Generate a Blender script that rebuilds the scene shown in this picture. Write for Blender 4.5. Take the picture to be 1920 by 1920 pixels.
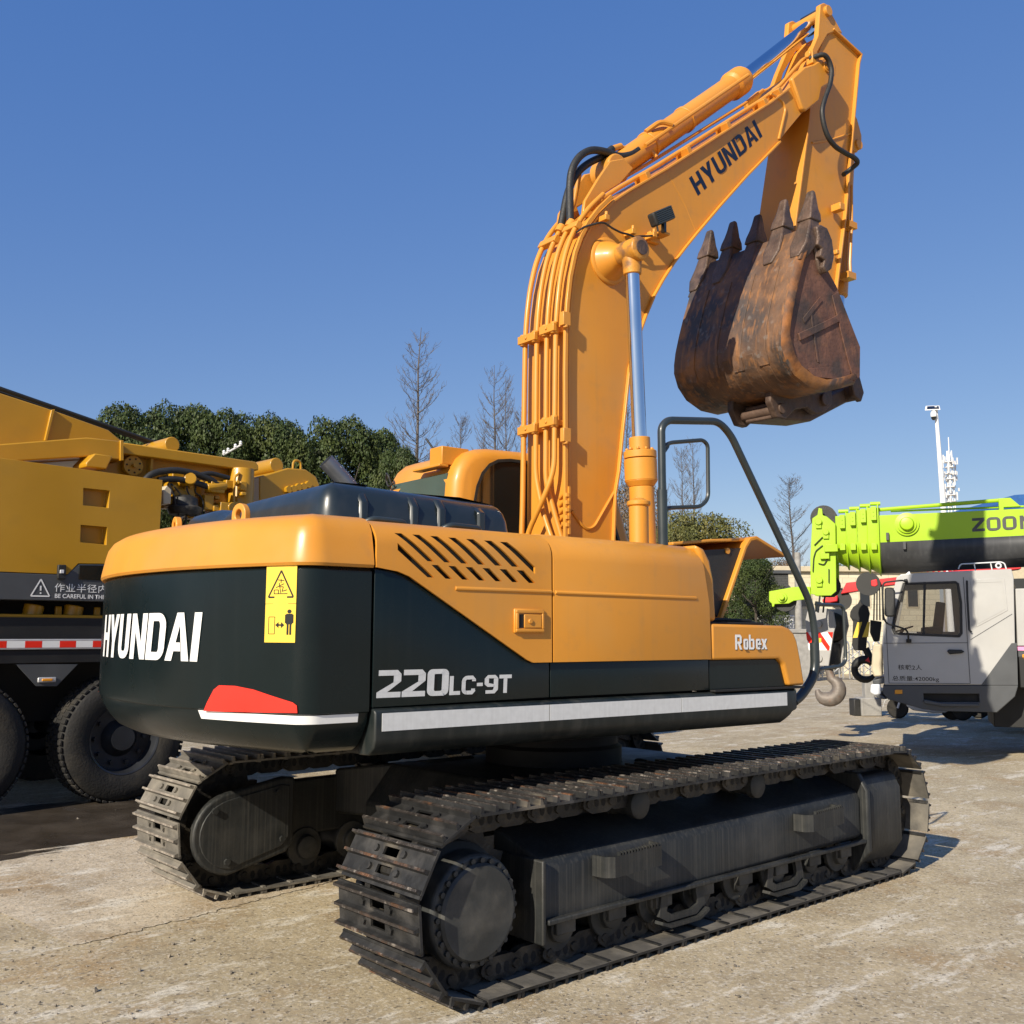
import bpy, bmesh, math, random
from mathutils import Vector, Matrix
R_ = math.radians
scene = bpy.context.scene
C = scene.collection
for o in list(bpy.data.objects): bpy.data.objects.remove(o, do_unlink=True)

# ---------------------------------------------------------------- camera
CAM = Vector((-4.849, -5.022, 1.629)); YAW, PIT, ROLL, FPX = 0.8443, 0.11932, 0.00418, 1889.85
cy_, sy_, cp_, sp_ = math.cos(YAW), math.sin(YAW), math.cos(PIT), math.sin(PIT)
FW = Vector((cy_*cp_, sy_*cp_, sp_)); RT0 = Vector((sy_, -cy_, 0)); UP0 = RT0.cross(FW)
RT = math.cos(ROLL)*RT0 + math.sin(ROLL)*UP0; UPV = -math.sin(ROLL)*RT0 + math.cos(ROLL)*UP0
cd = bpy.data.cameras.new('camera'); cam = bpy.data.objects.new('camera', cd); C.objects.link(cam)
cam.matrix_world = Matrix((( RT.x, UPV.x, -FW.x, CAM.x), (RT.y, UPV.y, -FW.y, CAM.y), (RT.z, UPV.z, -FW.z, CAM.z), (0, 0, 0, 1)))
cd.sensor_fit = 'HORIZONTAL'; cd.sensor_width = 36; cd.lens = FPX/1920*36; cd.clip_start = .1; cd.clip_end = 3000
scene.camera = cam

# ---------------------------------------------------------------- light
SUN_HEAD, SUN_EL = 14.5, 30.0                      # where the light travels to, and its height
w = bpy.data.worlds.new('World'); scene.world = w; w.use_nodes = True
nt = w.node_tree; bg = nt.nodes['Background']
sky = nt.nodes.new('ShaderNodeTexSky'); sky.sky_type = 'NISHITA'; sky.sun_disc = False
sky.sun_elevation = R_(SUN_EL); sky.sun_rotation = R_(90-(SUN_HEAD+180)); sky.air_density = 1.0; sky.dust_density = .3; sky.ozone_density = 4.5
bg.inputs[1].default_value = .085
tint = nt.nodes.new('ShaderNodeMix'); tint.data_type = 'RGBA'; tint.blend_type = 'MULTIPLY'; tint.inputs[0].default_value = 1; tint.inputs[7].default_value = (.853, .65, .42, 1)
lift = nt.nodes.new('ShaderNodeMix'); lift.data_type = 'RGBA'; lift.blend_type = 'ADD'; lift.inputs[0].default_value = 1; lift.inputs[7].default_value = (0, .60, 2.75, 1)   # clear winter air: bluer, flatter gradient
nt.links.new(sky.outputs[0], tint.inputs[6]); nt.links.new(tint.outputs[2], lift.inputs[6]); nt.links.new(lift.outputs[2], bg.inputs[0])
sd = bpy.data.lights.new('sun', 'SUN'); sd.energy = 4.6; sd.angle = R_(.5); sd.color = (1, .91, .76)
so = bpy.data.objects.new('sun', sd); C.objects.link(so)
ld = Vector((math.cos(R_(SUN_HEAD))*math.cos(R_(SUN_EL)), math.sin(R_(SUN_HEAD))*math.cos(R_(SUN_EL)), -math.sin(R_(SUN_EL))))
so.rotation_euler = ld.to_track_quat('-Z', 'Y').to_euler(); so.location = (-20, -10, 20)
scene.view_settings.view_transform = 'Standard'; scene.view_settings.look = 'None'
scene.view_settings.exposure = .55; scene.view_settings.gamma = 1

# ---------------------------------------------------------------- frames: turn a sight line into a point on a real plane
class Frame:
    def __init__(s, deg): s.t = R_(deg); s.X = Vector((math.cos(s.t), math.sin(s.t), 0)); s.Y = Vector((-math.sin(s.t), math.cos(s.t), 0))
    def y(s, px, py, y):
        d = (px-960)/FPX*RT-(py-960)/FPX*UPV+FW; t = (y-s.Y.dot(CAM))/s.Y.dot(d); q = CAM+d*t
        return (q.dot(s.X), q.z)
    def ys(s, pts, y, cr=None): return [s.y(*(cr(*p) if cr else p), y) for p in pts]
UF = Frame(-4); TF = Frame(0); LF = Frame(3); KF = Frame(-63)
def at(px, py, depth):
    return CAM+((px-960)/FPX*RT-(py-960)/FPX*UPV+FW)*depth
def gnd(px, py, z=0):
    d = (px-960)/FPX*RT-(py-960)/FPX*UPV+FW; return CAM+d*((z-CAM.z)/d.z)

# ---------------------------------------------------------------- materials
def lin(c): return tuple(v for v in c)+(1,) if len(c) == 3 else c
def mat(name, col, rough=.5, metal=0., var=.1, scale=5, bump=0., bscale=60, coat=0., dirt=None, streak=None, spec=.5, rvar=.1, vary=False):
    m = bpy.data.materials.new(name); m.use_nodes = True; N = m.node_tree.nodes; L = m.node_tree.links
    b = N['Principled BSDF']; b.inputs['Metallic'].default_value = metal; b.inputs['Coat Weight'].default_value = coat
    b.inputs['Coat Roughness'].default_value = .16; b.inputs['Specular IOR Level'].default_value = spec
    tc = N.new('ShaderNodeTexCoord')
    def noise(sc, det=4, mapping=None):
        n = N.new('ShaderNodeTexNoise'); n.inputs['Scale'].default_value = sc; n.inputs['Detail'].default_value = det
        if mapping:
            mp = N.new('ShaderNodeMapping'); mp.inputs['Scale'].default_value = mapping; L.new(tc.outputs['Object'], mp.inputs[0]); L.new(mp.outputs[0], n.inputs[0])
        else: L.new(tc.outputs['Object'], n.inputs[0])
        if vary:
            n.noise_dimensions = '4D'; oi = N.new('ShaderNodeObjectInfo'); mw = N.new('ShaderNodeMath'); mw.operation = 'MULTIPLY'; mw.inputs[1].default_value = 60; L.new(oi.outputs['Random'], mw.inputs[0]); L.new(mw.outputs[0], n.inputs['W'])
        return n
    def ramp(src, a, b_):
        r = N.new('ShaderNodeMapRange'); r.inputs[1].default_value = a; r.inputs[2].default_value = b_; L.new(src, r.inputs[0]); return r.outputs[0]
    def mix(f, a, b_):
        x = N.new('ShaderNodeMix'); x.data_type = 'RGBA'
        if hasattr(f, 'links'): L.new(f, x.inputs[0])
        else: x.inputs[0].default_value = f
        for s, i in ((a, 6), (b_, 7)):
            if hasattr(s, 'links'): L.new(s, x.inputs[i])
            else: x.inputs[i].default_value = lin(s)
        return x.outputs[2]
    n1 = noise(scale, 6)
    c = mix(ramp(n1.outputs[0], .3, .7), [v*(1-var) for v in col], [min(1, v*(1+var)) for v in col])
    rsock = ramp(n1.outputs[0], .3, .7)
    rr = N.new('ShaderNodeMapRange'); L.new(n1.outputs[0], rr.inputs[0]); rr.inputs[1].default_value = .3; rr.inputs[2].default_value = .7
    rr.inputs[3].default_value = max(.02, rough-rvar*.5); rr.inputs[4].default_value = min(1, rough+rvar); L.new(rr.outputs[0], b.inputs['Roughness'])
    if dirt:
        for (dc, am, dsc, lo, hi) in dirt:
            n2 = noise(dsc, 8); f = ramp(n2.outputs[0], lo, hi)
            mu = N.new('ShaderNodeMath'); mu.operation = 'MULTIPLY'; mu.inputs[1].default_value = am; L.new(f, mu.inputs[0]); c = mix(mu.outputs[0], c, dc)
    if streak:
        dc, am, sx, lo, hi = streak
        n3 = noise(1, 6, (sx, sx, .7)); f = ramp(n3.outputs[0], lo, hi)
        mu = N.new('ShaderNodeMath'); mu.operation = 'MULTIPLY'; mu.inputs[1].default_value = am; L.new(f, mu.inputs[0]); c = mix(mu.outputs[0], c, dc)
    L.new(c, b.inputs['Base Color'])
    if bump:
        n4 = noise(bscale, 6); bp = N.new('ShaderNodeBump'); bp.inputs['Strength'].default_value = bump; bp.inputs['Distance'].default_value = .02
        L.new(n4.outputs[0], bp.inputs['Height']); L.new(bp.outputs[0], b.inputs['Normal'])
    return m
M = {}
M['orange'] = mat('orange_paint', (.60, .248, .023), .44, var=.06, scale=1.3, bump=.06, bscale=6, coat=.12, dirt=[((.40, .20, .055), .4, 9, .58, .8), ((.50, .27, .075), .45, 1.7, .5, .75)], streak=((.42, .21, .055), .3, 17, .54, .8), rvar=.18)
M['dark'] = mat('dark_green_paint', (.0034, .0088, .0098), .26, var=.15, scale=2, bump=.05, bscale=5, coat=.12, dirt=[((.04, .04, .036), .12, 5, .6, .9)], streak=((.03, .034, .033), .12, 20, .55, .85), spec=.3)
M['skirt'] = mat('dark_skirt_paint', (.007, .0115, .012), .42, var=.2, scale=3, bump=.04, bscale=12, dirt=[((.08, .075, .065), .25, 6, .5, .85)], streak=((.09, .085, .075), .35, 22, .48, .82), spec=.4)
M['hood'] = mat('hood_paint', (.014, .021, .025), .33, var=.1, scale=2, coat=.3, dirt=[((.12, .12, .12), .2, 6, .5, .9)])
M['white'] = mat('white_vinyl', (.78, .78, .76), .4, var=.03, scale=8)
M['reflect'] = mat('reflective_strip', (.56, .57, .57), .35, var=.06, scale=30, streak=((.4, .4, .4), .3, 60, .45, .8))
M['red'] = mat('red_reflector', (.80, .028, .014), .3, var=.04, coat=.4)
M['black'] = mat('black_gap', (.006, .006, .006), .7)
M['navy'] = mat('navy_vinyl', (.008, .012, .028), .35)
M['yellow'] = mat('yellow_sticker', (.80, .55, .06), .4, var=.05)
M['steel'] = mat('track_steel', vary=True, col=(.020, .020, .020), rough=.5, metal=.2, var=.35, scale=9, bump=.25, bscale=30, dirt=[((.26, .22, .165), .75, 2.6, .58, .70), ((.09, .085, .08), .6, 7, .52, .7)])
M['steelpale'] = mat('dusty_track_steel', vary=True, col=(.13, .118, .098), rough=.65, var=.25, scale=9, bump=.25, bscale=30, dirt=[((.30, .265, .21), .7, 3.3, .48, .7), ((.05, .045, .04), .5, 12, .58, .75)])
M['dustplate'] = mat('dusty_shoe_inside', vary=True, col=(.085, .078, .066), rough=.7, var=.3, scale=8, bump=.25, bscale=30, dirt=[((.21, .185, .145), .8, 3, .48, .66), ((.03, .028, .026), .7, 5, .55, .7)])
M['grouserpale'] = mat('dusty_grouser', vary=True, col=(.22, .19, .155), rough=.6, var=.3, scale=20, bump=.4, bscale=60, dirt=[((.4, .36, .3), .6, 20, .5, .7)])
M['grouser'] = mat('grouser_worn_steel', vary=True, col=(.045, .038, .034), rough=.45, metal=.3, var=.4, scale=30, bump=.5, bscale=80, dirt=[((.20, .085, .035), .7, 7, .55, .68), ((.34, .30, .26), .75, 22, .58, .68)])
M['under'] = mat('undercarriage_paint', (.013, .0145, .0145), .55, var=.25, scale=6, bump=.1, bscale=30, dirt=[((.075, .07, .06), .45, 4, .48, .8)], streak=((.085, .08, .068), .4, 75, .47, .75))
M['drum'] = mat('dusty_drum_paint', (.028, .030, .029), .55, var=.2, scale=5, bump=.1, bscale=25, dirt=[((.13, .12, .1), .6, 7, .45, .75)])
M['grease'] = mat('greasy_steel', (.022, .02, .017), .5, metal=.2, var=.4, scale=12, bump=.3, bscale=40, dirt=[((.12, .10, .07), .7, 7, .5, .7)])
M['chrome'] = mat('chrome_rod', (.72, .76, .80), .1, metal=1, var=.03, rvar=.03)
M['rubber'] = mat('black_rubber', (.018, .018, .017), .55, var=.2, scale=20, bump=.15, bscale=90)
M['rail'] = mat('dark_rail_paint', (.022, .03, .032), .35, var=.15, scale=4, coat=.2)
M['glass'] = mat('dark_cab_glass', (.008, .011, .011), .04, var=.1, coat=.6, spec=.7)
M['glass2'] = mat('green_tinted_glass', (.05, .085, .08), .12, var=.15, scale=3, coat=.5)
M['rust'] = mat('rusty_bucket_steel', (.14, .076, .042), .6, metal=.1, var=.4, scale=5, bump=.5, bscale=14, dirt=[((.045, .042, .042), .9, 2.2, .46, .6), ((.34, .14, .032), .85, 2.4, .55, .66), ((.22, .21, .195), .55, 14, .6, .75)], streak=((.30, .135, .045), .7, 26, .53, .68))
M['rustedge'] = mat('orange_rust_edge', (.27, .105, .028), .65, metal=.1, var=.4, scale=8, bump=.4, bscale=18, dirt=[((.085, .055, .04), .9, 5, .42, .6)])
M['rustshade'] = mat('shade_darkened_rust', (.085, .052, .036), .6, metal=.1, var=.4, scale=8, bump=.4, bscale=22)  # rust colour darkened to stand in for shade under the bucket
M['wornorange'] = mat('worn_orange_paint', (.55, .24, .03), .45, var=.1, bump=.2, bscale=25, dirt=[((.16, .085, .045), .85, 9, .47, .6)])
M['rustplate'] = mat('rusty_side_plate', (.15, .07, .045), .7, metal=.1, var=.3, scale=7, bump=.4, bscale=22, dirt=[((.05, .04, .035), .8, 4, .5, .65), ((.28, .13, .06), .5, 9, .6, .75)])
M['tooth'] = mat('worn_tooth_steel', vary=True, col=(.105, .067, .048), rough=.5, metal=.15, var=.4, scale=14, bump=.5, bscale=40, dirt=[((.03, .025, .022), .8, 7, .5, .65)])
M['ycrane'] = mat('crane_yellow_paint', (.44, .225, .008), .38, var=.07, scale=1.6, bump=.05, bscale=5, coat=.2, dirt=[((.30, .17, .02), .5, 3, .55, .85)])
M['cgrey'] = mat('crane_grey_paint', (.062, .066, .07), .45, var=.12, scale=3)
M['cblack'] = mat('chassis_black', (.008, .008, .008), .6, var=.3)
M['alu'] = mat('aluminium_strip', (.55, .55, .55), .4, metal=.5, var=.1, scale=12)
M['tyre'] = mat('dusty_tyre', (.011, .010, .0085), .75, var=.3, scale=8, bump=.25, bscale=50, dirt=[((.07, .058, .04), .5, 5, .5, .75)])
M['rim'] = mat('wheel_rim', (.035, .038, .045), .35, metal=.5, var=.2)
M['amber'] = mat('amber_lens', (.75, .30, .02), .3)
M['lime'] = mat('lime_paint', (.34, .545, .010), .4, var=.05, scale=2, dirt=[((.3, .5, .05), .3, 6, .55, .85)])
M['boomgrey'] = mat('boom_grey_paint', (.05, .051, .053), .5, var=.15, scale=3, streak=((.11, .11, .11), .4, 20, .5, .8))
M['silver'] = mat('silver_cab_paint', (.40, .395, .375), .35, var=.05, scale=3, coat=.3, dirt=[((.42, .40, .36), .4, 4, .55, .85)])
M['beige'] = mat('beige_paint', (.50, .43, .30), .4, var=.08)
M['hookgrey'] = mat('hook_block_grey', (.36, .35, .33), .55, var=.08, scale=5)
M['hookiron'] = mat('worn_hook_iron', (.17, .145, .125), .55, metal=.2, var=.25, scale=10, bump=.2, bscale=40, dirt=[((.22, .1, .05), .5, 9, .55, .75)])
M['redpaint'] = mat('red_crane_paint', (.62, .025, .03), .4, var=.1)
M['pole'] = mat('galvanised_pole', (.62, .62, .62), .5, var=.05)
M['concrete'] = mat('old_concrete', (.28, .27, .25), .85, var=.2, scale=6, bump=.3, bscale=30)
M['steelgate'] = mat('bright_gate_steel', (.55, .55, .54), .25, metal=.8, var=.15)
M['bark'] = mat('grey_bark', (.15, .12, .095), .9, var=.3, scale=6)
M['barkdark'] = mat('dark_bark', (.055, .045, .035), .9, var=.3, scale=6)
M['twig'] = mat('bare_twig', (.10, .086, .076), .9, var=.2)
def leafmat(name, c1, var):
    m = mat(name, c1, .55, var=var, scale=1.3, spec=.25, dirt=[((c1[0]*2.0, c1[1]*1.6, c1[2]*1.4), .7, .7, .48, .64)])
    return m
M['leaf'] = leafmat('evergreen_leaf', (.034, .052, .013), .5)
M['leafo'] = leafmat('olive_leaf', (.095, .10, .03), .4)
M['leafb'] = leafmat('dry_brown_leaf', (.12, .09, .055), .35)

def brickmat(name, c1, c2, mortar, sx, sz):
    m = mat(name, c1, .8, var=.1); N = m.node_tree.nodes; L = m.node_tree.links; b = N['Principled BSDF']
    br = N.new('ShaderNodeTexBrick'); br.inputs['Color1'].default_value = lin(c1); br.inputs['Color2'].default_value = lin(c2); br.inputs['Mortar'].default_value = lin(mortar)
    br.inputs['Scale'].default_value = 1; br.inputs['Brick Width'].default_value = sx; br.inputs['Row Height'].default_value = sz; br.inputs['Mortar Size'].default_value = .012
    mp = N.new('ShaderNodeMapping'); mp.inputs['Rotation'].default_value = (R_(90), 0, 0); tc = N.new('ShaderNodeTexCoord')
    L.new(tc.outputs['Object'], mp.inputs[0]); L.new(mp.outputs[0], br.inputs[0]); L.new(br.outputs[0], b.inputs['Base Color']); return m
M['creambrick'] = brickmat('cream_brick', (.62, .57, .42), (.56, .50, .36), (.42, .38, .28), .55, .22)
M['darktile'] = brickmat('dark_tile', (.055, .058, .055), (.065, .065, .062), (.035, .035, .035), .32, .1)

# ---------------------------------------------------------------- geometry helpers
class G:
    def __init__(s): s.bm = bmesh.new(); s.mi = 0
    def f(s, vs):
        try: fc = s.bm.faces.new(vs); fc.material_index = s.mi; return fc
        except ValueError: return None
    def v(s, *p): return s.bm.verts.new(p if len(p) == 3 else p[0])
    def box(s, c, d, m=None):
        x, y, z = (k/2 for k in d); P = [Vector((i*x, j*y, k*z)) for i in (-1, 1) for j in (-1, 1) for k in (-1, 1)]
        if m: P = [m @ p for p in P]
        V = [s.v(p+Vector(c)) for p in P]
        for q in ((0, 1, 3, 2), (4, 6, 7, 5), (0, 4, 5, 1), (2, 3, 7, 6), (0, 2, 6, 4), (1, 5, 7, 3)): s.f([V[i] for i in q])
        return s
    def b2(s, a, b): return s.box([(p+q)/2 for p, q in zip(a, b)], [abs(p-q) for p, q in zip(a, b)])
    def prism(s, pts, lo, hi, ax='y'):
        def mk(p, h): return {'y': (p[0], h, p[1]), 'x': (h, p[0], p[1]), 'z': (p[0], p[1], h)}[ax]
        A = [s.v(mk(p, lo)) for p in pts]; B = [s.v(mk(p, hi)) for p in pts]; n = len(pts)
        s.f(A); s.f(B[::-1])
        for i in range(n): s.f([A[i], B[i], B[(i+1) % n], A[(i+1) % n]])
        return s
    def ribbon(s, pts, y0, y1, th, side=1):
        """strip of thickness th along an XZ polyline (grows to its side)"""
        q = [Vector(p) for p in pts]; off = []
        for i, p in enumerate(q):
            a = (q[i]-q[i-1]).normalized() if i else (q[1]-q[0]).normalized(); b = (q[i+1]-q[i]).normalized() if i < len(q)-1 else a
            n = Vector((-(a.y+b.y), a.x+b.x)).normalized(); k = max(.5, n.dot(Vector((-a.y, a.x)))); off.append(p+n*(th*side/k))
        rows = [[s.v(p.x, y, p.y) for p in L] for L in (q, off) for y in (y0, y1)]
        a0, a1, b0, b1 = rows
        for i in range(len(q)-1):
            for A, B in ((a0, a1), (a1, b1), (b1, b0), (b0, a0)): s.f([A[i], B[i], B[i+1], A[i+1]])
        for i in (0, -1): s.f([a0[i], a1[i], b1[i], b0[i]])
        return s
    def cyl(s, p0, p1, r0, r1=None, n=20, cap=True):
        p0, p1 = Vector(p0), Vector(p1); r1 = r0 if r1 is None else r1; d = (p1-p0).normalized()
        u = d.orthogonal().normalized(); w_ = d.cross(u)
        A, B = ([s.v(p+(u*math.cos(2*math.pi*i/n)+w_*math.sin(2*math.pi*i/n))*r) for i in range(n)] for p, r in ((p0, r0), (p1, r1)))
        for i in range(n): s.f([A[i], A[(i+1) % n], B[(i+1) % n], B[i]])
        if cap: s.f(A[::-1]); s.f(B)
        return s
    def lathe(s, prof, p0, axis, n=32, cap=True):
        p0 = Vector(p0); d = Vector(axis).normalized(); u = d.orthogonal().normalized(); w_ = d.cross(u)
        rows = [[s.v(p0+d*t+(u*math.cos(2*math.pi*i/n)+w_*math.sin(2*math.pi*i/n))*r) for i in range(n)] for r, t in prof]
        for A, B in zip(rows, rows[1:]):
            for i in range(n): s.f([A[i], A[(i+1) % n], B[(i+1) % n], B[i]])
        if cap: s.f(rows[0][::-1]); s.f(rows[-1])
        return s
    def tube(s, pts, r, n=10, round_=0, sub=4):
        P = [Vector(p) for p in pts]
        if round_:
            Q = [P[0]]
            for i in range(1, len(P)-1):
                a, b = P[i-1]-P[i], P[i+1]-P[i]; t = min(round_, a.length*.48, b.length*.48); A = P[i]+a.normalized()*t; B = P[i]+b.normalized()*t
                for k in range(sub+1): u = k/sub; Q.append((1-u)**2*A+2*u*(1-u)*P[i]+u*u*B)
            Q.append(P[-1]); P = Q
        rows = []; u = (P[1]-P[0]).orthogonal().normalized()
        for i, p in enumerate(P):
            d = (P[min(i+1, len(P)-1)]-P[max(i-1, 0)]).normalized(); u = (u-d*u.dot(d)).normalized(); w_ = d.cross(u)
            rr = r[i] if isinstance(r, (list, tuple)) else r
            rows.append([s.v(p+(u*math.cos(2*math.pi*k/n)+w_*math.sin(2*math.pi*k/n))*rr) for k in range(n)])
        for A, B in zip(rows, rows[1:]):
            for k in range(n): s.f([A[k], A[(k+1) % n], B[(k+1) % n], B[k]])
        s.f(rows[0][::-1]); s.f(rows[-1]); return s
    def loft(s, rows, cap=True):
        V = [[s.v(p) for p in r] for r in rows]
        for A, B in zip(V, V[1:]):
            n = len(A)
            for i in range(n): s.f([A[i], A[(i+1) % n], B[(i+1) % n], B[i]])
        if cap: s.f(V[0][::-1]); s.f(V[-1])
        return s
    def grid(s, rows):
        V = [[s.v(p) for p in r] for r in rows]
        for A, B in zip(V, V[1:]):
            for i in range(len(A)-1): s.f([A[i], A[i+1], B[i+1], B[i]])
        return s
    def build(s, name, mats, parent=None, bevel=0, seg=2, smooth=40, rot=0., fix=True):
        bm = s.bm
        if fix: bmesh.ops.recalc_face_normals(bm, faces=bm.faces)
        me = bpy.data.meshes.new(name); bm.to_mesh(me); bm.free()
        for k in (mats if isinstance(mats, (list, tuple)) else [mats]): me.materials.append(M[k])
        o = bpy.data.objects.new(name, me); C.objects.link(o)
        if smooth: me.shade_smooth(); me.set_sharp_from_angle(angle=R_(smooth))
        if bevel:
            b = o.modifiers.new('bevel', 'BEVEL'); b.width = bevel; b.segments = seg; b.limit_method = 'ANGLE'; b.angle_limit = R_(35); b.harden_normals = False
        o.rotation_euler = (0, 0, R_(rot))
        if parent: o.parent = parent
        return o
def cut(o, cutter_g):
    c = cutter_g.build('cutter', 'black', smooth=0); c.rotation_euler = o.rotation_euler; c.parent = o.parent; c.location = o.location
    md = o.modifiers.new('cut', 'BOOLEAN'); md.operation = 'DIFFERENCE'; md.object = c; md.solver = 'EXACT'
    bpy.context.view_layer.update(); dg = bpy.context.evaluated_depsgraph_get()
    me = bpy.data.meshes.new_from_object(o.evaluated_get(dg)); old = o.data; o.modifiers.clear(); o.data = me; me.set_sharp_from_angle(angle=R_(35))
    bpy.data.objects.remove(c, do_unlink=True)
def thing(name, label, cat, loc=(0, 0, 0), rot=0., group=None):
    o = bpy.data.objects.new(name, None); o.empty_display_size = .3; C.objects.link(o); o.location = loc; o.rotation_euler = (0, 0, R_(rot))
    return tag(o, label, cat, group)
def view(p, deg=-4.):
    q = Matrix.Rotation(R_(deg), 3, 'Z') @ Vector(p)-CAM; z = q.dot(FW); return 960+FPX*q.dot(RT)/z, 960-FPX*q.dot(UPV)/z
def tag(o, label, cat, group=None):
    o['label'] = label; o['category'] = cat
    if group: o['group'] = group
    return o
def struct(o, kind='structure'): o['kind'] = kind; return o
def dup(o, parent=None):
    c = o.copy(); C.objects.link(c); c.parent = parent
    for ch in [x for x in bpy.data.objects if x.parent == o]: dup(ch, c)
    return c
def inset(pts, d):
    """offset a closed 2D outline inwards (counter-clockwise outline)"""
    n = len(pts); out = []
    for i in range(n):
        a = (Vector(pts[i])-Vector(pts[i-1])); b = (Vector(pts[(i+1) % n])-Vector(pts[i])); a.normalize(); b.normalize()
        nn = Vector((-(a.y+b.y), a.x+b.x)); nn.normalize(); k = max(.35, nn.dot(Vector((-a.y, a.x)))); q = Vector(pts[i])+nn*d/k; out.append((q.x, q.y))
    return out

# ---------------------------------------------------------------- lettering (flat polygons, thin real vinyl)
W = .23
def _strip(pl, w): return ('s', pl, w)
def arc(cx, cy, rx, ry, a0, a1, n=8): return [(cx+rx*math.cos(R_(a0+(a1-a0)*i/n)), cy+ry*math.sin(R_(a0+(a1-a0)*i/n))) for i in range(n+1)]
def ring(outer, inner):
    n = len(outer); return [[outer[i], outer[i+1], inner[i+1], inner[i]] for i in range(n-1)]
def Dshape(wd, k):
    o = [(k, 0), (wd-.28, 0)]+arc(wd-.28, .28, .28, .28, -90, 0, 5)+arc(wd-.28, .72, .28, .28, 0, 90, 5)+[(k, 1)]
    i = [(k, .17), (wd-.28, .17)]+arc(wd-.28, .28, .28-k, .11, -90, 0, 5)+arc(wd-.28, .72, .28-k, .11, 0, 90, 5)+[(k, .83)]
    return [[(0, 0), (k, 0), (k, 1), (0, 1)]]+ring(o, i)
def Oshape(wd, k, r=.2, t=.18):
    c = lambda rr, d: arc(wd-d-rr, d*t/k+rr if 0 else (t if d else 0)+rr, rr, rr, -90, 0, 4)+arc(wd-d-rr, 1-(t if d else 0)-rr, rr, rr, 0, 90, 4)+arc(d+rr, 1-(t if d else 0)-rr, rr, rr, 90, 180, 4)+arc(d+rr, (t if d else 0)+rr, rr, rr, 180, 270, 4)
    o = c(r, 0); i = c(.05, k); o.append(o[0]); i.append(i[0]); return ring(o, i)
def glyph(ch):
    k = .22
    if ch == 'H': return .72, [[(0, 0), (k, 0), (k, 1), (0, 1)], [(.5, 0), (.72, 0), (.72, 1), (.5, 1)], [(k, .4), (.5, .4), (.5, .58), (k, .58)]]
    if ch == 'Y': return .74, [[(0, 1), (.26, .36), (.48, .36), (.24, 1)], [(.74, 1), (.5, 1), (.37, .65), (.48, .36)], [(.26, 0), (.48, 0), (.48, .36), (.26, .36)]]
    if ch == 'U':
        o = [(0, 1)]+arc(.3, .28, .3, .28, 180, 270, 5)+arc(.42, .28, .3, .28, 270, 360, 5)+[(.72, 1)]
        i = [(k, 1)]+arc(.3, .28, .08, .11, 180, 270, 5)+arc(.42, .28, .08, .11, 270, 360, 5)+[(.5, 1)]; return .72, ring(o, i)
    if ch == 'N': return .74, [[(0, 0), (k, 0), (k, .62), (k, 1), (0, 1)], [(.52, 0), (.74, 0), (.74, 1), (.52, 1), (.52, .38)], [(k, 1), (k, .62), (.52, 0), (.52, .38)]]
    if ch == 'D': return .74, Dshape(.74, k)
    if ch == 'A': return .80, [[(0, 0), (.23, 0), (.42, .76), (.29, 1)], [(.8, 0), (.57, 0), (.42, .76), (.29, 1), (.51, 1)], [(.285, .2), (.515, .2), (.475, .38), (.325, .38)]]
    if ch == 'I': return .22, [[(0, 0), (k, 0), (k, 1), (0, 1)]]
    if ch == 'L': return .6, [[(0, 0), (k, 0), (k, 1), (0, 1)], [(k, 0), (.6, 0), (.6, .2), (k, .2)]]
    if ch == 'T': return .74, [[(.26, 0), (.48, 0), (.48, .8), (.26, .8)], [(0, .8), (.74, .8), (.74, 1), (0, 1)]]
    if ch == '-': return .42, [[(.04, .42), (.38, .42), (.38, .6), (.04, .6)]]
    if ch == '0': return .86, Oshape(.86, .27)
    if ch == 'O': return .92, Oshape(.92, .24, .3)
    if ch == 'C':
        return .78, ring([(.78, .3)]+[(.78, .2)]+arc(.3, .3, .3, .3, 270, 180, 5)+arc(.3, .7, .3, .3, 180, 90, 5)+[(.78, .8), (.78, .7)], [(.56, .3)]+[(.56, .2)]+arc(.3, .3, .08, .1, 270, 180, 5)+arc(.3, .7, .08, .1, 180, 90, 5)+[(.56, .8), (.56, .7)])+[[(.3, 0), (.6, 0), (.78, .2), (.56, .2), (.3, .2)], [(.3, 1), (.3, .8), (.56, .8), (.78, .8), (.6, 1)]]
    if ch == '2': return .88, [[(0, 0), (.88, 0), (.88, .2), (.38, .2), (0, .2)], [(0, .2), (.38, .2), (.88, .58), (.60, .58), (.60, .55)], [(.6, .55), (.88, .58), (.88, .85), (.6, .78)], [(.6, .78), (.88, .85), (.74, 1), (.04, 1), (.04, .8), (.6, .8)]]
    if ch == '9': return .8, [[(.54, .30), (.8, .22), (.8, .82), (.54, .82)], [(.0, .5), (.25, .56), (.25, .82), (0, .82)], [(0, .82), (.25, .82), (.54, .82), (.8, .82), (.62, 1), (.18, 1)], [(0, .5), (.18, .36), (.54, .36), (.54, .5), (.25, .56)], [(.06, 0), (.6, 0), (.8, .22), (.54, .3), (.48, .18), (.06, .18)]]
    if ch == 'Z': return .84, [[(0, 0), (.84, 0), (.84, .2), (.3, .2), (0, .2)], [(.02, .8), (.84, .8), (.84, 1), (.02, 1)], [(0, .2), (.3, .2), (.84, .8), (.54, .8)]]
    if ch == 'M': return .98, [[(0, 0), (k, 0), (k, 1), (0, 1)], [(.76, 0), (.98, 0), (.98, 1), (.76, 1)], [(k, 1), (k, .62), (.49, .1), (.49, .5)], [(.76, 1), (.76, .62), (.49, .1), (.49, .5)]]
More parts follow.
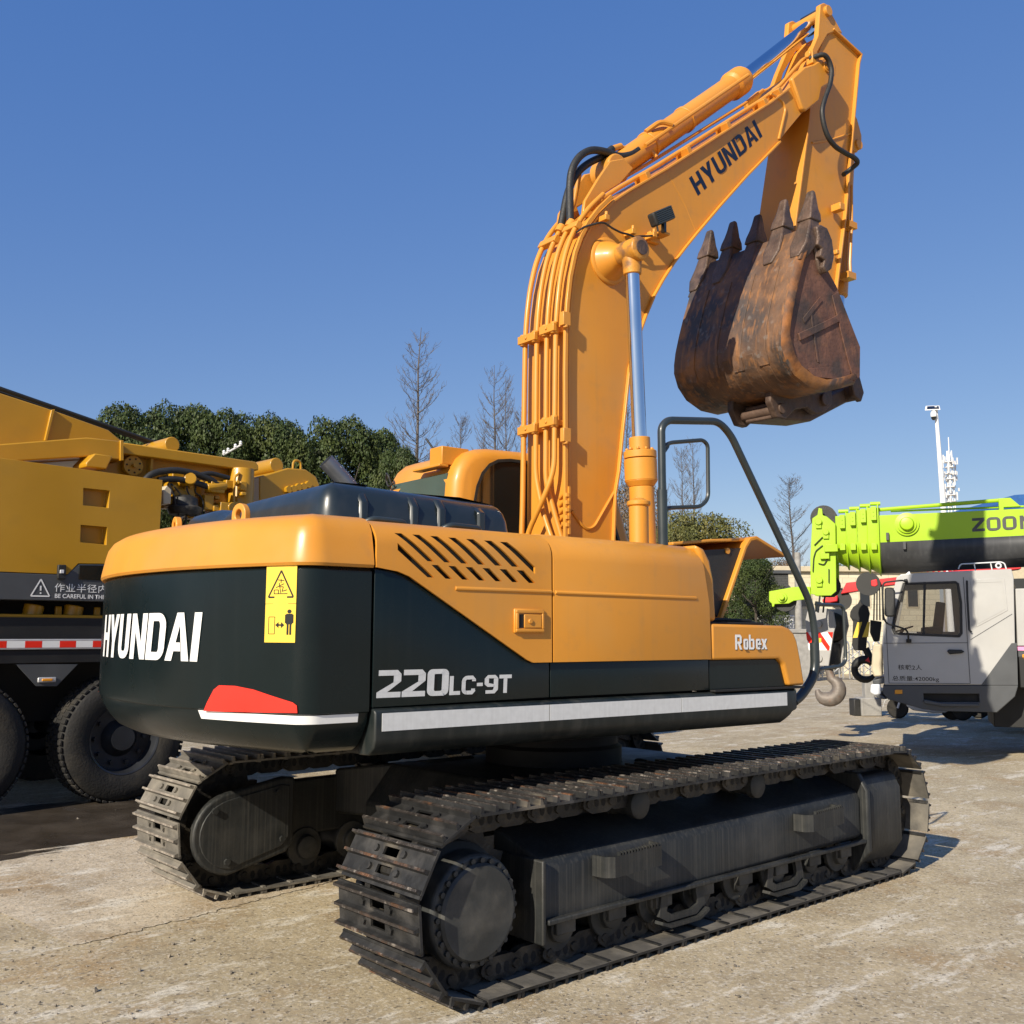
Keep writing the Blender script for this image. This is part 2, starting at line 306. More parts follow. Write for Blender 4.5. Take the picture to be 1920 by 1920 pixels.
    if ch == 'R': return .66, [[(0, 0), (.2, 0), (.2, 1), (0, 1)], [(.2, .82), (.44, .82), (.64, .86), (.5, 1), (.2, 1)], [(.44, .52), (.64, .48), (.64, .86), (.44, .82)], [(.2, .38), (.54, .38), (.64, .48), (.44, .54), (.2, .54)], [(.26, .38), (.46, .38), (.66, 0), (.44, 0)]]
    if ch in 'oe':
        g = [[(p[0]*.66, p[1]*.72) for p in q] for q in Oshape(.8, .28, .2, .2)]
        if ch == 'e': g = [q for q in g if not (min(p[0] for p in q) > .3 and .12 < sum(p[1] for p in q)/len(q) < .34 and len(q))]+[[(.18, .3), (.528, .3), (.528, .42), (.18, .42)]]
        return .528, g
    if ch == 'b': return .54, [[(0, 0), (.18, 0), (.18, 1), (0, 1)], [(.18, .0), (.44, 0), (.54, .1), (.36, .14), (.18, .14)], [(.36, .14), (.54, .1), (.54, .62), (.36, .58)], [(.18, .58), (.36, .58), (.54, .62), (.44, .72), (.18, .72)]]
    if ch == 'x': return .6, [[(0, 0), (.22, 0), (.6, .72), (.38, .72)], [(0, .72), (.22, .72), (.6, 0), (.38, 0)]]
    return .4, []
def lettering(text, h, fn, gap=.1, shear=0., sx=1., step=None, heights=None, size=None):
    """fn(u, v) -> point on the surface; returns a G holding the letters"""
    g = G(); x = 0
    total = sum(glyph(c)[0]*(heights or {}).get(c, 1)*sx*h+gap*h for c in text)-gap*h
    k = (size/total) if size else 1
    for c in text:
        wd, polys = glyph(c); hh = (heights or {}).get(c, 1)*h
        for j, q in enumerate(polys):
            bmq = [(x+p[0]*hh*sx+p[1]*hh*shear, p[1]*hh) for p in q]
            # cut long polygons into vertical slices so they follow a curved surface
            tmp = bmesh.new(); fc = tmp.faces.new([tmp.verts.new((a*k, b, 0)) for a, b in bmq])
            if step:
                lo = min(a for a, b in bmq)*k; hi = max(a for a, b in bmq)*k; u = lo+step
                while u < hi:
                    bmesh.ops.bisect_plane(tmp, geom=list(tmp.verts)+list(tmp.edges)+list(tmp.faces), plane_co=(u, 0, 0), plane_no=(1, 0, 0)); u += step
            for f_ in tmp.faces: g.f([g.v(fn(v.co.x, v.co.y, .0004*j)) for v in f_.verts])
            tmp.free()
        x += wd*hh*sx+gap*h
    return g
def fonttext(name, body, size, o, ux, uy, mname, parent, thick=0., rot=0., space=1.):
    c = bpy.data.curves.new('t', 'FONT'); c.body = body; c.size = size; c.offset = thick; c.space_character = space
    t = bpy.data.objects.new('t', c); C.objects.link(t); bpy.context.view_layer.update()
    me = bpy.data.meshes.new_from_object(t.evaluated_get(bpy.context.evaluated_depsgraph_get())); bpy.data.objects.remove(t, do_unlink=True)
    o, ux, uy = Vector(o), Vector(ux), Vector(uy)
    for v in me.vertices: v.co = o+ux*v.co.x+uy*v.co.y
    me.materials.clear(); me.materials.append(M[mname]); me.update()
    ob = bpy.data.objects.new(name, me); C.objects.link(ob); ob.parent = parent; ob.rotation_euler = (0, 0, R_(rot)); return ob

# ================================================================ EXCAVATOR
EX = thing('crawler_excavator', 'large orange and dark green crawler excavator with raised boom and rusty bucket', 'excavator')
def up(g, name, mats, bevel=0, parent=None, smooth=40, seg=2, fix=True):
    return g.build(name, mats, parent or EX, bevel, seg, smooth, rot=0 if parent else -4, fix=fix)

# ---- tracks
XC, ZC, RC = 1.83, .43, .335
TL = 4*XC+2*math.pi*RC; NS = 49
def track_at(s):
    s %= TL
    if s < 2*XC: return Vector((-XC+s, 0, ZC+RC)), Vector((1, 0, 0)), Vector((0, 0, 1))
    s -= 2*XC
    if s < math.pi*RC:
        a = math.pi/2-s/RC; n = Vector((math.cos(a), 0, math.sin(a))); return Vector((XC, 0, ZC))+n*RC, Vector((n.z, 0, -n.x)), n
    s -= math.pi*RC
    if s < 2*XC: return Vector((XC-s, 0, ZC-RC)), Vector((-1, 0, 0)), Vector((0, 0, -1))
    s -= 2*XC; a = -math.pi/2-s/RC; n = Vector((math.cos(a), 0, math.sin(a))); return Vector((-XC, 0, ZC))+n*RC, Vector((n.z, 0, -n.x)), n
def shoe_mesh():
    g = G(); W2 = .312; z0, z1 = .055, .067
    for a, b in ((-W2, -.055), (.055, W2)): g.b2((-.096, a, z0), (.1, b, z1))
    g.b2((-.096, -.055, z0), (-.06, .055, z1)); g.b2((.06, -.055, z0), (.1, .055, z1)); g.b2((-.022, -.055, z0), (.022, .055, z1))
    for y in (-.105, .105):
        for x in (-.042, .042): g.cyl((x, y, z1), (x, y, z1+.014), .017, n=6)
    g.mi = 0
    for x in (-.086, -.001, .084):
        V0 = [(x-.011, z1), (x+.011, z1), (x+.006, z1+.027), (x-.006, z1+.027)]
        g.prism(V0, -W2+.004, W2-.004)
        g.mi = 1; g.prism([(x-.0065, z1+.024), (x+.0065, z1+.024), (x+.006, z1+.031), (x-.006, z1+.031)], -W2+.003, W2-.003); g.mi = 0
    g.b2((-.112, -W2+.01, z0-.008), (-.09, W2-.01, z0+.004))
    bmesh.ops.recalc_face_normals(g.bm, faces=g.bm.faces)
    for f_ in g.bm.faces:
        if f_.normal.z < -.9 and abs(f_.calc_center_median().z-z0) < .004: f_.material_index = 2
    return g
def chain_mesh():
    g = G()
    for i in range(NS):
        p, t, n = track_at((i+.5)*TL/NS); m = Matrix(((t.x, 0, n.x), (0, 1, 0), (t.z, 0, n.z)))
        for y in (-.115, .115):
            d = .012 if i % 2 else -.012
            V = [(-.105, -.03), (-.06, -.052), (.05, -.052), (.105, -.03), (.105, .03), (.06, .058), (-.06, .058), (-.105, .03)]
            for yy in (y-.02+d, ):
                A = [g.v(p+m @ Vector((a, yy, b))) for a, b in V]; B = [g.v(p+m @ Vector((a, yy+.04, b))) for a, b in V]
                g.f(A); g.f(B[::-1])
                for k in range(8): g.f([A[k], B[k], B[(k+1) % 8], A[(k+1) % 8]])
            so = -1 if y < 0 else 1; yo = y-.02+d+(0 if so < 0 else .04)+so*.0012; g.mi = 1
            for cx_ in (-.028, .022):
                A = [g.v(p+m @ Vector((cx_+.017*math.cos(2*math.pi*k/8), yo, .004+.026*math.sin(2*math.pi*k/8)))) for k in range(8)]; g.f(A)
            g.mi = 0
            for cx_ in (-.085, .08): g.cyl(p+m @ Vector((cx_, yo, .0)), p+m @ Vector((cx_, yo+so*.008, .0)), .024, .020, n=10)
        q = p+t*(TL/NS/2); g.cyl(q+Vector((0, -.148, 0)), q+Vector((0, .148, 0)), .030, n=10)
    return g
def frame_side(sg):
    """track frame with its end plate, guard and rollers; sg=-1 near side (outer face towards -Y)"""
    g = G(); Y = lambda y: sg*y
    # y measured outwards from the machine's middle
    sec = [(1.06, .30), (1.40, .26), (1.425, .28), (1.425, .52), (1.40, .565), (1.13, .66), (1.06, .66)]
    g.loft([[Vector((x, Y(y), z+dz)) for y, z in sec] for x, dz in ((-1.45, -.01), (-.2, 0), (1.45, .03))])
    return g
trk = []
for sg, nm in ((-1, 'right'), (1, 'left')):
    cy = sg*1.198
    t = chain_mesh().build('crawler_track', ['grease', 'black'], EX, smooth=30); t.location = (0, cy, 0); trk.append(t)
    t['label'] = 'near crawler track with worn rusty grousers' if sg < 0 else 'far crawler track with pale dusty shoes'
first = None
for t in trk:
    first = None; pale = t is trk[1]
    for i in range(NS):
        p, tg, n = track_at((i+.13)*TL/NS)
        if first is None: first = o = shoe_mesh().build('track_shoe', ['steelpale', 'grouserpale', 'dustplate'] if pale else ['steel', 'grouser', 'dustplate'], t, smooth=0)
        else: o = first.copy(); C.objects.link(o); o.parent = t
        o.matrix_local = Matrix(((tg.x, 0, n.x, p.x), (0, 1, 0, 0), (tg.z, 0, n.z, p.z), (0, 0, 0, 1)))
for sg in (-1, 1):
    Y = lambda y: sg*y
    fr = frame_side(sg).build('track_frame', 'under', EX, bevel=.022, seg=3)
    g = G(); g.prism([(-1.475, .175), (-1.45, .175), (-1.45, .56), (-1.475, .56)], Y(1.10), Y(1.455)); g.build('end_plate', 'under', fr, bevel=.008)
    g = G(); g.b2((-1.44, Y(1.425), .262), (1.46, Y(1.462), .287)); g.build('bottom_rib', 'under', fr, bevel=.006)
    # idler guard
    g = G(); secg = [(1.10, .10), (1.37, .10), (1.45, .22), (1.45, .58), (1.40, .68), (1.10, .68)]
    g.loft([[Vector((x, Y(y), z)) for y, z in secg] for x in (1.52, 1.96)]); g.build('idler_guard', 'under', fr, bevel=.025, seg=3)
    g = G(); secg = [(1.12, .12), (1.36, .07), (1.475, .20), (1.475, .60), (1.41, .71), (1.12, .71)]
    g.loft([[Vector((x, Y(y), z)) for y, z in secg] for x in (1.455, 1.50)]); g.build('guard_flange', 'under', fr, bevel=.012)
    for hx in (-1.11, .66):
        g = G(); n = 7; pl = [(hx+.0, 1.425), (hx+.01, 1.50), (hx+.05, 1.535), (hx+.40, 1.535), (hx+.43, 1.50), (hx+.44, 1.425)]
        A = [Vector((a, Y(b), .44+.02*(a-hx))) for a, b in pl]
        inn = [(hx+.015, 1.425), (hx+.024, 1.495), (hx+.055, 1.52), (hx+.395, 1.52), (hx+.417, 1.495), (hx+.425, 1.425)]
        rows = []
        for z in (0, .10): rows.append([Vector((a, Y(b), .435+z+.03*(a-hx))) for a, b in pl]+[Vector((a, Y(b), .435+z+.03*(a-hx))) for a, b in inn[::-1]])
        g.loft(rows)
        for k in range(14): g.b2((hx+.08+k*.022, Y(1.519), .535+.03*(.08+k*.022)), (hx+.09+k*.022, Y(1.536), .552+.03*(.08+k*.022)))
        g.build('step_bar', 'under', fr, smooth=30)
    # sprocket and final drive
    g = G(); pr = []
    n = 42
    ps = [(-XC+(.34 if i % 2 else .295)*math.cos(2*math.pi*i/n), ZC+(.34 if i % 2 else .295)*math.sin(2*math.pi*i/n)) for i in range(n)]
    g.prism(ps, Y(1.17), Y(1.225)); g.build('sprocket', 'grease', EX, smooth=20)
    g = G(); hub = (-XC-.02, Y(1.2), ZC-.04)
    g.lathe([(.285, -.02), (.285, .06), (.25, .09), (.25, .20), (.235, .215)], hub, (0, sg, 0), 48); d = g.build('final_drive', 'drum', EX, bevel=.006)
    g = G(); g.lathe([(.212, .213), (.212, .232), (.20, .245), (.0005, .247)], hub, (0, sg, 0), 48, cap=False)
    g.build('cover_disc', 'drum', d, smooth=30)
    for i in range(26):
        a = 2*math.pi*i/26; c = Vector(hub)+Vector((.222*math.cos(a), 0, .222*math.sin(a)))
        if i == 0 and sg == -1: g = G(); g.cyl((0, -.212, 0), (0, -.229, 0), .013, n=8); bolt0 = b_ = g.build('bolt', 'drum', d, smooth=30)
        else: b_ = bolt0.copy(); C.objects.link(b_); b_.parent = d
        b_.location = c; b_.rotation_euler.z = 0 if sg < 0 else math.pi
    # inner motor guard plate
    g = G(); a_ = arc(-1.88, .40, .27, .25, 100, 262, 14)+[(-1.52, .24), (-1.47, .30), (-1.47, .70), (-1.55, .71)]
    g.prism(a_, Y(.93), Y(.87)); mg = g.build('motor_guard', 'under', EX, bevel=.015, seg=3)
    g = G(); a2 = arc(-1.88, .40, .23, .21, 100, 262, 14)+[(-1.56, .285), (-1.51, .34), (-1.51, .655), (-1.57, .665)]
    g.prism(a2, Y(.872), Y(.862)); g.build('guard_plate', 'under', mg, bevel=.005)
    for bx, bz in ((-2.02, .55), (-1.93, .24), (-1.56, .33), (-1.60, .62)): g = G(); g.cyl((bx, Y(.866), bz), (bx, Y(.843), bz), .02, n=6); g.build('bolt', 'under', mg)
    g = G(); g.lathe([(.27, -.09), (.33, -.07), (.33, -.055), (.27, -.05), (.27, .05), (.33, .055), (.33, .07), (.27, .09)], (XC, Y(1.198), ZC), (0, 1, 0), 32); g.build('idler_wheel', 'grease', EX)
    for k in range(8):
        x = -1.28+k*.365; g = G(); g.lathe([(.05, -.20), (.075, -.19), (.075, -.155), (.125, -.15), (.125, -.12), (.10, -.11), (.10, .11), (.125, .12), (.125, .15), (.075, .155), (.075, .19), (.05, .2)], (x, Y(1.198), .215), (0, 1, 0), 20)
        g.b2((x-.065, Y(1.37), .19), (x+.065, Y(1.415), .285)); g.build('track_roller', 'drum', EX, bevel=.004, seg=1)
    for x in (-.66, .41):
        g = G(); g.lathe([(.06, -.10), (.075, -.09), (.075, -.03), (.062, 0), (.062, .11), (.075, .115), (.075, .16), (.062, .17)], (x, Y(1.19), .72), (0, sg, 0), 20); cr = g.build('carrier_roller', 'drum', EX)
        g = G(); g.b2((x-.04, Y(1.06), .6), (x+.04, Y(1.15), .7)); g.build('roller_bracket', 'under', cr)
    for x in (-.42, .55):     # chain guides under the frame
        g = G(); g.prism([(x-.17, .27), (x-.19, .15), (x-.12, .115), (x+.12, .115), (x+.2, .16), (x+.17, .27), (x+.11, .27), (x+.13, .17), (x+.08, .145), (x-.08, .145), (x-.13, .17), (x-.11, .27)], Y(1.405), Y(1.43))
        g.ribbon([(x-.19, .13), (x-.12, .105), (x+.12, .105), (x+.2, .14)], Y(1.40), Y(1.455), .016, -1); g.build('chain_guide', 'under', EX)
# undercarriage centre
g = G(); g.prism([(-1.15, .55), (-.95, .78), (.95, .78), (1.15, .55), (1.15, .42), (-1.15, .42)], -.55, .55)
for sx in (-1, 1):
    for sg in (-1, 1):
        g.loft([[Vector((sx*x+dx, sg*y, z)) for dx, z in ((-.2, .40), (.2, .40), (.2, z1), (-.2, z1))] for x, y, z1 in ((.55, .4, .80), (.85, 1.08, .70))])
g.build('undercarriage', 'under', EX, bevel=.02)
g = G(); g.lathe([(.46, .76), (.46, .88), (.43, .9), (.43, 1.0), (.46, 1.0), (.46, 1.06)], (0, 0, 0), (0, 0, 1), 48); g.build('slewing_ring', 'black', EX)  # painted black in place of the deep shadow the ring sits in

# ---- upper structure: floor frame and dark core behind the panels
g = G(); g.b2((-2.2, -1.28, 1.08), (.7, 1.30, 1.20)); g.b2((.7, -.5, 1.08), (1.0, .45, 1.2)); up(g, 'main_frame', 'black', .02)
g = G(); g.b2((-2.18, -1.28, 1.2), (-.02, -.42, 2.05)); g.b2((-2.18, -.42, 1.2), (-.62, 1.28, 2.05)); up(g, 'engine_bay', 'black')

# counterweight: plan outline seen from above, counter-clockwise
CXO = -.05
def cw_outline(R=2.83, hw=1.37, rc=.26, xs=-2.215):
    pts = [(xs, hw)]
    import itertools
    # side to arc corner, arc, mirrored
    a0 = math.degrees(math.asin((hw-.09)/R)); half = []
    half += [(-2.30, hw), (-2.38, hw), (-2.44, hw)]
    half += arc(-2.45, hw-.13, .13, .13, 90, 152, 12)
    aa = a0
    half += [(CXO-R*math.cos(R_(q)), R*math.sin(R_(q))) for q in [a0*(1-i/36) for i in range(37)]]
    pts += half; pts += [(x, -y) for x, y in half[::-1][1:]]+[(xs, -hw)]
    return pts
CW = cw_outline()
def ring_at(pts, d, z, keep=2):
    q = inset(pts, d); return [Vector((max(q[i][0], -9) if 0 < i < len(q)-1 else pts[i][0], q[i][1], z)) for i in range(len(q))]
prof = [(.2, 1.095), (.15, 1.10), (.1, 1.125), (.055, 1.175), (.02, 1.235), (.012, 1.275), (.002, 1.28), (0, 1.30), (0, 1.90), (.012, 1.915)]
g = G(); g.loft([ring_at(CW, d, z) for d, z in prof]); cw = up(g, 'counterweight', 'dark', .004, smooth=35)
prof = [(-.012, 1.917), (-.02, 1.93), (-.018, 1.95), (0, 2.04), (.012, 2.085), (.035, 2.12), (.07, 2.143), (.12, 2.155), (.19, 2.162)]
g = G(); g.loft([ring_at(CW, d, z) for d, z in prof]); cap = up(g, 'counterweight_cap', 'orange', 0, smooth=35)
# a map along the rear face: u metres from the right corner leftwards
def cw_pt(ang, z, off=0.):
    R = 2.83+off; return Vector((CXO-R*math.cos(R_(ang)), R*math.sin(R_(ang)), z))
def cw_ray(px, py, off=.004):
    d = (px-960)/FPX*RT-(py-960)/FPX*UPV+FW; d = Matrix.Rotation(R_(4), 3, 'Z') @ d; o = Matrix.Rotation(R_(4), 3, 'Z') @ CAM
    R = 2.83+off; o.x -= CXO; a = d.x**2+d.y**2; b = o.x*d.x+o.y*d.y; c = o.x**2+o.y**2-R*R; t = (-b-math.sqrt(max(0, b*b-a*c)))/a; q = o+d*t
    return math.degrees(math.atan2(q.y, -q.x)), q.z
A_I, z_t = cw_ray(383, 1148); A_H, z_b = cw_ray(193, 1230); zb = cw_ray(383, 1241)[1]; zt = z_t
span = R_(A_H-A_I)*2.83
# letters read left to right from the far end towards the right corner
def fnH(u, v, e): return cw_pt(A_H-math.degrees(u/2.83), zb+v, .004+e)
g = lettering('HYUNDAI', zt-zb, fnH, gap=.045, shear=.10, step=.04, size=span*.97); up(g, 'lettering', 'white', smooth=0, parent=cw)
a0, s1 = cw_ray(557, 1059); a1, _ = cw_ray(500, 1062); s0 = cw_ray(553, 1205)[1]
def patch(A0, A1, z0, z1, off, n=6): return [[cw_pt(A0+(A1-A0)*i/n, z, off) for i in range(n+1)] for z in (z0, z1)]
g = G(); g.grid(patch(a0, a1, s0, s1, .003)); st = up(g, 'warning_sticker', 'yellow', smooth=0, parent=cw)
def stk(u, v, e=0.): return cw_pt(a1+(a0-a1)*u, s0+(s1-s0)*v, .0036+e)
def stroke(g, pts, w_, fn, e=0., asp=1.):
    for (x0, y0), (x1, y1) in zip(pts, pts[1:]):
        d = Vector((x1-x0, y1-y0)); n = Vector((-d.y, d.x)).normalized()*w_/2
        g.f([g.v(fn(x0+n.x, y0+n.y*asp, e)), g.v(fn(x1+n.x, y1+n.y*asp, e)), g.v(fn(x1-n.x, y1-n.y*asp, e)), g.v(fn(x0-n.x, y0-n.y*asp, e))])
g = G(); As = .42
stroke(g, [(.09, .585), (.5, .93), (.91, .585), (.09, .585)], .055, stk, 0, As)
for q in ([(.28, .63), (.72, .63)], [(.28, .63), (.28, .68), (.42, .68), (.42, .63)], [(.5, .64), (.46, .72), (.58, .72), (.54, .66), (.7, .68)], [(.46, .72), (.44, .77)], [(.4, .81), (.6, .80)], [(.5, .77), (.5, .82)], [(.34, .71), (.44, .73), (.6, .76)]): stroke(g, q, .025, stk, .0003, As)
stroke(g, [(.0, .5), (1, .5)], .012, stk, .0003, As)
stroke(g, [(.13, .11), (.13, .33), (.33, .33), (.33, .11), (.13, .11)], .02, stk, .0003, As)
stroke(g, [(.4, .225), (.6, .225)], .05, stk, .0003, As)
for s_, x_ in ((1, .62), (-1, .38)): g.f([g.v(stk(x_+s_*.03, .225, .0006)), g.v(stk(x_-s_*.08, .265, .0006)), g.v(stk(x_-s_*.08, .185, .0006))])
hd = [stk(.8+.07*math.cos(2*math.pi*i/10), .40+.022*math.sin(2*math.pi*i/10)*1.2, .0004) for i in range(10)]; g.f([g.v(p) for p in hd])
for x0, x1, y0, y1, e in ((.70, .90, .235, .37, .0004), (.725, .785, .10, .24, .0007), (.815, .875, .10, .24, .0007), (.665, .695, .25, .36, .0007), (.905, .935, .25, .36, .0007)): g.f([g.v(stk(x, y, e)) for x, y in ((x0, y0), (x1, y0), (x1, y1), (x0, y1))])
up(g, 'pictogram', 'black', smooth=0, parent=st)
# red reflector and white stripes, both ends
def cwpoly(pts, name, m, off, par, mirror=False):
    g = G(); P_ = [cw_ray(*p) for p in pts]
    tmp = bmesh.new(); tmp.faces.new([tmp.verts.new((a, z, 0)) for a, z in P_])
    lo = min(a for a, z in P_); hi = max(a for a, z in P_); u = lo+1
    while u < hi: bmesh.ops.bisect_plane(tmp, geom=list(tmp.verts)+list(tmp.edges)+list(tmp.faces), plane_co=(u, 0, 0), plane_no=(1, 0, 0)); u += 1
    for f_ in tmp.faces: g.f([g.v(cw_pt(-v.co.x if mirror else v.co.x, v.co.y, off)) for v in f_.verts])
    tmp.free(); return up(g, name, m, smooth=0, parent=par)
REDP = [(381, 1333), (387, 1318), (400, 1293), (410, 1285), (440, 1286), (475, 1293), (510, 1305), (548, 1317), (556, 1323), (557, 1337)]
for mir in (False, True):
    cwpoly(REDP, 'red_reflector', 'red', .0025, cw, mir)
    # the white stripe follows the outline round the corner on to the side
    za, zb2 = cw_ray(556, 1343)[1], cw_ray(556, 1360)[1]; aw = cw_ray(366, 1338)[0]; path_ = [cw_pt(q, 0) for q in [aw+(-25-aw)*i/16 for i in range(16)]]
    path_ += [Vector((x, y, 0)) for x, y in CW if y < 0 and x > path_[-1].x and x < -2.25 and y < path_[-1].y]+[Vector((-2.262, -1.37, 0))]
    g = G(); rows = [[], []]
    for i, p in enumerate(path_):
        t_ = (path_[min(i+1, len(path_)-1)]-path_[max(i-1, 0)]).normalized(); n_ = Vector((t_.y, -t_.x, 0)); n_ = n_ if n_.dot(Vector((p.x+1.6, p.y, 0))) > 0 else -n_
        for k_, (zz, io) in enumerate(((za, .0145), (zb2, .0215))):
            q = p-n_*(io-.004); q.z = zz; rows[k_].append(Vector((q.x, -q.y if mir else q.y, q.z)))
    if len(rows[0]) > 2: rows[1][0] = rows[1][1].lerp(rows[1][0], .4)
    g.grid(rows); up(g, 'white_stripe', 'white', smooth=0, parent=cw)
# the stripe runs on round the right corner
k = [i for i, p in enumerate(CW) if p[1] < 0]; cor = [CW[i] for i in k if CW[i][0] > -2.66]
zs0, zs1 = 1.262-.02, 1.275+.012
# lifting eyes
for want in (452, 331):
    ang = min((abs(view((CXO-2.5*math.cos(R_(q/4)), 2.5*math.sin(R_(q/4)), 2.17))[0]-want), q/4) for q in range(-120, 120))[1]
    rd = Vector((-math.cos(R_(ang)), math.sin(R_(ang)), 0)); rr = Vector((CXO, 0, 0))+rd*2.5; tdir = Vector((-rd.y, rd.x, 0)); g = G()
    ro = []
    for i in range(24):
        x, y = .058*math.cos(2*math.pi*i/24), .058*math.sin(2*math.pi*i/24)+.062
        if y < .06: x = math.copysign(.058, x) if abs(x) > .03 else x; y = min(y, .06)-.02
        ro.append((x, y))
    ri = [(.027*math.cos(2*math.pi*i/24), .027*math.sin(2*math.pi*i/24)+.062) for i in range(24)]
    Fv = [[g.v(rr+tdir*x+Vector((0, 0, 2.15+y))+rd*s_) for x, y in L] for L in (ro, ri) for s_ in (-.017, .017)]
    for i in range(24):
        j = (i+1) % 24
        for A, B in ((Fv[0], Fv[1]), (Fv[1], Fv[3]), (Fv[3], Fv[2]), (Fv[2], Fv[0])): g.f([A[i], B[i], B[j], A[j]])
    up(g, 'lifting_eye', 'orange', .005)

# ---- right-hand side: panels as shells whose top edge rolls inward
def shell(name, poly, mats, y0=-1.37, th=.02, roll=None, bevel=.006, off=0., parent=None):
    """XZ outline -> sheet facing -Y, rolled over above roll=(z, radius)"""
    tmp = bmesh.new(); tmp.faces.new([tmp.verts.new((x, 0, z)) for x, z in poly])
    def bis(z): bmesh.ops.bisect_plane(tmp, geom=list(tmp.verts)+list(tmp.edges)+list(tmp.faces), plane_co=(0, 0, z), plane_no=(0, 0, 1))
    if roll:
        zc, r = roll
        for i in range(0, 9): bis(zc+r*math.sin(R_(90*i/8))*.9999)
    g = G()
    def fy(x, z):
        y = y0-off
        if roll and z > roll[0]: t = min(1, (z-roll[0])/roll[1]); y += roll[1]*1.3*(1-math.sqrt(max(0, 1-t*t)))
        return y
    mp = {v: g.v(v.co.x, fy(v.co.x, v.co.z), v.co.z) for v in tmp.verts}
    for f_ in tmp.faces: g.f([mp[v] for v in f_.verts])
    tmp.free()
    bmesh.ops.recalc_face_normals(g.bm, faces=g.bm.faces)
    s_ = sum((f_.normal.y*f_.calc_area() for f_ in g.bm.faces))
    if s_ > 0: bmesh.ops.reverse_faces(g.bm, faces=g.bm.faces)
    o = g.build(name, mats, parent or EX, 0, 2, 40, rot=0 if parent else -4, fix=False)
    md = o.modifiers.new('thick', 'SOLIDIFY'); md.thickness = th; md.offset = -1
    if bevel: b = o.modifiers.new('bevel', 'BEVEL'); b.width = bevel; b.segments = 3; b.limit_method = 'ANGLE'; b.angle_limit = R_(50)
    return o
YS = -1.37; U = lambda px, py, y=YS: UF.y(px, py, y)
door = shell('engine_door', [(-2.205, 2.145), (-1.183, 2.135), (-1.178, 1.482), (-1.30, 1.482), (-1.34, 1.497), (-2.03, 1.885), (-2.09, 1.905), (-2.205, 1.92)][::-1], 'orange', roll=(2.02, .125), off=.022, th=.014, bevel=.006)
def lerp(a, b, t): return (a[0]+(b[0]-a[0])*t, a[1]+(b[1]-a[1])*t)
cr5 = lambda x, y: (640+x/3, 760+y/3)
slots = []
A = [(298, 718), (338, 720), (507, 880), (470, 878)]; B = [(800, 760), (842, 762), (985, 910), (945, 908)]
for i in range(6): slots.append([cr5(*lerp(a, b, i/5)) for a, b in zip(A, B)])
slots.append([cr5(*p) for p in ((888, 768), (930, 770), (1075, 912), (1075, 950))])
slots.append([cr5(*p) for p in ((303, 775), (303, 815), (470, 968), (508, 970))])
A = [(492, 898), (530, 900), (610, 978), (572, 976)]; B = [(970, 928), (1010, 930), (1075, 1000), (1040, 1000)]
for i in range(6): slots.append([cr5(*lerp(a, b, i/5)) for a, b in zip(A, B)])
door.modifiers.remove(door.modifiers['bevel'])
g = G()
for s_ in slots: g.prism([U(*p) for p in s_], -1.6, -1.25)
cut(door, g)
g = G(); g.prism([U(*p) for p in ((735, 998), (1005, 1018), (1005, 1098), (800, 1092), (735, 1040))], -1.36, -1.35); up(g, 'slot_shade', 'black')  # black sheet stands in for the shade inside the louvre slots
b = door.modifiers.new('bevel', 'BEVEL'); b.width = .006; b.segments = 2; b.limit_method = 'ANGLE'; b.angle_limit = R_(60)
g = G(); q0, q1 = U(*cr5(952, 1143)), U(*cr5(1118, 1282))
g.b2((q0[0], YS-.02, q1[1]), (q1[0], YS-.034, q0[1])); lt = up(g, 'door_latch', 'orange', .006)
g = G(); ix0, ix1 = U(*cr5(968, 1160))[0], U(*cr5(1104, 1160))[0]; iz0, iz1 = q1[1]+.022, q0[1]-.022
for a, b_ in (((q0[0]+.006, iz0), (ix0+.004, iz1)), ((ix1-.004, iz0), (q1[0]-.006, iz1)), ((q0[0]+.006, iz1), (q1[0]-.006, q0[1]-.006)), ((q0[0]+.006, q1[1]+.006), (q1[0]-.006, iz0))): g.b2((a[0], YS-.034, a[1]), (b_[0], YS-.043, b_[1]))
px_ = U(*cr5(1002, 1160))[0]; g.b2((px_, YS-.034, iz0+.004), (ix1-.008, YS-.042, iz1-.006)); c_ = U(*cr5(1033, 1215)); g.cyl((c_[0], YS-.04, c_[1]), (c_[0], YS-.05, c_[1]), .013, n=12)
up(g, 'latch_frame', 'orange', .003, parent=lt)
g = G(); g.b2((ix0+.006, YS-.0338, iz0+.004), (px_, YS-.0355, iz1-.006)); up(g, 'latch_recess', 'black', parent=lt)
# pressed groove line along both panels: a raised lip and its dark gap
def groove(par, p, q):
    a, b_ = U(*p), U(*q); g = G(); n = 6
    g.loft([[Vector((x, YS-.021-dy, z+dz)) for dy, dz in ((0, -.012), (.009, -.004), (.009, .004), (0, .012))] for x, z in (a, b_)]); up(g, 'pressed_crease', 'orange', .002, parent=par)
groove(door, (849, 1103.5), (1029, 1110.5))
low = shell('lower_panel', [(-2.2, 1.915), (-2.09, 1.905), (-2.03, 1.885), (-1.34, 1.50), (-1.30, 1.485), (-1.178, 1.485), (-1.178, 1.305), (-2.2, 1.295)], 'dark', th=.02, bevel=.004)
mid = shell('side_panel', [(-1.17, 2.137), (-.19, 2.147), (-.06, 2.14), (-.035, 2.06), (.015, 1.80), (.022, 1.482), (-1.166, 1.482)], 'orange', roll=(2.0, .147), off=.022, th=.03, bevel=.012)
groove(mid, (1036, 1111), (1300, 1122))
shell('lower_panel', [(-1.17, 1.484), (.022, 1.484), (.022, 1.305), (-1.17, 1.305)], 'dark', th=.02, bevel=.004)
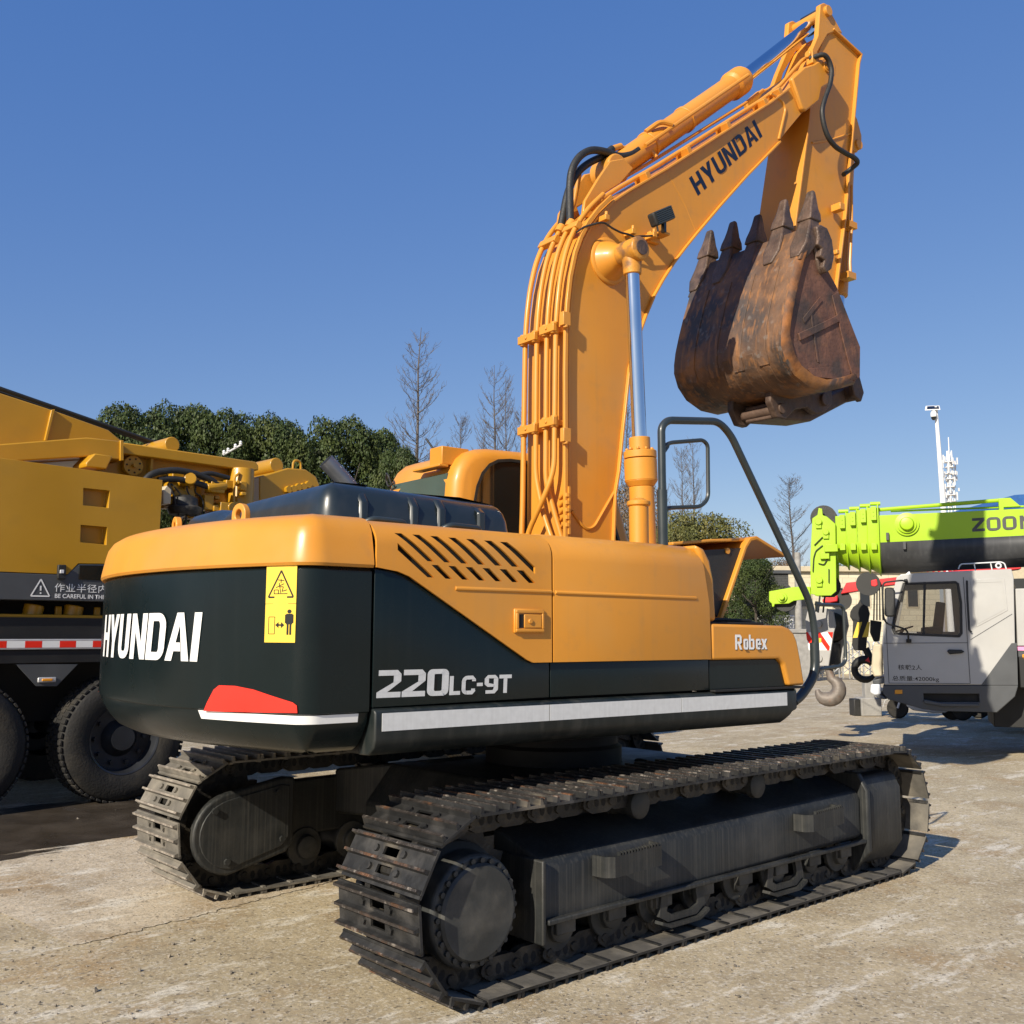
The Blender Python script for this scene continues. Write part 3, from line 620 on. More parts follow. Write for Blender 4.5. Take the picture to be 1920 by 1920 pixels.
# top deck
g = G(); g.b2((-2.2, -1.25, 2.06), (-1.175, -.4, 2.137)); g.b2((-1.17, -1.25, 2.06), (-.2, -.4, 2.146)); up(g, 'top_deck', 'orange', .01)
# front pillar of the side panel and the step box
pil = [(-.05, 2.148), (.02, 2.125), (.07, 2.06), (.10, 1.95), (.115, 1.70), (.03, 1.70), (.02, 1.85), (-.02, 2.06)]
g = G(); g.prism(pil, -1.36, -.62); up(g, 'front_post', 'orange', .025, seg=3)
g = G(); g.b2((-.2, -1.22, 1.7), (-.02, -.6, 2.10)); up(g, 'tank_box', 'orange', .02)
# step box, rounded at its front corner
def box_plan(x0, x1, ya, yb, r, n=6): return [(x0, yb), (x0, ya), (x1-r, ya)]+arc(x1-r, ya+r, r, r, -90, 0, n)[1:]+[(x1, yb)]
def plan_loft(g, pl, zs):
    rows = []
    for d, z, dx in zs:
        q = inset(pl, d); rows.append([Vector((x+(dx if x > .3 else 0), y, z)) for x, y in q])
    g.loft(rows)
g = G(); g.prism([(.032, 1.4775), (.64, 1.4775), (.69, 1.445), (.735, 1.311), (.893, 1.311), (.865, 1.45), (.83, 1.585), (.80, 1.635), (.755, 1.665), (.69, 1.68), (.032, 1.686)], -1.392, -.55); sbx = up(g, 'step_box', 'orange', .016, seg=3)
g = G(); g.prism([(.032, 1.305), (.73, 1.305), (.685, 1.44), (.64, 1.4765), (.032, 1.4765)], -1.366, -.6); up(g, 'lower_panel', 'dark', .004)
g = G(); g.b2((.05, -1.30, 1.684), (.62, -.62, 1.70)); g.tube([(.12, -1.2, 1.70), (.3, -1.2, 1.715), (.6, -1.2, 1.71), (.68, -1.2, 1.685)], .012); up(g, 'step_plate', 'black', .004)
# skirt rail with reflective strips
sk = [(-1.362, 1.293), (-1.392, 1.285), (-1.398, 1.27), (-1.398, 1.16), (-1.385, 1.12), (-1.34, 1.085), (-1.25, 1.08), (-1.25, 1.293)]
g = G(); g.loft([[Vector((x+dx*(1.293-z), y, z)) for y, z in sk] for x, dx in ((-2.2, 0), (.70, .0))]+[[Vector((.70+t*.19, y+.07*t*t+(0.03*t*t if z < 1.15 else 0), z+(.05*t if z < 1.15 else 0))) for y, z in sk] for t in (.33, .66, 1.)])
skirt = up(g, 'skirt_rail', 'skirt', .008)
g = G(); g.b2((.04, -1.40, 1.293), (.88, -.6, 1.306)); up(g, 'skirt_lip', 'black', .003)
for x0, x1 in ((-2.165, -1.203), (-1.198, -.245), (-.24, .70)):
    g = G(); g.b2((x0, -1.398, 1.193), (x1, -1.4005, 1.272)); up(g, 'reflective_strip', 'reflect', parent=skirt)
# hidden-side skirt and panels
g = G(); g.b2((-2.2, 1.30, 1.09), (1.2, 1.375, 1.3)); g.b2((-2.2, 1.30, 1.3), (-.65, 1.36, 2.1)); up(g, 'side_panel', 'orange', .02)
# lettering on the side
p0, p1 = U(705, 1309), U(958, 1298); hb = U(705, 1257)[1]-p0[1]
sl = (p1[1]-p0[1])/(p1[0]-p0[0])
zT = U(940, 1300)[1]
fn = lambda u, v, e: Vector((p0[0]+u, YS-.0015-e, p0[1]+v))
g = lettering('220LC-9T', hb, fn, gap=.05, sx=1.12, shear=.04, heights={'L': .72, 'C': .72, '-': .72, '9': .72, 'T': .72}, size=p1[0]-p0[0]); up(g, 'lettering', 'reflect', smooth=0, parent=low)
p0, p1 = U(1378, 1218, -1.392), U(1438, 1217, -1.392); hb = .088
for m_, o_, e_ in (('black', .004, 0.), ('white', 0., .001)):
    fn = lambda u, v, e: Vector((p0[0]+u+o_, -1.3935-e-e_, p0[1]+v-o_))
    g = lettering('Robex', hb, fn, gap=.085, size=p1[0]-p0[0], sx=1.); up(g, 'lettering', m_, smooth=0, parent=sbx)

# raised front lid
g = G(); g.ribbon([(.44, 1.70), (.70, 2.18), (.745, 2.228), (.80, 2.24), (1.09, 2.14)], -1.12, -.42, .025, 1); g.mi = 0
g.ribbon([(.05, 2.165), (.40, 2.205), (.75, 2.232)], -1.08, -.42, .02, 1); lid = up(g, 'raised_lid', 'orange', .006)
g = G(); g.prism([(.06, 2.125), (.70, 2.185), (.44, 1.72), (.36, 1.82), (.14, 1.9)], -1.09, -1.075); up(g, 'lid_gusset', 'rubber', parent=lid)
g = G(); c_ = UF.y(1363, 1033, -1.09); g.cyl((c_[0], -1.08, c_[1]), (c_[0], -1.1, c_[1]), .02, n=12); up(g, 'lid_catch', 'orange', parent=lid)
# filler cylinder beside the boom ram
c_ = UF.y(1198, 985, -.95); g = G(); g.lathe([(.06, -.25), (.06, .185), (.072, .19), (.072, .215), (.055, .22), (.03, .235)], (c_[0], -.95, 2.22), (0, 0, 1), 20); up(g, 'filler_neck', 'orange', .004)

# ---- engine hood, exhaust
def rbox(x0, x1, y0, y1, r, n=5): return arc(x1-r, y1-r, r, r, 0, 90, n)+arc(x0+r, y1-r, r, r, 90, 180, n)+arc(x0+r, y0+r, r, r, 180, 270, n)+arc(x1-r, y0+r, r, r, 270, 360, n)
HB = rbox(-2.22, -1.04, -.90, 1.12, .09)
HB = [q for i, p_ in enumerate(HB) for q in ([p_] if not (abs(p_[0]+2.22) < .001 and p_[1] > .9 and HB[(i+1) % len(HB)][1] < 0) else [p_]+[(-2.22, 1.0-.1*k) for k in range(1, 18)])]
g = G(); rows = []
for d, z in ((0, 2.1), (0, 2.22), (.012, 2.29), (.03, 2.335), (.06, 2.365), (.11, 2.385), (.3, 2.39)):
    rows.append([Vector((x, y, z-(.045*math.exp(-((y-.5)/.12)**2) if z > 2.2 else 0)-max(0, x+1.5)*.10*(z > 2.2))) for x, y in inset(HB, d)])
g.loft(rows); hood = up(g, 'engine_hood', 'hood', .01, smooth=50, seg=2)
for x in (-2.0, -1.70, -1.53, -1.27):
    g = G(); g.loft([[Vector((x+a, -.90-b_*s_, z)) for a, b_ in ((-.03, -.005), (-.015, .012), (.015, .012), (.03, -.005))] for z, s_ in ((2.14, 1), (2.28, .9))]+[[Vector((x+a, -.86-b_*.5, z)) for a, b_ in ((-.03, -.02), (-.015, .012), (.015, .012), (.03, -.02))] for z in (2.335-max(0, x+1.5)*.1,)])
    up(g, 'hood_rib', 'hood', .004, parent=hood)
for px0, px1, py in ((684, 772, 966), (832, 912, 978)):
    a, b_ = UF.y(px0, py, -1.0), UF.y(px1, py+7, -1.0); g = G()
    g.tube([(a[0], -.93, 2.15), (a[0]+.05, -.98, 2.19), (b_[0]-.03, -.98, 2.185), (b_[0], -.93, 2.15)], .016, round_=.03)
    for k_ in range(3): x = a[0]+(b_[0]-a[0])*(.3+.28*k_); g.cyl((x, -.97, 2.14), (x, -.97, 2.155), .016, n=8)
    up(g, 'hood_hinge', 'rail', parent=hood)
pth = [(-1.42, .2, 2.2), (-1.42, .2, 2.44), (-1.50, .21, 2.55), (-1.64, .235, 2.68)]
g = G(); g.tube(pth, .052, 24, round_=.1); ex_dir = (Vector(pth[3])-Vector(pth[2])).normalized()
M['exh'] = mat('brushed_exhaust', (.22, .225, .235), .42, metal=.8, var=.15)
exo = up(g, 'exhaust_pipe', 'exh')
g = G(); q = Vector(pth[3]); g.cyl(q-ex_dir*.02, q+ex_dir*.004, .047, n=24); up(g, 'pipe_mouth', 'black', parent=exo)

# ---- cab
CO = [(-.60, 1.25), (-.60, 2.55), (-.59, 2.68), (-.565, 2.77), (-.52, 2.845), (-.46, 2.895), (-.38, 2.925), (-.28, 2.94), (.0, 2.95), (.72, 2.96), (.9, 2.90), (1.12, 2.3), (1.22, 1.9), (1.2, 1.25)]
cy0, cy1 = .34, 1.30
g = G(); g.loft([[Vector((x, y, z)) for x, z in inset(CO[::-1], i_)] for y, i_ in ((cy0, .075), (cy0+.008, .05), (cy0+.025, .025), (cy0+.05, .008), (cy0+.08, 0), (cy1-.08, 0), (cy1-.05, .008), (cy1-.025, .025), (cy1-.008, .05), (cy1, .075))]); cab = up(g, 'cab', 'orange', smooth=40)
g = G(); cr6 = lambda x, y: (640+.1875*x, 580+.1875*y)
wy = [(-.47, 2.2), (-.45, 2.50), (-.42, 2.65), (-.375, 2.75), (-.31, 2.82), (-.23, 2.86), (-.12, 2.875), (.62, 2.885), (.78, 2.82), (.98, 2.3), (.98, 1.9), (-.47, 1.9)]
g.prism(wy, cy0-.2, cy0+.03)
g.prism([(cy0+.13, 2.30), (cy1-.17, 2.30), (cy1-.17, 2.65), (cy1-.23, 2.71), (cy0+.2, 2.725), (cy0+.13, 2.67)], -.72, -.565, 'x')
cut(cab, g)
g = G(); I_ = inset(wy if sum(wy[i][0]*wy[(i+1) % len(wy)][1]-wy[(i+1) % len(wy)][0]*wy[i][1] for i in range(len(wy))) > 0 else wy[::-1], .022); O_ = inset(I_, -.022); L_ = [[g.v(x, y, z) for x, z in q] for q in (O_, I_) for y in (cy0-.004, cy0+.02)]
for i in range(len(O_)):
    j = (i+1) % len(O_)
    for A, B in ((L_[0], L_[1]), (L_[1], L_[3]), (L_[3], L_[2]), (L_[2], L_[0])): g.f([A[i], B[i], B[j], A[j]])
up(g, 'window_seal', 'rubber', parent=cab)
g = G(); g.prism(wy, cy0+.012, cy0+.022); up(g, 'side_window', 'glass', parent=cab)
g = G(); g.prism([(cy0+.12, 2.28), (cy1-.09, 2.28), (cy1-.09, 2.74), (cy0+.12, 2.74)], -.585, -.575, 'x'); up(g, 'rear_window', 'glass2', parent=cab)
g = G(); g.b2((-.63, .46, 2.80), (-.40, .62, 2.93)); g.b2((-.66, .45, 2.78), (-.58, .80, 2.80)); g.b2((-.50, .7, 2.9), (-.30, .82, 2.935)); up(g, 'roof_bracket', 'orange', .006, parent=cab)
g = G(); g.tube([(-.52, .7, 2.9), (-.54, .72, 2.96), (-.57, .76, 3.03)], .008); up(g, 'antenna', 'rubber', parent=cab)
g = G(); g.tube([(-.62, 1.16, 2.74), (-.64, 1.17, 2.80), (-.63, 1.22, 2.83), (-.61, 1.25, 2.77), (-.62, 1.2, 2.72), (-.62, 1.13, 2.74)], .008, round_=.02); up(g, 'cable_loop', 'rubber', parent=cab)

# ---- handrail with empty mirror frames (right front)
rl = [UF.y(*p, -1.22) for p in ((1243, 1006), (1240, 800), (1252, 788), (1347, 790), (1370, 815), (1519, 1130), (1529, 1190), (1529, 1265), (1503, 1304))]
g = G(); g.tube([(x, -1.22, z) for x, z in rl], .0235, 12, round_=.09, sub=5); g.tube([(rl[0][0], -1.22, 2.13), (rl[0][0]-.003, -1.22, 2.47)], .031, 12)
z_ = UF.y(1529, 1205, -1.22); end_ = UF.y(1488, 1316, -1.22); g.tube([(rl[7][0], -1.22, z_[1]), (rl[7][0], -1.22, rl[7][1]), (rl[8][0], -1.22, rl[8][1]), (end_[0], -1.22, end_[1])], .031, 12, round_=.09); rail = up(g, 'handrail', 'rail')
for pts in ([(1243, 838), (1256, 830), (1318, 825), (1327, 834), (1328, 935), (1314, 950), (1258, 952), (1243, 955)], [(1530, 1133), (1545, 1134), (1577, 1135), (1582, 1142), (1586, 1240), (1576, 1249), (1545, 1253), (1530, 1256)]):
    q = UF.ys(pts, -1.22); g = G(); g.tube([(x, -1.22, z) for x, z in q], .0125, 8, round_=.04)
    for j in (0, -1):
        s_ = -1 if j == 0 else 1; x, z = q[j]; g.prism([(x, z-.05), (x+.045, z+.0), (x+.05, z+.015), (x, z+.02)], -1.228, -1.212)
    up(g, 'mirror_frame', 'rail', parent=rail)
g = G(); g.tube([(.25, 1.32, 1.5), (.25, 1.36, 2.6), (.9, 1.36, 2.5), (1.2, 1.36, 1.6)], .02, round_=.08); up(g, 'cab_rail', 'rail')

# ---------------------------------------------------------------- boom, arm, bucket
BY, BL = .28, .14
c7 = lambda x, y: (940+x*.20833, 200+y*.20833); c1 = lambda x, y: (1240+x*.22917, y*.22917)
back_px = [(1068, 1003), (1067, 700), (1068, 620), (1071, 570), (1076, 525), (1085, 481), (1095, 453), (1108, 427), (1127, 402), (1150, 380), (1180, 360), (1211, 342), (1252, 318), (1307, 283), (1377, 238), (1446, 194), (1480, 168)]
head_px = [(1498, 140), (1522, 122), (1540, 109), (1554, 110), (1563, 124), (1562, 142), (1553, 158), (1536, 168), (1531, 192), (1506, 211)]
low_px = [(1462, 264), (1400, 328), (1350, 384), (1306, 436), (1284, 463), (1262, 492), (1243, 522), (1226, 552), (1210, 590), (1197, 627), (1179, 690), (1166, 811), (1159, 883), (1152, 925), (1148, 1003)]
Bk = UF.ys(back_px, -BY); Hd = UF.ys(head_px, -BY); Lw = UF.ys(low_px, -BY)
Bk[0] = (Bk[0][0], 2.0); Lw[-1] = (Lw[-1][0]-.01, 2.0)
g = G(); g.prism([Bk[0]]+Bk[1:]+Hd+Lw, -BY+.015, BL-.015); boom = up(g, 'boom', 'orange', .004)
g = G(); g.ribbon(Bk, -BY-.012, BL+.012, .016, 1); g.ribbon(Lw, -BY-.012, BL+.012, .016, 1); up(g, 'boom_flange', 'orange', .003, parent=boom)
# cast head plates, doubler seams
hp = UF.ys([(1480, 149), (1503, 128), (1522, 122), (1540, 109), (1554, 110), (1563, 124), (1562, 142), (1553, 158), (1536, 168), (1531, 192), (1506, 211), (1500, 207)], -BY)
for s_ in (-1, 1): g = G(); h_ = BY if s_ < 0 else .21; g.prism(hp, s_*(h_-.02), s_*(h_+.03)); up(g, 'boom_head', 'orange', .015, parent=boom)
pc = UF.y(1550, 126, -BY-.03)
g = G(); g.cyl((pc[0], -BY-.045, pc[1]), (pc[0], BY+.045, pc[1]), .055, n=24); g.cyl((pc[0], -BY-.052, pc[1]), (pc[0], -BY-.044, pc[1]), .035, n=20); up(g, 'boom_pin', 'orange', .004, parent=boom)
def weld(pts, par, y, r=.011, rd=.05):
    g = G(); g.tube([(x, y, z) for x, z in UF.ys(pts, y)], r, 6, round_=rd); return up(g, 'weld_seam', 'orange', parent=par)
weld([c1(*p) for p in ((895, 765), (985, 820), (1018, 890), (960, 1140))], boom, -BY+.013, .012, .12)
weld([(1072, 958), (1090, 985), (1102, 993), (1114, 988), (1154, 918)], boom, -BY+.013, .012, .06)
weld([c7(1490, 590), c7(1650, 880), c7(1745, 1115)], boom, -BY+.016, .003)
# ram boss on each side of the boom
bc = UF.y(1150, 478, -BY); rc = UF.y(1184, 472, -.50)
for s_ in (-1, 1):
    h_ = BY if s_ < 0 else BL; g = G(); g.lathe([(.172, h_-.03), (.172, h_-.006), (.165, h_+.002), (.148, h_+.006), (.138, h_+.02), (.122, h_+.05), (.102, h_+.08), (.085, h_+.105), (.08, h_+.13)], (rc[0], 0, rc[1]), (0, s_, 0), 32)
    up(g, 'ram_boss', 'orange', parent=boom)
for s_ in (-1, 1):
    yb = -.07+s_*.43; base = Vector((.42, yb, 1.35)); top = Vector((rc[0], yb, rc[1]))
    d = (top-base).normalized(); at_ = lambda z: base+d*((z-base.z)/d.z)
    g = G(); g.cyl(at_(1.4), at_(2.62), .085, n=28); g.cyl(at_(2.62), at_(2.66), .085, .112, 28); g.cyl(at_(2.66), at_(2.81), .112, n=28); g.cyl(at_(2.816), at_(2.865), .112, n=28); g.cyl(at_(2.865), at_(2.96), .072, n=24)
    for k_ in range(10):
        a_ = 2*math.pi*k_/10; q = at_(2.865)+Vector((.09*math.cos(a_), .09*math.sin(a_), 0)); g.cyl(q, q+Vector((0, 0, .018)), .012, n=6)
    ram = up(g, 'boom_ram', 'orange', .004)
    g = G(); g.cyl(at_(2.90), at_(rc[1]-.16), .05, n=28); up(g, 'ram_rod', 'chrome', parent=ram)
    g = G(); g.cyl(at_(rc[1]-.165), at_(rc[1]-.04), .062, .07, 20); g.lathe([(.07, -.10), (.085, -.09), (.085, .09), (.07, .10), (.0005, .10)], top, (0, s_, 0), 24)
    up(g, 'rod_eye', 'wornorange', .006, parent=ram)
    g = G(); g.lathe([(.052, .10), (.052, .108), (.0005, .108)], top, (0, s_, 0), 20, cap=False); up(g, 'rod_pin', 'tooth', parent=ram)

# arm cylinder on the boom's back
e0, e1, e2 = UF.y(1196, 286, 0), UF.y(1390, 150, 0), UF.y(1527, 42, 0)
P0, P1, P2 = (Vector((q[0], 0, q[1])) for q in (e0, e1, e2)); d = (P1-P0).normalized(); d2 = (P2-P1).normalized()
P0 = P0-d*.30; 
g = G(); g.cyl(P0-d*.1, P1-d*.20, .098, n=32); g.cyl(P1-d*.20, P1-d*.17, .098, .122, 32); g.cyl(P1-d*.17, P1-d*.02, .122, n=32); g.cyl(P1-d*.02, P1+d*.03, .122, .10, 32); g.lathe([(.10, -.11), (.11, -.1), (.11, .1), (.1, .11)], P0-d*.1, (0, 1, 0), 24)
acy = up(g, 'arm_ram', 'orange', .004)
g = G(); g.cyl(P1-d*.02, P2-d2*.02, .062, n=28); up(g, 'ram_rod', 'chrome', parent=acy)
g = G(); g.lathe([(.085, -.11), (.095, -.1), (.095, .1), (.085, .11)], P2, (0, 1, 0), 24); up(g, 'rod_eye', 'steel', parent=acy)
g = G(); q0 = P0+d*.9+Vector((0, -.13, .02)); 
g.tube([P0+d*.25+Vector((0, -.12, .03)), P1-d*.12+Vector((0, -.15, .02))], .016, 8); g.tube([P0+d*.35+Vector((0, -.05, .13)), P0+d*.5+Vector((0, -.1, .14)), P0+d*.62+Vector((0, -.14, .05))], .02, 8, round_=.05)
for t_ in (.45, 1.0): g.lathe([(.102, -.02), (.108, -.015), (.108, .015), (.102, .02)], P0+d*t_, d, 24)
up(g, 'ram_pipe', 'orange', parent=acy)
# ears holding the cylinder foot
ear = UF.ys([c7(740, 850), c7(860, 650), c7(968, 492), c7(1090, 470), c7(1180, 560), c7(1060, 700), c7(900, 800)], -.14)
ear = [(x, z) for x, z in ear]+[(ear[-1][0]+.1, ear[-1][1]-.2), (ear[0][0]-.02, ear[0][1]-.12)]
for y0 in (-.155, .125): g = G(); g.prism(ear, y0, y0+.03); up(g, 'ram_ear', 'orange', .008, parent=boom)

# steel pipes on the boom's back: offset copies of its back edge
def along(off, i0, i1, y, px=Bk):
    out = []
    for i in range(i0, i1):
        a = Vector(px[min(i+1, len(px)-1)])-Vector(px[max(i-1, 0)]); a.normalize(); n = Vector((-a.y, a.x)); q = Vector(px[i])+n*off; out.append((q.x, y, q.y))
    return out
b0 = lambda x, z, y: (x, y, z)
paths = [
 [(-.21, .10, 2.12), (-.195, .10, 2.5)]+along(.085, 1, 10, .10)+[(.28, .03, 5.03)],
 [(-.15, -.235, 2.12), (-.17, -.10, 2.42), (-.185, -.03, 2.70)]+along(.085, 1, 8, -.03),
 [(-.10, -.265, 2.12), (-.14, -.20, 2.38), (-.185, -.14, 2.64)]+along(.085, 1, 8, -.14),
 [(-.235, .02, 2.15), (-.23, .0, 2.30), (-.225, -.19, 2.56), (-.19, -.235, 2.72)]+along(.085, 1, 10, -.235),
]
for k_, pth in enumerate(paths):
    g = G(); g.tube(pth, .019, 10, round_=.08, sub=3)
    if k_ in (1, 2): e = Vector(pth[-1]); f_ = (e-Vector(pth[-2])).normalized(); g.cyl(e-f_*.03, e+f_*.03, .036, n=12)
    up(g, 'hydraulic_pipe', 'orange', parent=boom)
# pipe that runs on along the boom to the arm, and the flat edge strip
top_ = along(.06, 8, 17, -.20); hz = UF.y(1505, 112, -.2); hx = UF.y(1530, 102, -.2)
g = G(); g.tube([(paths[3][-1][0]-.02, -.235, paths[3][-1][2]-.05)]+top_+[(hz[0], -.2, hz[1]), (hx[0], -.2, hx[1])], .018, 10, round_=.06); up(g, 'hydraulic_pipe', 'orange', parent=boom)
g = G(); g.tube(along(.10, 11, 17, -.05), .013, 8); g.tube(along(.05, 11, 16, -.11), .012, 8); up(g, 'hydraulic_pipe', 'orange', parent=boom)
g = G()
for t_ in (11.2, 12.8, 13.9, 14.9, 15.6):
    i = int(t_); f_ = t_-i; A_ = [Vector(along(h, i, i+1, -.24)[0]).lerp(Vector(along(h, i+1, i+2, -.24)[0]), f_) for h in (.01, .066)]
    t2 = (Vector(Bk[i+1])-Vector(Bk[i])).normalized(); tv = Vector((t2.x, 0, t2.y))*.024
    V = [A_[0]-tv, A_[0]+tv, A_[1]+tv, A_[1]-tv]; F_ = [[g.v(p+Vector((0, y, 0))) for p in V] for y in (-.045, .09)]
    g.f(F_[0]); g.f(F_[1][::-1])
    for j in range(4): g.f([F_[0][j], F_[1][j], F_[1][(j+1) % 4], F_[0][(j+1) % 4]])
up(g, 'pipe_clamp', 'orange', .004, parent=boom)
bar = along(.03, 0, 10, -.262)
g = G(); g.ribbon([(p[0], p[2]) for p in bar], -.305, -.28, .03, 1)
up(g, 'edge_strip', 'orange', .004, parent=boom)
def clamps(z, y0, y1):
    g = G(); g.b2((-.222, y0-.03, z-.03), (-.19, y1+.03, z+.028))
    for y in (y0, y1): g.cyl((-.188, y, z-.04), (-.188, y, z+.04), .027, n=12)
    g.cyl((-.23, (y0+y1)/2, z), (-.22, (y0+y1)/2, z), .011, n=8); g.b2((-.19, y0, z-.018), (-.10, y1, z+.018)); return up(g, 'pipe_clamp', 'orange', .004, parent=boom)
for z in (3.68, 3.03): clamps(z, -.03, .10); clamps(z+.015, -.235, -.14)
for z in (3.74, 2.94):
    g = G(); g.b2((-.19, -.335, z-.045), (-.125, -.295, z+.05)); g.cyl((-.16, -.32, z-.06), (-.16, -.32, z-.04), .018, n=10); up(g, 'pipe_clamp', 'orange', .004, parent=boom)
for k_ in (6.3,):
    i = int(k_)
    for ya, yb in ((-.03, .10), (-.235, -.14)):
        a = Vector(along(.085, i, i+1, 0)[0]).lerp(Vector(along(.085, i+1, i+2, 0)[0]), k_-i+(.0 if ya > -.1 else .35)); t2 = (Vector(Bk[i+1])-Vector(Bk[i])).normalized(); tv = Vector((t2.x, 0, t2.y))
        g = G(); m_ = Matrix(((tv.x, 0, -tv.z), (0, 1, 0), (tv.z, 0, tv.x))); g.box(a+Vector((0, (ya+yb)/2, 0)), (.06, yb-ya+.06, .05), m_); up(g, 'pipe_clamp', 'orange', .006, parent=boom)
g = G()
for k_ in range(5): g.tube([(-.11, -.2, 2.33+.05*k_), (-.13, -.26, 2.35+.05*k_), (-.13, -.30, 2.35+.05*k_)], .012, 8); g.cyl((-.135, -.30, 2.33+.05*k_), (-.135, -.30, 2.355+.05*k_), .02, n=6)
g.b2((-.13, -.315, 2.28), (-.115, -.29, 2.6)); up(g, 'grease_manifold', 'orange', parent=boom)
g = G(); g.lathe([(.055, -.1), (.055, -.02), (.045, -.015), (.045, .06), (.052, .065), (.052, .09), (.03, .1)], (-.235, .02, 2.2), (0, 0, 1), 16); up(g, 'pipe_union', 'orange', parent=boom)
# black hoses
for st_, pts in ((paths[2][-1], [(1068, 352), (1071, 318), (1086, 292), (1108, 280), (1136, 284), (1160, 294), (1180, 292), (1196, 281)]), (paths[1][-1], [(1064, 360), (1080, 325), (1102, 306), (1130, 293), (1148, 279)])):
    yy = st_[1]; g = G(); q = UF.ys(pts, yy*.5); g.tube([st_]+[(x, yy*.5, z) for x, z in q], .028, 12, round_=.12, sub=4); e = Vector(st_)
    up(g, 'hydraulic_hose', 'rubber', parent=boom)
    x, z = q[-1]; g = G(); g.cyl((x, yy*.5, z), (x+.09, yy*.5, z+.05), .024, n=10); g.tube([(x+.06, yy*.5, z+.03), (x+.13, yy*.5, z+.05), (x+.17, yy*.5-.03, z-.02)], .018, 8, round_=.03); up(g, 'hose_fitting', 'orange', parent=boom)
# thin black cable with the work light
q = UF.ys([c7(*p) for p in ((720, 1110), (790, 1060), (880, 1045), (930, 1045), (1000, 1095), (1080, 1135), (1150, 1150), (1190, 1172), (1260, 1165), (1320, 1165), (1370, 1160), (1405, 1170), (1412, 1130), (1398, 1060))], -BY-.07)
g = G(); g.tube([(x, -BY-.07+(.05 if i < 2 else 0), z) for i, (x, z) in enumerate(q)], .0075, 6, round_=.02); up(g, 'light_cable', 'rubber', parent=boom)
g = G()
for p in ((920, 1010), (1160, 1135), (1350, 1165)):
    x, z = UF.y(*c7(*p), -BY-.04); g.b2((x-.02, -BY+.01, z-.02), (x+.02, -BY-.085, z+.02)); g.cyl((x, -BY-.07, z+.0), (x, -BY-.07, z+.045), .013, n=8)
up(g, 'cable_clip', 'orange', .004, parent=boom)
x, z = UF.y(*c7(1440, 1130), -BY-.09)
g = G(); g.b2((x-.05, -BY+.01, z-.06), (x+.05, -BY-.03, z+.02)); g.b2((x-.03, -BY-.03, z-.02), (x+.06, -BY-.12, z)); up(g, 'light_bracket', 'orange', .004, parent=boom)
lq = UF.ys([c7(*p) for p in ((1312, 975), (1480, 905), (1522, 1025), (1355, 1095))], -BY-.14)
g = G(); g.prism(lq, -BY-.13, -BY-.20); wl = up(g, 'work_light', 'rubber', .015, parent=boom, seg=3)
for k_ in range(7):
    t_ = (k_+.6)/7.4; p_, q_ = (tuple(lq[0][j]+(lq[3][j]-lq[0][j])*t_ for j in (0, 1)), tuple(lq[1][j]+(lq[2][j]-lq[1][j])*t_ for j in (0, 1))); g = G(); g.tube([(p_[0]*.93+q_[0]*.07, -BY-.202, p_[1]*.93+q_[1]*.07), (q_[0]*.93+p_[0]*.07, -BY-.202, q_[1]*.93+p_[1]*.07)], .006, 6); up(g, 'cooling_fin', 'rail', parent=wl)
x, z = (lq[2][0]+lq[3][0])/2, (lq[2][1]+lq[3][1])/2; g = G(); g.b2((x-.012, -BY-.18, z-.07), (x+.012, -BY-.15, z+.02)); up(g, 'light_stem', 'rail', parent=wl)
# boom lettering: along the boom's own slope
l0, l1, l2 = UF.y(1311, 366, -BY), UF.y(1432, 254, -BY), UF.y(1294, 333, -BY)
ux_ = Vector((l1[0]-l0[0], 0, l1[1]-l0[1])); ln_ = ux_.length; ux_.normalize(); uy_ = Vector((-ux_.z, 0, ux_.x)); dl = Vector((l2[0]-l0[0], 0, l2[1]-l0[1]))
lh = dl.dot(uy_); shr = dl.dot(ux_)/lh
g = lettering('HYUNDAI', lh, lambda u, v, e_: Vector((l0[0], -BY+.0135-e_, l0[1]))+ux_*(u+v*shr)+uy_*v, gap=.12, size=ln_); up(g, 'lettering', 'navy', smooth=0, parent=boom)
# arm
ar_px = [(1538, 8), (1545, 5), (1553, 9), (1560, 26), (1580, 62), (1613, 103), (1609, 118), (1597, 250), (1584, 401), (1568, 532)]
Ar = UF.ys(ar_px, -.2); AY = .2
left = UF.ys([(1492, 419), (1517, 231)], -AY)
Abody = Ar+[(2.98, 3.95), (2.86, 3.78), (2.72, 3.82), (2.52, 4.3)]+left+UF.ys([(1520, 190), (1516, 150), (1518, 105), (1534, 66)], -AY)
g = G(); g.prism(UF.ys([(1613, 103), (1609, 118), (1597, 250), (1584, 401), (1568, 532)], -AY)+[(2.98, 3.95), (2.86, 3.78), (2.72, 3.82), (2.52, 4.3)]+left+UF.ys([(1520, 190), (1530, 120), (1548, 72), (1562, 56)], -AY), -AY+.02, AY-.02); arm = up(g, 'arm', 'orange', .004)
g = G()
for s_ in (-1, 1): g.prism([(Ar[0][0]-.0, Ar[0][1]), *Ar[1:5], *UF.ys([(1568, 58), (1552, 64), (1528, 106), (1518, 150), (1510, 165), (1506, 140), (1518, 105), (1534, 66)], -AY)], s_*AY, s_*(AY-.05))
up(g, 'arm_ear', 'orange', .008, parent=arm)
g = G(); rt = UF.ys([(1562, 56), (1613, 103), (1609, 118), (1597, 250), (1584, 401), (1568, 532)], -AY)+[(2.98, 3.95)]
g.ribbon(rt, -AY-.014, AY+.014, .018, 1)
lf = [(2.52, 4.3)]+left+UF.ys([(1520, 190)], -AY); g.ribbon(lf, -AY-.014, AY+.014, .018, 1); up(g, 'arm_flange', 'orange', .003, parent=arm)
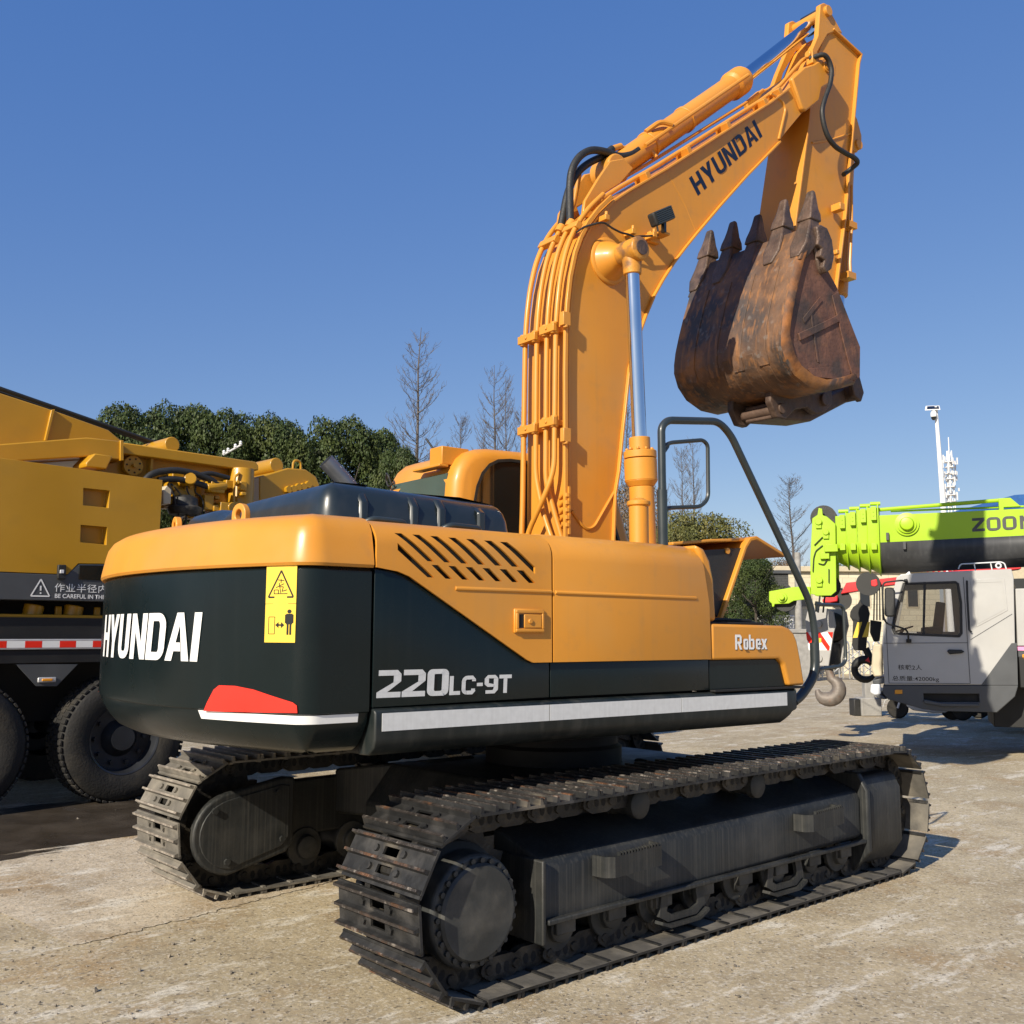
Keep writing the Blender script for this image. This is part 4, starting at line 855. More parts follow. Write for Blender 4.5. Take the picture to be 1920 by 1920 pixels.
weld([(1527, 96), (1545, 72), (1556, 55), (1566, 57), (1611, 103)], arm, -AY+.02, .01, .06)
weld([(1522, 268), (1560, 262), (1594, 251)], arm, -AY+.02, .012)
tp = UF.y(1550, 22, -AY); g = G(); g.cyl((tp[0], -AY-.03, tp[1]), (tp[0], AY+.03, tp[1]), .05, n=20); up(g, 'ram_pin', 'orange', .004, parent=arm)
bx = UF.ys([(1597, 205), (1606, 225), (1614, 255), (1614, 272), (1606, 286), (1596, 280)], -.12)
g = G(); g.prism(bx, -.13, -.10); g.prism(bx, .10, .13); g.cyl((bx[3][0]-.06, -.15, bx[3][1]-.02), (bx[3][0]-.06, .15, bx[3][1]-.02), .05, n=16); up(g, 'ram_bracket', 'orange', .006, parent=arm)
g = G(); t0 = Vector((bx[3][0]-.05, 0, bx[3][1]-.03)); t1 = Vector((3.36, 0, 3.85)); g.cyl(t0, t0.lerp(t1, .62), .075, n=20); br = up(g, 'bucket_ram', 'orange', .004)
g = G(); g.cyl(t0.lerp(t1, .6), t1, .048, n=20); up(g, 'ram_rod', 'chrome', parent=br)
g = G(); hs = UF.ys([(1592, 345), (1592, 420), (1589, 490), (1590, 515)], -.17); g.tube([(x+.04, -.17, z) for x, z in hs], .014, 8); g.tube([(x+.09, -.1, z) for x, z in hs], .014, 8)
for i in (1, 3): g.b2((hs[i][0]-.02, -.19, hs[i][1]-.03), (hs[i][0]+.1, -.09, hs[i][1]+.03))
up(g, 'hydraulic_pipe', 'orange', parent=arm)
g = G()
x, z = UF.y(1568, 391, -AY-.03); g.b2((x-.04, -AY, z-.035), (x+.03, -AY-.10, z+.03)); up(g, 'arm_lug', 'orange', .005, parent=arm); g = G(); x, z = UF.y(1563, 475, -AY); g.b2((x-.02, -AY, z-.02), (x+.02, -AY-.05, z+.02)); up(g, 'arm_lug', 'orange', .005, parent=arm)
q = UF.ys([c1(*p) for p in ((1285, 440), (1330, 440), (1370, 490), (1395, 570), (1385, 680), (1340, 800), (1312, 900), (1325, 1010), (1360, 1120), (1420, 1200), (1510, 1255), (1580, 1290), (1615, 1330), (1605, 1370), (1570, 1395))], -.36)
g = G(); g.tube([(x, -.36+(.10 if i < 1 or i > 12 else 0), z) for i, (x, z) in enumerate(q)], .022, 10, round_=.06); up(g, 'hydraulic_hose', 'rubber', parent=arm)
x, z = UF.y(1524, 107, -.26); g = G(); g.b2((x-.06, -.30, z-.09), (x+.03, -.23, z+.03)); g.cyl((x-.08, -.26, z), (x+.06, -.26, z+.01), .032, n=10); up(g, 'hose_bracket', 'orange', .006, parent=arm)

# bucket
BP = [(2.235, 4.92), (2.15, 4.76), (2.07, 4.60), (1.99, 4.40), (1.925, 4.21), (1.88, 4.06), (1.86, 3.95), (1.855, 3.87), (1.90, 3.76), (2.00, 3.665), (2.18, 3.60), (2.40, 3.595), (2.60, 3.65), (2.80, 3.715)]
MOUTH = [(2.86, 3.76), (2.885, 4.04), (2.58, 4.50), (2.33, 4.74)]
def bsect(y, ins):
    out = []
    for i in range(len(BP)):
        a = Vector(BP[min(i+1, len(BP)-1)])-Vector(BP[max(i-1, 0)]); a.normalize(); n = Vector((-a.y, a.x)); q = Vector(BP[i])+n*ins*(.6 if i < 7 else 1); out.append(Vector((q.x, y, q.y)))
    return out
rows = [bsect(y, i_) for y, i_ in ((-.60, .075), (-.568, .012), (-.56, 0), (0, 0), (.56, 0), (.568, .012), (.60, .075))]
g = G(); g.grid(rows)
for f_ in g.bm.faces:
    m_ = f_.calc_center_median(); f_.material_index = 1 if (m_.y < -.561 and m_.z > 3.72) else 0
bk = g.build('bucket', ['rust', 'rustedge'], EX, 0, 2, 30, rot=-4)
md = bk.modifiers.new('thick', 'SOLIDIFY'); md.thickness = .03; md.offset = 0
for s_ in (-1, 1):
    sp = [(p.x, p.z) for p in bsect(0, .08)][1:]+MOUTH
    g = G(); g.prism(sp, s_*.585, s_*.555); spt = up(g, 'side_plate', 'rustplate', .008, parent=bk)
    g = G()
    g.prism([(2.02, 4.20), (2.07, 4.20), (2.62, 4.14), (2.60, 4.08), (2.05, 4.12)] if 0 else [(2.03, 3.99), (2.36, 4.145), (2.56, 4.245), (2.58, 4.195), (2.38, 4.095), (2.05, 3.935)], s_*.585, s_*.60)
    g.prism([(2.14, 3.72), (2.44, 3.79), (2.70, 3.80), (2.72, 3.72), (2.46, 3.69), (2.2, 3.665)], s_*.585, s_*.598)
    g.prism([(2.585, 4.45), (2.50, 4.40), (2.70, 3.86), (2.77, 3.72), (2.85, 3.77), (2.87, 4.03)], s_*.585, s_*.595)
    g.prism([(2.10, 4.13), (2.34, 4.36), (2.37, 4.33), (2.12, 4.09)], s_*.585, s_*.592); g.prism([(2.2, 4.2), (2.225, 4.2), (2.30, 3.80), (2.275, 3.8)], s_*.585, s_*.591)
    up(g, 'wear_plate', 'rustplate', .004, parent=bk)
    # side cutter
    cp = UF.ys([(1530, 425), (1537, 421), (1550, 428), (1559, 450), (1563, 480), (1558, 505), (1548, 512), (1542, 500), (1546, 488), (1536, 480), (1540, 466), (1531, 458), (1534, 446)], -.64)
    g = G(); g.prism(cp, s_*.60, s_*.65); g.prism(cp[:8]+[(cp[8][0]-.05, cp[8][1]), (cp[0][0]-.03, cp[0][1])], s_*.575, s_*.61)
    up(g, 'side_cutter', 'tooth', .012, parent=bk)
# lip and teeth
g = G(); lipA = [(2.066, 4.61), (2.142, 4.762), (2.226, 4.925), (2.262, 4.93), (2.2, 4.76), (2.12, 4.61)]
g.prism(lipA, -.60, .60); up(g, 'lip_plate', 'rust', .006, parent=bk)
TY = [-.545, -.275, 0, .275, .545]; tn = None
for i, y in enumerate(TY):
    if tn is None:
        g = G(); sec = lambda z, x0, x1, hw: [Vector((x0, -hw, z)), Vector((x1, -hw, z)), Vector((x1, hw, z)), Vector((x0, hw, z))]
        g.loft([sec(4.64, 2.066, 2.18, .045), sec(4.76, 2.122, 2.26, .085), sec(4.88, 2.18, 2.33, .072), sec(5.0, 2.225, 2.345, .056)]); tn = up(g, 'tooth_adapter', 'tooth', .014, parent=bk)
        g = G(); g.loft([sec(4.985, 2.205, 2.36, .070), sec(5.05, 2.228, 2.36, .066), sec(5.11, 2.252, 2.352, .050), sec(5.18, 2.28, 2.348, .042), sec(5.245, 2.300, 2.34, .036), sec(5.265, 2.305, 2.335, .028)]); tt = up(g, 'bucket_tooth', 'tooth', .012, parent=bk)
        tn.location.y = y; tt.location.y = y
    else:
        for s_ in (tn, tt): c = s_.copy(); C.objects.link(c); c.parent = bk; c.location.y = y; c.location.z = (-.015, .02, -.02, .01, .015)[i]
# raised wear straps on the outer shell
for y in (-.37, -.12, .13, .38):
    rr = [(p.x, p.z) for p in bsect(0, 0)][2:9]
    g = G(); g.ribbon(rr, y-.05, y+.05, .022, -1); up(g, 'wear_strap', 'rust', .003, parent=bk)
g = G()
for k_ in range(9): x = -.5+.125*k_; g.ribbon([(p.x, p.z) for p in bsect(0, 0)][7:11], x-.035, x+.035, .016, -1)
up(g, 'heel_shroud', 'rust', .004, parent=bk)
# ears, links and pins under the heel
for y in (-.20, .20): g = G(); g.prism([(2.14, 3.70), (2.13, 3.52), (2.21, 3.40), (2.32, 3.395), (2.46, 3.50), (2.62, 3.54), (2.74, 3.50), (2.86, 3.53), (2.98, 3.62), (2.98, 3.80), (2.80, 3.76), (2.5, 3.68), (2.3, 3.68)], y-.03, y+.03); up(g, 'hinge_ear', 'rustshade', .01, parent=bk)
g = G(); g.cyl((2.27, -.245, 3.48), (2.27, .245, 3.48), .045, n=16); up(g, 'hinge_pin', 'rustshade', .006, parent=bk); g = G(); g.cyl((2.85, -.26, 3.64), (2.85, .26, 3.64), .055, n=16); up(g, 'hinge_pin', 'rustshade', .006, parent=bk)
g = G(); g.loft([[Vector((x, y, z)) for y, z in ((-.14, zc-.07), (.14, zc-.07), (.14, zc+.07), (-.14, zc+.07))] for x, zc in ((2.25, 3.48), (2.8, 3.53), (3.35, 3.78))]); g.cyl((3.37, -.24, 3.79), (3.37, .24, 3.79), .075, n=20); lk = up(g, 'bucket_link', 'rustshade', .015)
for y in (-.22, .22): g = G(); g.prism([(3.30, 3.74), (3.40, 3.70), (3.45, 3.79), (3.32, 4.1), (3.2, 4.25), (3.12, 4.2), (3.22, 3.98)], y-.025, y+.025); up(g, 'guide_link', 'rustshade', .01)

# ================================================================ helpers for the other machines
class Build:
    """parts laid out in a frame; the thing's Empty stands at its base"""
    def __init__(s, fr, name, label, cat, bx, by, group=None, bz=0):
        s.fr = fr; s.o = Vector((bx, by, bz)); w_ = fr.X*bx+fr.Y*by; s.t = thing(name, label, cat, (w_.x, w_.y, bz), math.degrees(fr.t), group)
    def p(s, g, name, mats, bevel=0, parent=None, smooth=40, seg=2, fix=True):
        ob = g.build(name, mats, parent or s.t, bevel, seg, smooth, fix=fix)
        if not parent: ob.location = -s.o
        return ob
def wheel(B, x, y, z, R, wd, side, lug=58, name='wheel'):
    """side -1: outer face towards -y"""
    g = G(); s_ = side
    g.lathe([(R*.56, 0), (R*.60, -.012), (R*.78, -.03), (R*.93, -.012), (R*.985, .02), (R, .07), (R, wd-.07), (R*.985, wd-.02), (R*.92, wd), (R*.56, wd)], (x, y, z), (0, -s_, 0), 64, cap=False)
    ty = B.p(g, name, 'tyre', smooth=50)
    g = G()
    for i in range(lug):
        a = 2*math.pi*i/lug; m = Matrix.Rotation(-a, 3, 'Y')
        for yy, ww, ph in ((.045, .09, 0), (.15, .07, .5), (.25, .07, 0), (wd-.045, .09, .5)):
            a2 = a+ph*2*math.pi/lug; m = Matrix.Rotation(-a2, 3, 'Y'); c = m @ Vector((R*.998, 0, 0)); g.box(Vector((x, y-s_*yy, z))+c, (.022, ww, 2*math.pi*R/lug*.74), m)
    B.p(g, 'tread', 'tyre', .004, seg=1, parent=ty)
    g = G(); g.lathe([(R*.58, .01), (R*.57, -.008), (R*.545, 0), (R*.52, .05), (R*.50, .12), (R*.30, .13), (R*.27, .10), (R*.20, .05), (R*.19, .03), (.0005, .03)], (x, y, z), (0, -s_, 0), 48, cap=False); rm = B.p(g, 'rim', 'rim', parent=ty)
    g = G()
    for i in range(10):
        a = 2*math.pi*i/10; c = Vector((x+R*.40*math.cos(a), y-s_*.12, z+R*.40*math.sin(a))); g.cyl(c, c+Vector((0, s_*.03, 0)), .022, n=6)
    B.p(g, 'wheel_nut', 'rim', parent=ty); return ty

# ================================================================ YELLOW CRANE, left
YC = 4.95
LB = Build(LF, 'truck_crane', 'yellow truck crane with grey lower band parked left behind the excavator', 'crane', -1.5, 6.1)
Lp = lambda x, y, yy=YC: LF.y(x/3, 700+y/3, yy)
def LG(pts, y0, y1): g = G(); g.prism([Lp(*p, y0) for p in pts], y0, y1); return g
p_ = [Lp(-1900, 330), Lp(0, 475), Lp(915, 600), Lp(900, 870), Lp(893, 1060), Lp(610, 1072), Lp(440, 1070), Lp(380, 1131), Lp(0, 1116), Lp(-1900, 1060)]
g = G(); g.prism(p_, YC, YC+2.4); hs = LB.p(g, 'rear_housing', 'ycrane')
g = G()
for q in ([(470, 645), (618, 660), (610, 757), (468, 742)], [(455, 853), (603, 865), (598, 965), (452, 950)]): g.prism([Lp(*p) for p in q], YC-.2, YC+.10)
cut(hs, g); b = hs.modifiers.new('bevel', 'BEVEL'); b.width = .006; b.segments = 2; b.limit_method = 'ANGLE'
p_ = [Lp(-1900, 1063), Lp(0, 1119), Lp(379, 1134), Lp(441, 1073), Lp(610, 1075), Lp(893, 1063), Lp(880, 1290), Lp(0, 1272), Lp(-1900, 1262)]
g = G(); g.prism(p_, YC+.002, YC+2.3); gb = LB.p(g, 'lower_band', 'cgrey', .006)
g = LG([(445, 1078), (590, 1080), (586, 1166), (443, 1160)], YC-.006, YC+.01); LB.p(g, 'dark_window', 'glass', .004)
g = LG([(330, 1076), (374, 1077), (370, 1158), (326, 1155)], YC-.035, YC+.01); lt = LB.p(g, 'door_latch', 'rubber', .006)
g = LG([(340, 1105), (362, 1105), (360, 1125), (338, 1125)], YC-.045, YC-.03); LB.p(g, 'latch_button', 'pole', .003, parent=lt)
g = G(); a_, b_, c_ = Lp(172, 1252), Lp(278, 1254), Lp(230, 1158)
fl = lambda u, v, e=0: Vector((u, YC-.0015-e, v))
stroke(g, [a_, b_, c_, a_], .012, fl); m_ = Lp(229, 1195); n_ = Lp(228, 1222); stroke(g, [m_, n_], .014, fl); n_ = Lp(228, 1232); stroke(g, [n_, (n_[0], n_[1]-.014)], .014, fl)
LB.p(g, 'warning_triangle', 'white', smooth=0, parent=gb)
q0, q1 = Lp(302, 1218), Lp(595, 1222); fs = (q1[0]-q0[0])
o1 = fonttext('lettering', '作业半径内', .2, (q0[0], YC-.002, q0[1]), (1, 0, 0), (0, 0, 1), 'white', gb, 0, space=1.05)
def fit(ob, wd, ht=None):
    xs = [v.co.x for v in ob.data.vertices]; zs = [v.co.z for v in ob.data.vertices]; k = wd/(max(xs)-min(xs)); kz = ht/(max(zs)-min(zs)) if ht else k; x0, z0 = min(xs), min(zs)
    for v in ob.data.vertices: v.co.x = x0+(v.co.x-x0)*k; v.co.z = z0+(v.co.z-z0)*kz
hc = Lp(302, 1170)[1]-Lp(302, 1218)[1]; fit(o1, fs, hc)
q0 = Lp(300, 1260); o2 = fonttext('lettering', 'BE CAREFUL IN THE', .2, (q0[0], YC-.002, q0[1]), (1, 0, 0), (0, 0, 1), 'white', gb, .003); fit(o2, Lp(583, 1262)[0]-q0[0], Lp(300, 1236)[1]-q0[1])
# carrier deck
z1, z0, zd = Lp(0, 1495)[1], Lp(0, 1556)[1], Lp(0, 1636)[1]; XL, XR = -7., 6.5
g = G(); g.b2((XL, YC+.02, z0), (XR, YC+.06, z1)); rl_ = LB.p(g, 'side_rail', 'alu', .006)
pitch = (Lp(340, 1525)[0]-Lp(145, 1525)[0]); x0 = Lp(145, 1525)[0]; rw = Lp(241, 1525)[0]-x0
gr = G(); gw = G()
for i in range(-6, 14):
    x = x0+i*pitch
    if x < XL or x+rw > XR: continue
    gr.b2((x, YC+.018, z0+.018), (x+rw, YC+.02, z1-.018)); gw.b2((x+rw, YC+.0185, z0+.018), (x+pitch, YC+.02, z1-.018))
LB.p(gr, 'red_reflector', 'red', parent=rl_); LB.p(gw, 'white_reflector', 'white', parent=rl_)
g = G(); g.b2((XL, YC+.04, zd), (XR, YC+.12, z0-.002)); g.b2((XL, YC+.10, z1-.05), (XR, YC+2.3, z1-.02)); g.b2((XL, YC+.7, .75), (XR, YC+1.7, z1-.05)); LB.p(g, 'carrier_deck', 'cblack', .006)
g = G(); g.prism([Lp(100, 1637), Lp(450, 1637), Lp(330, 1762), Lp(215, 1762)], YC+.045, YC+.06); fb = LB.p(g, 'lamp_bracket', 'cgrey', .004)
q0, q1 = Lp(220, 1741), Lp(325, 1709); g = G(); g.b2((q0[0], YC+.03, q0[1]), (q1[0], YC+.045, q1[1])); ml = LB.p(g, 'marker_lamp', 'alu', .012, parent=fb)
g = G(); g.b2((q0[0]+.035, YC+.022, q0[1]+.012), (q1[0]-.035, YC+.032, q1[1]-.012)); LB.p(g, 'lamp_lens', 'amber', .006, parent=ml)
for x in (-2.28, -.79, 3.9, 5.4):
    wheel(LB, x, YC-.03, .60, .60, .36, -1); wheel(LB, x, YC+2.35, .60, .60, .36, 1)
    g = G(); g.cyl((x, YC+.3, .6), (x, YC+2.1, .6), .09, n=12); LB.p(g, 'axle', 'cblack')
# slewing platform underside: yellow bits seen through the gap
g = G(); g.b2((XL, YC+.5, 1.3), (XR, YC+2.2, 2.2)); g.b2((XL, YC+.085, z1-.02), (XR, YC+.4, Lp(0, 1370)[1])); LB.p(g, 'dark_gap_core', 'cblack')  # core box added black as shade behind the gap; front strip is deck edge
g = G(); g.cyl((.2, YC+.6, 1.5), (.2, YC+1.2, 1.9), .7, n=24)
zy = Lp(0, 1370)[1]
g.b2((-3.5, YC+.1, zy-.01), (-.5, YC+.3, zy+.03))
for x in (-2.5, -1.62, -1.25): g.cyl((x, YC+.25, zy), (x+.02, YC+.25, zy+.12), .09, n=14); g.b2((x+.2, YC+.2, zy), (x+.26, YC+.24, zy+.11))
LB.p(g, 'slewing_base', 'ycrane', .01)
# superstructure
yb = 5.6
g = G(); g.prism([Lp(-1900, -510, yb), Lp(0, 110, yb), Lp(292, 205, yb), Lp(610, 318, yb), Lp(690, 382, yb), Lp(700, 470, yb), Lp(0, 520, yb), Lp(-1900, 480, yb)], yb, yb+.9); bm_ = LB.p(g, 'boom', 'ycrane', .012)
g = G(); g.prism([Lp(282, 208, yb), Lp(302, 205, yb), Lp(258, 380, yb), Lp(244, 380, yb)], yb-.04, yb); LB.p(g, 'boom_rib', 'ycrane', .004, parent=bm_)
yb = 5.35; g = G(); g.prism([Lp(-1900, 480, yb), Lp(0, 398, yb), Lp(490, 360, yb), Lp(690, 382, yb), Lp(690, 488, yb), Lp(490, 468, yb), Lp(0, 500, yb), Lp(-1900, 560, yb)], yb, yb+.35); sf = LB.p(g, 'side_beam', 'ycrane', .012)
g = G(); g.prism([Lp(672, 378, yb), Lp(690, 378, yb), Lp(690, 492, yb), Lp(672, 492, yb)], yb-.025, yb+.3); LB.p(g, 'beam_flange', 'ycrane', .004, parent=sf)
g = G(); g.prism([Lp(450, 512, yb), Lp(500, 460, yb), Lp(600, 475, yb), Lp(565, 548, yb), Lp(450, 535, yb)], yb-.15, yb+.2); LB.p(g, 'cover_box', 'ycrane', .012)
yb = 5.45; g = G(); g.prism([Lp(690, 388, yb), Lp(1440, 497, yb), Lp(1455, 520, yb), Lp(1455, 546, yb), Lp(1390, 545, yb), Lp(690, 452, yb)], yb, yb+.3); LB.p(g, 'upper_beam', 'ycrane', .012)
yb = 5.6; g = G(); g.prism([Lp(560, 440, yb), Lp(1380, 540, yb), Lp(1400, 760, yb), Lp(560, 760, yb)], yb, yb+.12); LB.p(g, 'web_plate', 'ycrane')
g = G(); q = Lp(835, 470, yb); g.b2((q[0]-.015, yb-.1, q[1]-.35), (q[0]+.015, yb, q[1])); LB.p(g, 'web_rib', 'ycrane', .004)
c_ = Lp(740, 522, 5.55); rr = abs(Lp(796, 522, 5.55)[0]-c_[0])
g = G(); g.lathe([(rr, 0), (rr, -.04), (rr*.95, -.05), (.0005, -.05)], (c_[0], 5.55, c_[1]), (0, 1, 0), 32, cap=False); g.cyl((c_[0], 5.5, c_[1]), (c_[0], 5.45, c_[1]), rr*.22, n=12); ds = LB.p(g, 'pivot_disc', 'ycrane')
for i in range(7): a = 2*math.pi*i/7+.4; g = G(); g.cyl((c_[0]+rr*.68*math.cos(a), 5.5, c_[1]+rr*.68*math.sin(a)), (c_[0]+rr*.68*math.cos(a), 5.494, c_[1]+rr*.68*math.sin(a)), rr*.09, n=10); LB.p(g, 'disc_hole', 'black', parent=ds)
yb = 5.35; c_ = Lp(1393, 620, yb); rr = abs(Lp(1455, 620, yb)[0]-c_[0]); zt_ = Lp(1393, 540, yb)[1]
g = G(); g.lathe([(rr, -1.0), (rr, 0), (rr*.94, .02), (.0005, .02)], (c_[0], yb+rr, zt_), (0, 0, 1), 32); g.tube([(c_[0]-rr*1.1, yb+.02, zt_-.5), (c_[0]-rr*1.1, yb+.02, zt_-.1), (c_[0]-rr*.7, yb+.02, zt_-.05)], .015, 8, round_=.04); LB.p(g, 'upright_ram', 'ycrane')
yb = 5.6; g = G(); g.prism([Lp(1460, 580, yb), Lp(1620, 532, yb), Lp(1720, 540, yb), Lp(1780, 580, yb), Lp(1805, 640, yb), Lp(1805, 760, yb), Lp(1460, 760, yb)], yb, yb+.8); cb = LB.p(g, 'front_housing', 'ycrane', .015)
g = G(); q = Lp(1695, 545, yb); g.tube([(q[0]-.06, yb+.1, q[1]-.02), (q[0]-.05, yb+.1, q[1]+.13), (q[0]+.05, yb+.1, q[1]+.13), (q[0]+.06, yb+.1, q[1]-.03)], .015, 8, round_=.06); LB.p(g, 'lifting_loop', 'ycrane', parent=cb)
g = G()
for i in range(5): q = Lp(1615+28*i, 655-7*i+(4 if i % 2 else 0), yb); g.cyl((q[0], yb, q[1]), (q[0], yb-.05, q[1]), .045, n=6)
LB.p(g, 'bolt_row', 'ycrane', parent=cb)
q = Lp(935, 405, 5.7); g = G(); g.cyl((q[0], 5.55, q[1]-.01), (q[0], 6.3, q[1]-.01), .085, n=20); LB.p(g, 'cross_tube', 'ycrane', .008)
q = Lp(1520, 520, 5.8); g = G(); g.cyl((q[0], 5.65, q[1]-.01), (q[0], 6.4, q[1]-.01), .09, n=20); LB.p(g, 'cross_tube', 'ycrane', .008)
for dy, yo in ((0, 6.0), (22, 6.3)):
    g = G(); a_, b_, c_ = Lp(-1900, -620+dy, yo), Lp(0, 85+dy, yo), Lp(880, 392+dy*.5, yo); g.tube([(a_[0], yo, a_[1]), (b_[0], yo, b_[1]), (c_[0], yo, c_[1])], .022, 8); LB.p(g, 'hoist_rope', 'rubber')
for pts, r in (([(790, 640), (830, 580), (880, 555), (980, 543), (1060, 555), (1130, 575), (1190, 600), (1225, 625)], .035), ([(890, 600), (960, 592), (1040, 600), (1110, 618), (1205, 650)], .033), ([(1130, 570), (1180, 560), (1240, 575), (1290, 590)], .026)):
    yo = 5.3; g = G(); g.tube([(q[0], yo, q[1]) for q in (Lp(*p, yo) for p in pts)], r, 10, round_=.1); LB.p(g, 'hydraulic_hose', 'rubber')
# winch machinery behind the housing
random.seed(4)
g = G()
for i in range(34):
    q = Lp(random.uniform(935, 1340), random.uniform(600, 800), 5.45); s_ = random.uniform(.04, .14); yy = random.uniform(5.35, 5.58)
    if i % 3: g.box((q[0], yy, q[1]), (s_, .15, s_*random.uniform(.6, 1.6)))
    else: g.cyl((q[0], yy-.1, q[1]), (q[0]+random.uniform(-.1, .1), yy+.1, q[1]+random.uniform(-.05, .05)), s_*.5, n=12)
q = Lp(1215, 640, 5.32); g.box((q[0], 5.35, q[1]), (.16, .16, .13)); g.cyl((q[0]+.1, 5.3, q[1]+.02), (q[0]-.12, 5.3, q[1]-.02), .05, n=10)
LB.p(g, 'valve_block', 'ycrane', .008)
g = G(); g.b2((-.5, 5.5, 1.7), (1.6, 6.6, 2.62)); LB.p(g, 'machinery_core', 'cblack')
g = G(); q = Lp(1040, 745, 5.35); g.lathe([(.16, -.05), (.18, 0), (.18, .03), (.14, .05), (.13, .13), (.08, .16), (.0005, .165)], (q[0], 5.35, q[1]-.05), (0, 0, 1), 24); LB.p(g, 'air_filter', 'steel')
g = LG([(918, 660), (940, 630), (965, 655), (960, 735), (918, 735)], 5.15, 5.3); sb_ = LB.p(g, 'sensor_box', 'beige', .006)
for i in range(4):
    g = G(); pts = []
    for j in range(6): q = Lp(930+55*i+random.uniform(-25, 25)+14*j, 620+45*j*random.uniform(.7, 1.2), 5.3); pts.append((q[0], 5.28+.02*i, q[1]))
    g.tube(pts, .009, 6, round_=.06); LB.p(g, 'cable', 'rubber')

# ================================================================ LIME CRANE with silver cab, right
KC = 8.114; KB_ = KC+1.15
K4 = lambda x, y: (1420+.2604*x, 900+.2604*y)
Kp = lambda x, y, yy=KC: KF.y(*K4(x, y), yy)
KB = Build(KF, 'truck_crane', 'lime green truck crane with silver cab and grey skirt on the right', 'crane', 4.5, KC+1.15)
def KG(pts, y0, y1, yp=None): g = G(); g.prism([Kp(*p, y0 if yp is None else yp) for p in pts], y0, y1); return g
cabo = [(915, 1475), (898, 1190), (908, 1050), (935, 980), (1003, 700), (1035, 678), (1400, 658), (1830, 640), (1846, 700), (1856, 1172), (1872, 1475)]
g = KG(cabo, KC, KC+1.75); kc = KB.p(g, 'cab', 'silver')
g = KG([(965, 985), (1030, 712), (1400, 690), (1500, 690), (1500, 1440), (965, 1440)], KC+.05, KC+1.70, KC); cut(kc, g)
win = [(1050, 742), (1430, 730), (1450, 745), (1472, 880), (1476, 1105), (1455, 1132), (985, 1112), (968, 1070), (985, 960)]
g = KG(win, KC-.1, KC+.5, KC); cut(kc, g)
g = KG([(1060, 760), (1430, 745), (1460, 1090), (1000, 1090)], KC+1.6, KC+2.5, KC); cut(kc, g)
g = G(); q_ = Kp(1010, 740), Kp(980, 1090); g.prism([(KC+.2, q_[1][1]), (KC+1.55, q_[1][1]), (KC+1.55, q_[0][1]), (KC+.2, q_[0][1])], q_[1][0]-.5, q_[1][0]+.12, 'x'); cut(kc, g)
b = kc.modifiers.new('bevel', 'BEVEL'); b.width = .02; b.segments = 3; b.limit_method = 'ANGLE'; b.angle_limit = R_(50)
def frame_strip(pts, wd, y0, y1):
    g = G(); P_ = [Kp(*p) for p in pts]; n = len(P_); a = sum(P_[i][0]*P_[(i+1) % n][1]-P_[(i+1) % n][0]*P_[i][1] for i in range(n))
    if a < 0: P_ = P_[::-1]
    I = inset(P_, wd); L = [[g.v(x, y, z) for x, z in q] for q in (P_, I) for y in (y0, y1)]
    for i in range(n):
        j = (i+1) % n
        for A, B in ((L[0], L[1]), (L[1], L[3]), (L[3], L[2]), (L[2], L[0])): g.f([A[i], B[i], B[j], A[j]])
    return g
g = frame_strip(win, .028, KC-.008, KC+.03); kw = KB.p(g, 'window_frame', 'rubber', .004, parent=kc)
M['clearglass'] = mat('cab_window_glass', (.012, .014, .014), .03, var=.1, spec=.8)
M['clearglass'].node_tree.nodes['Principled BSDF'].inputs['Alpha'].default_value = .42
g = KG(win, KC+.012, KC+.018, KC); KB.p(g, 'side_window', 'clearglass', parent=kc)
g = KG([(1290, 870), (1360, 880), (1340, 1110), (1260, 1110)], KC+.25, KC+.4, KC); g.prism([Kp(*p) for p in ((1180, 1060), (1340, 1050), (1340, 1110), (1180, 1110))], KC+.2, KC+.45); KB.p(g, 'driver_seat', 'rubber', .02, parent=kc)
g = G(); q = Kp(1050, 1075); n = 20
g.tube([(q[0]+.12*math.cos(2*math.pi*i/n), KC+.25+.12*math.sin(2*math.pi*i/n), q[1]+.04*math.cos(2*math.pi*i/n)) for i in range(n+1)], .012, 8); g.tube([(q[0], KC+.25, q[1]), (q[0]-.1, KC+.25, q[1]-.15)], .02, 8); KB.p(g, 'steering_wheel', 'rubber', parent=kc)
g = KG([(1196, 735), (1215, 735), (1205, 1120), (1188, 1120)], KC-.002, KC+.01, KC); KB.p(g, 'window_bar', 'rubber', parent=kw)
for a_, b_ in (((925, 1000), (948, 1462)), ((948, 1462), (1533, 1466)), ((1533, 1466), (1483, 700)), ((915, 1175), (1515, 1172)), ((1535, 1150), (1835, 965))):
    g = G(); p, q = Kp(*a_), Kp(*b_); d = Vector((q[0]-p[0], q[1]-p[1])); n = Vector((-d.y, d.x)).normalized()*.004; g.prism([(p[0]-n.x, p[1]-n.y), (q[0]-n.x, q[1]-n.y), (q[0]+n.x, q[1]+n.y), (p[0]+n.x, p[1]+n.y)], KC-.003, KC+.002); KB.p(g, 'door_seam', 'cgrey', parent=kc)
g = KG([(1530, 715), (1780, 707), (1803, 940), (1578, 1060)], KC-.006, KC+.002, KC); rp = KB.p(g, 'raised_panel', 'silver', .005, parent=kc)
g = frame_strip([(1560, 738), (1762, 730), (1785, 930), (1590, 1035)], .006, KC-.010, KC-.004); KB.p(g, 'panel_crease', 'silver', parent=rp)
g = G(); g.tube([(x, KC-.04, z) for x, z in (Kp(*p) for p in ((1508, 725), (1512, 860), (1525, 1080), (1542, 1095)))], .013, 8); KB.p(g, 'grab_handle', 'rubber', parent=kc)
